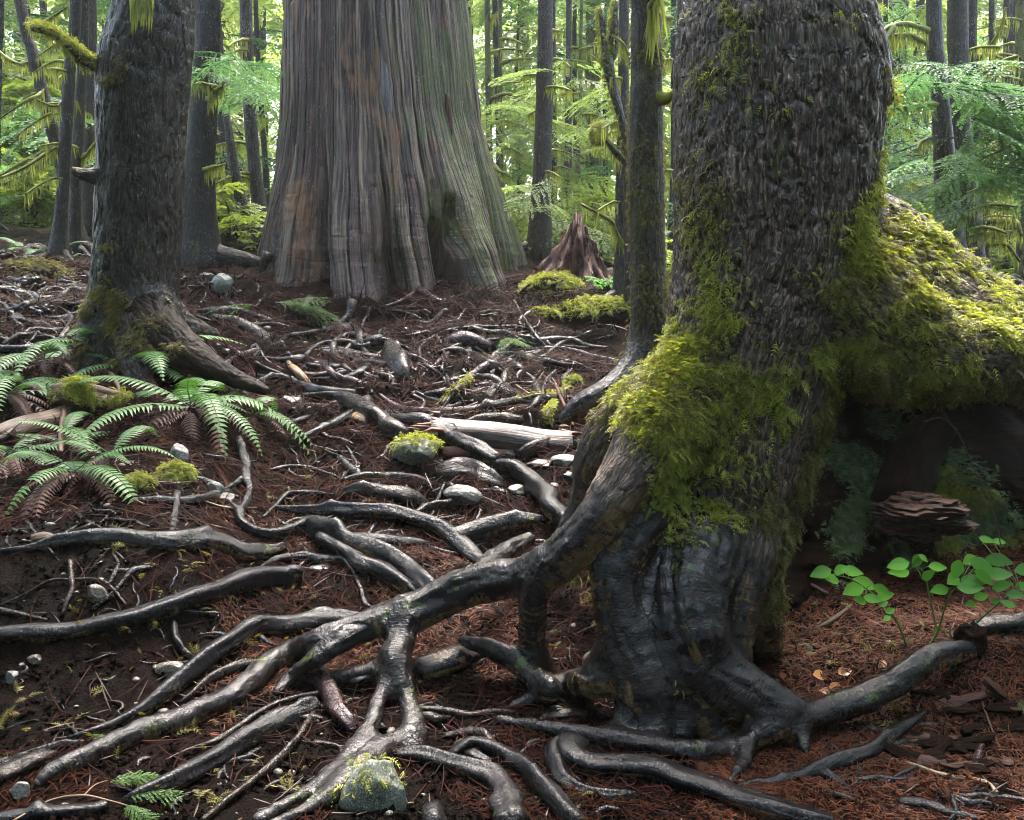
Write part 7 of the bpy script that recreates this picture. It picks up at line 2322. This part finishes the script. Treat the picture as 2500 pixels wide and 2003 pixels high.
def mossy_twig(label, rows, seed, lift=2.5, fuzz=260, size=(.015, .04)):
    v, f, a = root_mesh(rows, lift, 8, .2, 0)
    lo, hi = v.min(0), v.max(0)
    r = thing("mossy_twig", label, "twig", ((lo[0] + hi[0]) / 2, (lo[1] + hi[1]) / 2, lo[2]), "twigs and sticks")
    part("stick", v, f, M['wood_brown'], r, a)
    N = vnormals(v, f)
    mv, mf, ma = moss_on(v, N, .1 + ss(N[:, 2] + .8 * fbm(v * 18, 2, seed), -.2, .7), fuzz, size, .5, seed=seed)
    part("moss", mv, mf, M['moss'], r, ma, kind="stuff")


twig("pale tan stick lying below the looped roots", [(703, 886, 10), (725, 908, 17), (752, 940, 15)], 'wood_tan', "fallen_stick")
twig("long tan stick bent into the lower right litter", [(2148, 1849, 8), (2220, 1866, 11), (2301, 1894, 13), (2403, 1911, 13), (2434, 1937, 10)], 'wood_tan', "fallen_stick", 1.2)
twig("short orange-tan stick on the soil bank beside the bent root", [(328, 1719, 7), (370, 1718, 9), (412, 1710, 7)], 'wood_tan', "fallen_stick", 2.5)
twig("bare tan twig arching below the yellow moss stub", [(470, 1208, 5), (510, 1228, 6), (560, 1240, 6), (625, 1240, 4)], 'wood_tan', "fallen_twig", 3)
mossy_twig("mossy twig leaning up in the middle of the path", [(1080, 985, 7), (1095, 965, 10), (1120, 945, 12), (1150, 920, 12)], 44, 3.0)
mossy_twig("crossed mossy twig near the rear spruce root", [(1255, 978, 8), (1310, 965, 9), (1360, 962, 9), (1395, 940, 8)], 80, 2.0)
twig("reddish stick leaning against the moss-wrapped twig", [(1355, 938, 7), (1375, 985, 9), (1400, 1040, 8)], 'wood_rust', "fallen_stick", 3)
mossy_twig("short moss-covered stick standing by the log's right end", [(1352, 985, 10), (1338, 1010, 13), (1340, 1035, 9)], 70, 2.5)
twig("pale bent twig above the silvered log", [(1235, 1005, 4), (1262, 995, 5), (1300, 992, 5), (1330, 990, 4)], 'wood_tan', "fallen_twig", 2)
twig("white peeled twig by the purplish root tip", [(1272, 1008, 3), (1292, 1010, 5), (1298, 1035, 5)], 'wood_silver', "fallen_twig", 2)
twig("thin tan twig crossing the mid slope", [(1242, 920, 4), (1265, 945, 6), (1292, 962, 6)], 'wood_tan', "fallen_twig", 2)
twig("brown stick under the shiny-leaved shrub", [(1930, 1406, 7), (1970, 1422, 9), (2020, 1450, 8)], 'wood_brown', "fallen_stick", 3.5)
twig("splintered grey-brown stick on red litter under the shrub", [(1988, 1536, 8), (2030, 1515, 13), (2080, 1478, 9)], 'wood_brown', "fallen_stick", 1.5)
twig("thin white twig beside the splintered stick", [(2060, 1546, 3), (2110, 1530, 5), (2160, 1516, 3)], 'wood_silver', "fallen_twig", 1.5)
twig("slender upright twig in front of the fern log", [(150, 970, 12), (158, 1000, 14), (150, 1050, 13), (148, 1105, 11)], 'twig', "fallen_stick", 4, .6)
twig("dark stick leaning over the fern log's left", [(135, 980, 8), (170, 935, 11), (210, 905, 9)], 'twig', "fallen_stick", 4, .1)
twig("brown curled stick above the fern log", [(225, 912, 7), (250, 905, 11), (280, 925, 11), (300, 975, 7)], 'twig', "fallen_stick", 5, .7)
twig("long thin twig crossing from fern to fern at left", [(200, 1135, 3), (280, 1118, 4), (380, 1105, 3)], 'twig', "fallen_twig", 5, .5)
twig("thin branch with drooping tip at the bottom left corner", [(33, 2004, 5), (122, 1955, 6), (204, 1943, 6), (265, 1955, 5), (326, 1972, 4)], 'twig', "fallen_twig", 8, .8)
twig("hair-thin branch fork rising at the bottom left", [(204, 1943, 4), (230, 1918, 4), (262, 1906, 3)], 'twig', "fallen_twig", 12, .8)
twig("dark stick beneath the green boulder", [(795, 1985, 5), (880, 1984, 6), (1000, 1962, 5)], 'twig', "fallen_twig", 2, .2)
twig("red-brown stick from boulder to the bottom edge", [(870, 1990, 4), (940, 1968, 6), (1010, 1960, 5)], 'twig', "fallen_twig", 4, .9)
twig("red twig standing across the right bank", [(2395, 1705, 4), (2425, 1790, 5), (2450, 1850, 5), (2470, 1895, 4)], 'twig', "fallen_twig", 4, .9)
twig("thin rooty twig left of the right bank", [(2262, 1682, 4), (2240, 1730, 5), (2230, 1765, 4)], 'twig', "fallen_twig", 4, .2)
twig("tan stub among the dead fern fronds", [(80, 1318, 20), (110, 1312, 24), (140, 1316, 14)], 'wood_brown', "fallen_stick", 1)

# the long drooping bramble under the arch
def bramble():
    C = catmull([P(2255, 1030, 3.5), P(2300, 1022, 3.5), P(2340, 1060, 3.5), P(2375, 1140, 3.48), P(2410, 1210, 3.46), P(2430, 1270, 3.44), P(2445, 1340, 3.42)], per=8)
    v, f, a = tube(C, np.linspace(.003, .0022, len(C)), 6, .1, seed=3)
    solo("bramble_shoot", v, f, M['twig'], "thin reddish shoot arching through the dark hollow", "shoot", attrs={"rnd": np.full(len(v), .8)})


bramble()


def fallen_leaf(label, px, py, l, ang, seed, curl=.35):
    g = G(px, py, .012)
    q = np.random.default_rng(seed)
    LV, LF = oval_leaf(1, .36, q)
    L = l * pxscale(g)
    LV = LV.copy()
    LV[:, 2] += curl * (np.abs(LV[:, 1]) ** 1.3) + curl * .5 * (LV[:, 0] - .5) ** 2 + .05 * vnoise(LV * 5, seed)
    n = unit(np.array([q.normal(0, .25), -.45, .85])); d = np.array([cos(ang), sin(ang), 0]); d = unit(d - (d @ n) * n); y = np.cross(n, d)
    V = g + L * ((LV[:, 0:1] - .5) * d + LV[:, 1:2] * y + LV[:, 2:3] * n)
    solo("fallen_leaf", V, LF, M['dead_leaf'], label, "leaf", "fallen orange leaves", attrs={"rnd": np.full(len(V), np.clip(q.normal(.6, .25), 0, 1))})


fallen_leaf("brightest orange curled leaf on the red litter", 2044, 1680, 44, .2, 1)
fallen_leaf("yellow-orange leaf half folded beside the brightest leaf", 2016, 1688, 32, 3.0, 2)
fallen_leaf("tan leaf nearest the spruce's right foot", 1918, 1660, 44, -.3, 3)
fallen_leaf("brown-orange leaf above the brightest leaf", 2064, 1640, 40, .4, 4)
fallen_leaf("dull red leaf standing farther right on the litter", 2154, 1622, 32, 1.0, 5)
fallen_leaf("flat rusty leaf between the tan and brown-orange ones", 2006, 1650, 46, .1, 6, .1)

# ------------------------------------------------------------------ needle litter, fine rootlets, ground moss
def litter():
    q = np.random.default_rng(66)
    def scatter(n, ylo, yhi, xlo, xhi, pw=1.0):
        y = ylo + (yhi - ylo) * q.random(n) ** pw
        x = (xlo + (xhi - xlo) * q.random(n)) * y
        return x, y
    def needles(name, label, n, y0, y1, x0, x1, lens, wid, mat, clump, seed, pw=1.3, curve=True, mask=None, updn=.25):
        x, y = scatter(n, y0, y1, x0, x1, pw)
        keep = fbm(np.column_stack([x, y, 0 * x]) * 2.2, 3, seed) > clump
        if mask is not None: keep &= mask(x, y)
        x, y = x[keep], y[keep]; n = len(x)
        z = H(np.column_stack([x, y])) + 0.004 + 0.012 * q.random(n)
        e = 0.03
        gx = (Hf(np.column_stack([x + e, y])) - Hf(np.column_stack([x - e, y]))) / (2 * e)
        gy = (Hf(np.column_stack([x, y + e])) - Hf(np.column_stack([x, y - e]))) / (2 * e)
        az = q.uniform(0, 2 * pi, n)
        L = q.uniform(*lens, n) * (0.55 + y / 7)
        d = np.column_stack([np.cos(az), np.sin(az), gx * np.cos(az) + gy * np.sin(az) + q.normal(0, updn, n)])
        d = unit(d)
        s = unit(np.cross(d, np.column_stack([-gx, -gy, np.ones(n)])))
        up = np.cross(s, d)
        c = np.column_stack([x, y, z])
        b = q.normal(0, .25, n)
        segs = 4
        w = wid * (0.5 + y / 6)
        VV = []
        for k in range(segs + 1):
            t = k / segs - .5
            ctr = c + d * (L * t)[:, None] + s * (L * b * (0.25 - t * t))[:, None] * (2.2 if curve else .4) + up * (L * 0.25 * np.abs(b) * (0.25 - t * t))[:, None]
            ww = w * (1 - 0.7 * abs(2 * t))
            VV += [ctr - s * ww[:, None], ctr + up * ww[:, None] * .9, ctr + s * ww[:, None]]
        V = np.stack(VV, 1).reshape(-1, 3)
        nv = 3 * (segs + 1)
        F = []
        for k in range(segs):
            F += [[3 * k, 3 * k + 1, 3 * k + 4, 3 * k + 3], [3 * k + 1, 3 * k + 2, 3 * k + 5, 3 * k + 4]]
        F = (np.array(F)[None] + (np.arange(n) * nv)[:, None, None]).reshape(-1, 4)
        solo(name, V, F, M[mat], label, "litter", kind="stuff", attrs={"rnd": np.repeat(np.clip(q.beta(1.3, 2.2, n), 0, 1), nv)})
    bare = lambda x, y: ~((x / y < -0.36) & (y < 3.7) & (y > 2.75)) | (q.random(len(x)) < .12)
    needles("needle_litter", "dark red-brown needle litter over the forest floor", 60000, 2.3, 10.5, -.62, .6, (.035, .10), .0030, 'litter', -.08, 5, 1.25, mask=bare)
    needles("red_needle_litter", "rusty red needle litter on the right", 22000, 2.3, 4.3, .22, .62, (.025, .07), .0023, 'litter_red', -.5, 7, 1.0)
    needles("rust_litter_patches", "rusty litter caught between the roots", 14000, 2.3, 4.4, -.35, .25, (.025, .07), .0026, 'litter_red', .12, 8, 1.0)
    needles("fine_rootlets", "fine reddish rootlets matted over the slope", 15000, 2.6, 10.5, -.6, .3, (.10, .30), .0030, 'rootlet', -.4, 9, .8, updn=.3, mask=bare)
    needles("fine_twigs", "fine pale twig bits strewn on the soil", 900, 2.4, 9.5, -.55, .6, (.04, .14), .0032, 'twig', -.4, 10, 1.0, curve=False)
    # patches of low moss on the soil
    n = 5200
    x, y = scatter(n, 2.5, 12, -.62, .6, 1.2)
    m = (fbm(np.column_stack([x, y, 0 * x]) * 1.3, 3, 12) > .16)
    x, y = x[m], y[m]; n = len(x)
    p = np.column_stack([x, y, H(np.column_stack([x, y])) + .006])
    N = np.tile([0, 0, 1.0], (n, 1)) + q.normal(0, .3, (n, 3))
    v, f, a = moss_on(p, unit(N), np.ones(n), n, (.02, .06), .1, seed=13)
    solo("ground_moss", v, f, M['moss_dull'], "low patches of moss on the soil", "moss", kind="stuff", attrs=a)


litter()
# ------------------------------------------------------------------ sky, sun, haze
SUN_EL, SUN_AZ = radians(64), radians(8)      # azimuth measured from +Y (ahead of the camera) towards +X
w = bpy.data.worlds.new("World")
scene.world = w
w.use_nodes = True
nt = w.node_tree
nt.nodes.clear()
sky = nt.nodes.new("ShaderNodeTexSky")
sky.sky_type = 'NISHITA'
sky.sun_disc = False
sky.sun_elevation = SUN_EL
sky.sun_rotation = SUN_AZ
sky.air_density = 1.0
sky.dust_density = 5.5
sky.ozone_density = 1.0
bg = nt.nodes.new("ShaderNodeBackground")
bg.inputs["Strength"].default_value = 0.12
out = nt.nodes.new("ShaderNodeOutputWorld")
nt.links.new(sky.outputs[0], bg.inputs[0])
nt.links.new(bg.outputs[0], out.inputs[0])

sd = bpy.data.lights.new("sun", 'SUN')
sd.energy = 1.5
sd.angle = radians(22)
sd.color = (1.0, 0.95, 0.86)
so = bpy.data.objects.new("sun", sd)
COL.objects.link(so)
from mathutils import Vector
dirv = Vector((sin(SUN_AZ) * cos(SUN_EL), cos(SUN_AZ) * cos(SUN_EL), sin(SUN_EL)))
so.rotation_euler = dirv.to_track_quat('Z', 'Y').to_euler()
so.location = (3, 10, 20)


def haze():
    lo, hi = np.array([-75.0, -12.0, -3.0]), np.array([75.0, 85.0, 34.0])
    V = np.array([[lo[0], lo[1], lo[2]], [hi[0], lo[1], lo[2]], [hi[0], hi[1], lo[2]], [lo[0], hi[1], lo[2]],
                  [lo[0], lo[1], hi[2]], [hi[0], lo[1], hi[2]], [hi[0], hi[1], hi[2]], [lo[0], hi[1], hi[2]]])
    F = np.array([[0, 3, 2, 1], [4, 5, 6, 7], [0, 1, 5, 4], [1, 2, 6, 5], [2, 3, 7, 6], [3, 0, 4, 7]])
    m = bpy.data.materials.new("forest_haze")
    m.use_nodes = True
    t = m.node_tree; t.nodes.clear()
    o = t.nodes.new("ShaderNodeOutputMaterial")
    pv = t.nodes.new("ShaderNodeVolumePrincipled")
    pv.inputs["Color"].default_value = (0.93, 0.97, 0.9, 1)
    pv.inputs["Density"].default_value = HAZE
    pv.inputs["Anisotropy"].default_value = 0.3
    t.links.new(pv.outputs[0], o.inputs["Volume"])
    solo("haze", V, F, m, "pale mist hanging in the forest air", "haze", kind="stuff", smooth=False)


HAZE = 0.0009
if HAZE: haze()

vs = scene.view_settings
scene.display_settings.display_device = 'sRGB'
vs.view_transform = 'Standard'
vs.look = 'None'
vs.exposure = 3.15
vs.gamma = 1.0
vs.use_curve_mapping = False
cy = scene.cycles
scene.render.engine = 'CYCLES'
cy.max_bounces = 6
cy.diffuse_bounces = 3
cy.glossy_bounces = 2
cy.transmission_bounces = 3
cy.volume_bounces = 0
cy.transparent_max_bounces = 4
cy.caustics_reflective = False
cy.caustics_refractive = False
cy.use_denoising = True
cy.filter_width = 1.0
cy.sample_clamp_indirect = 4.0
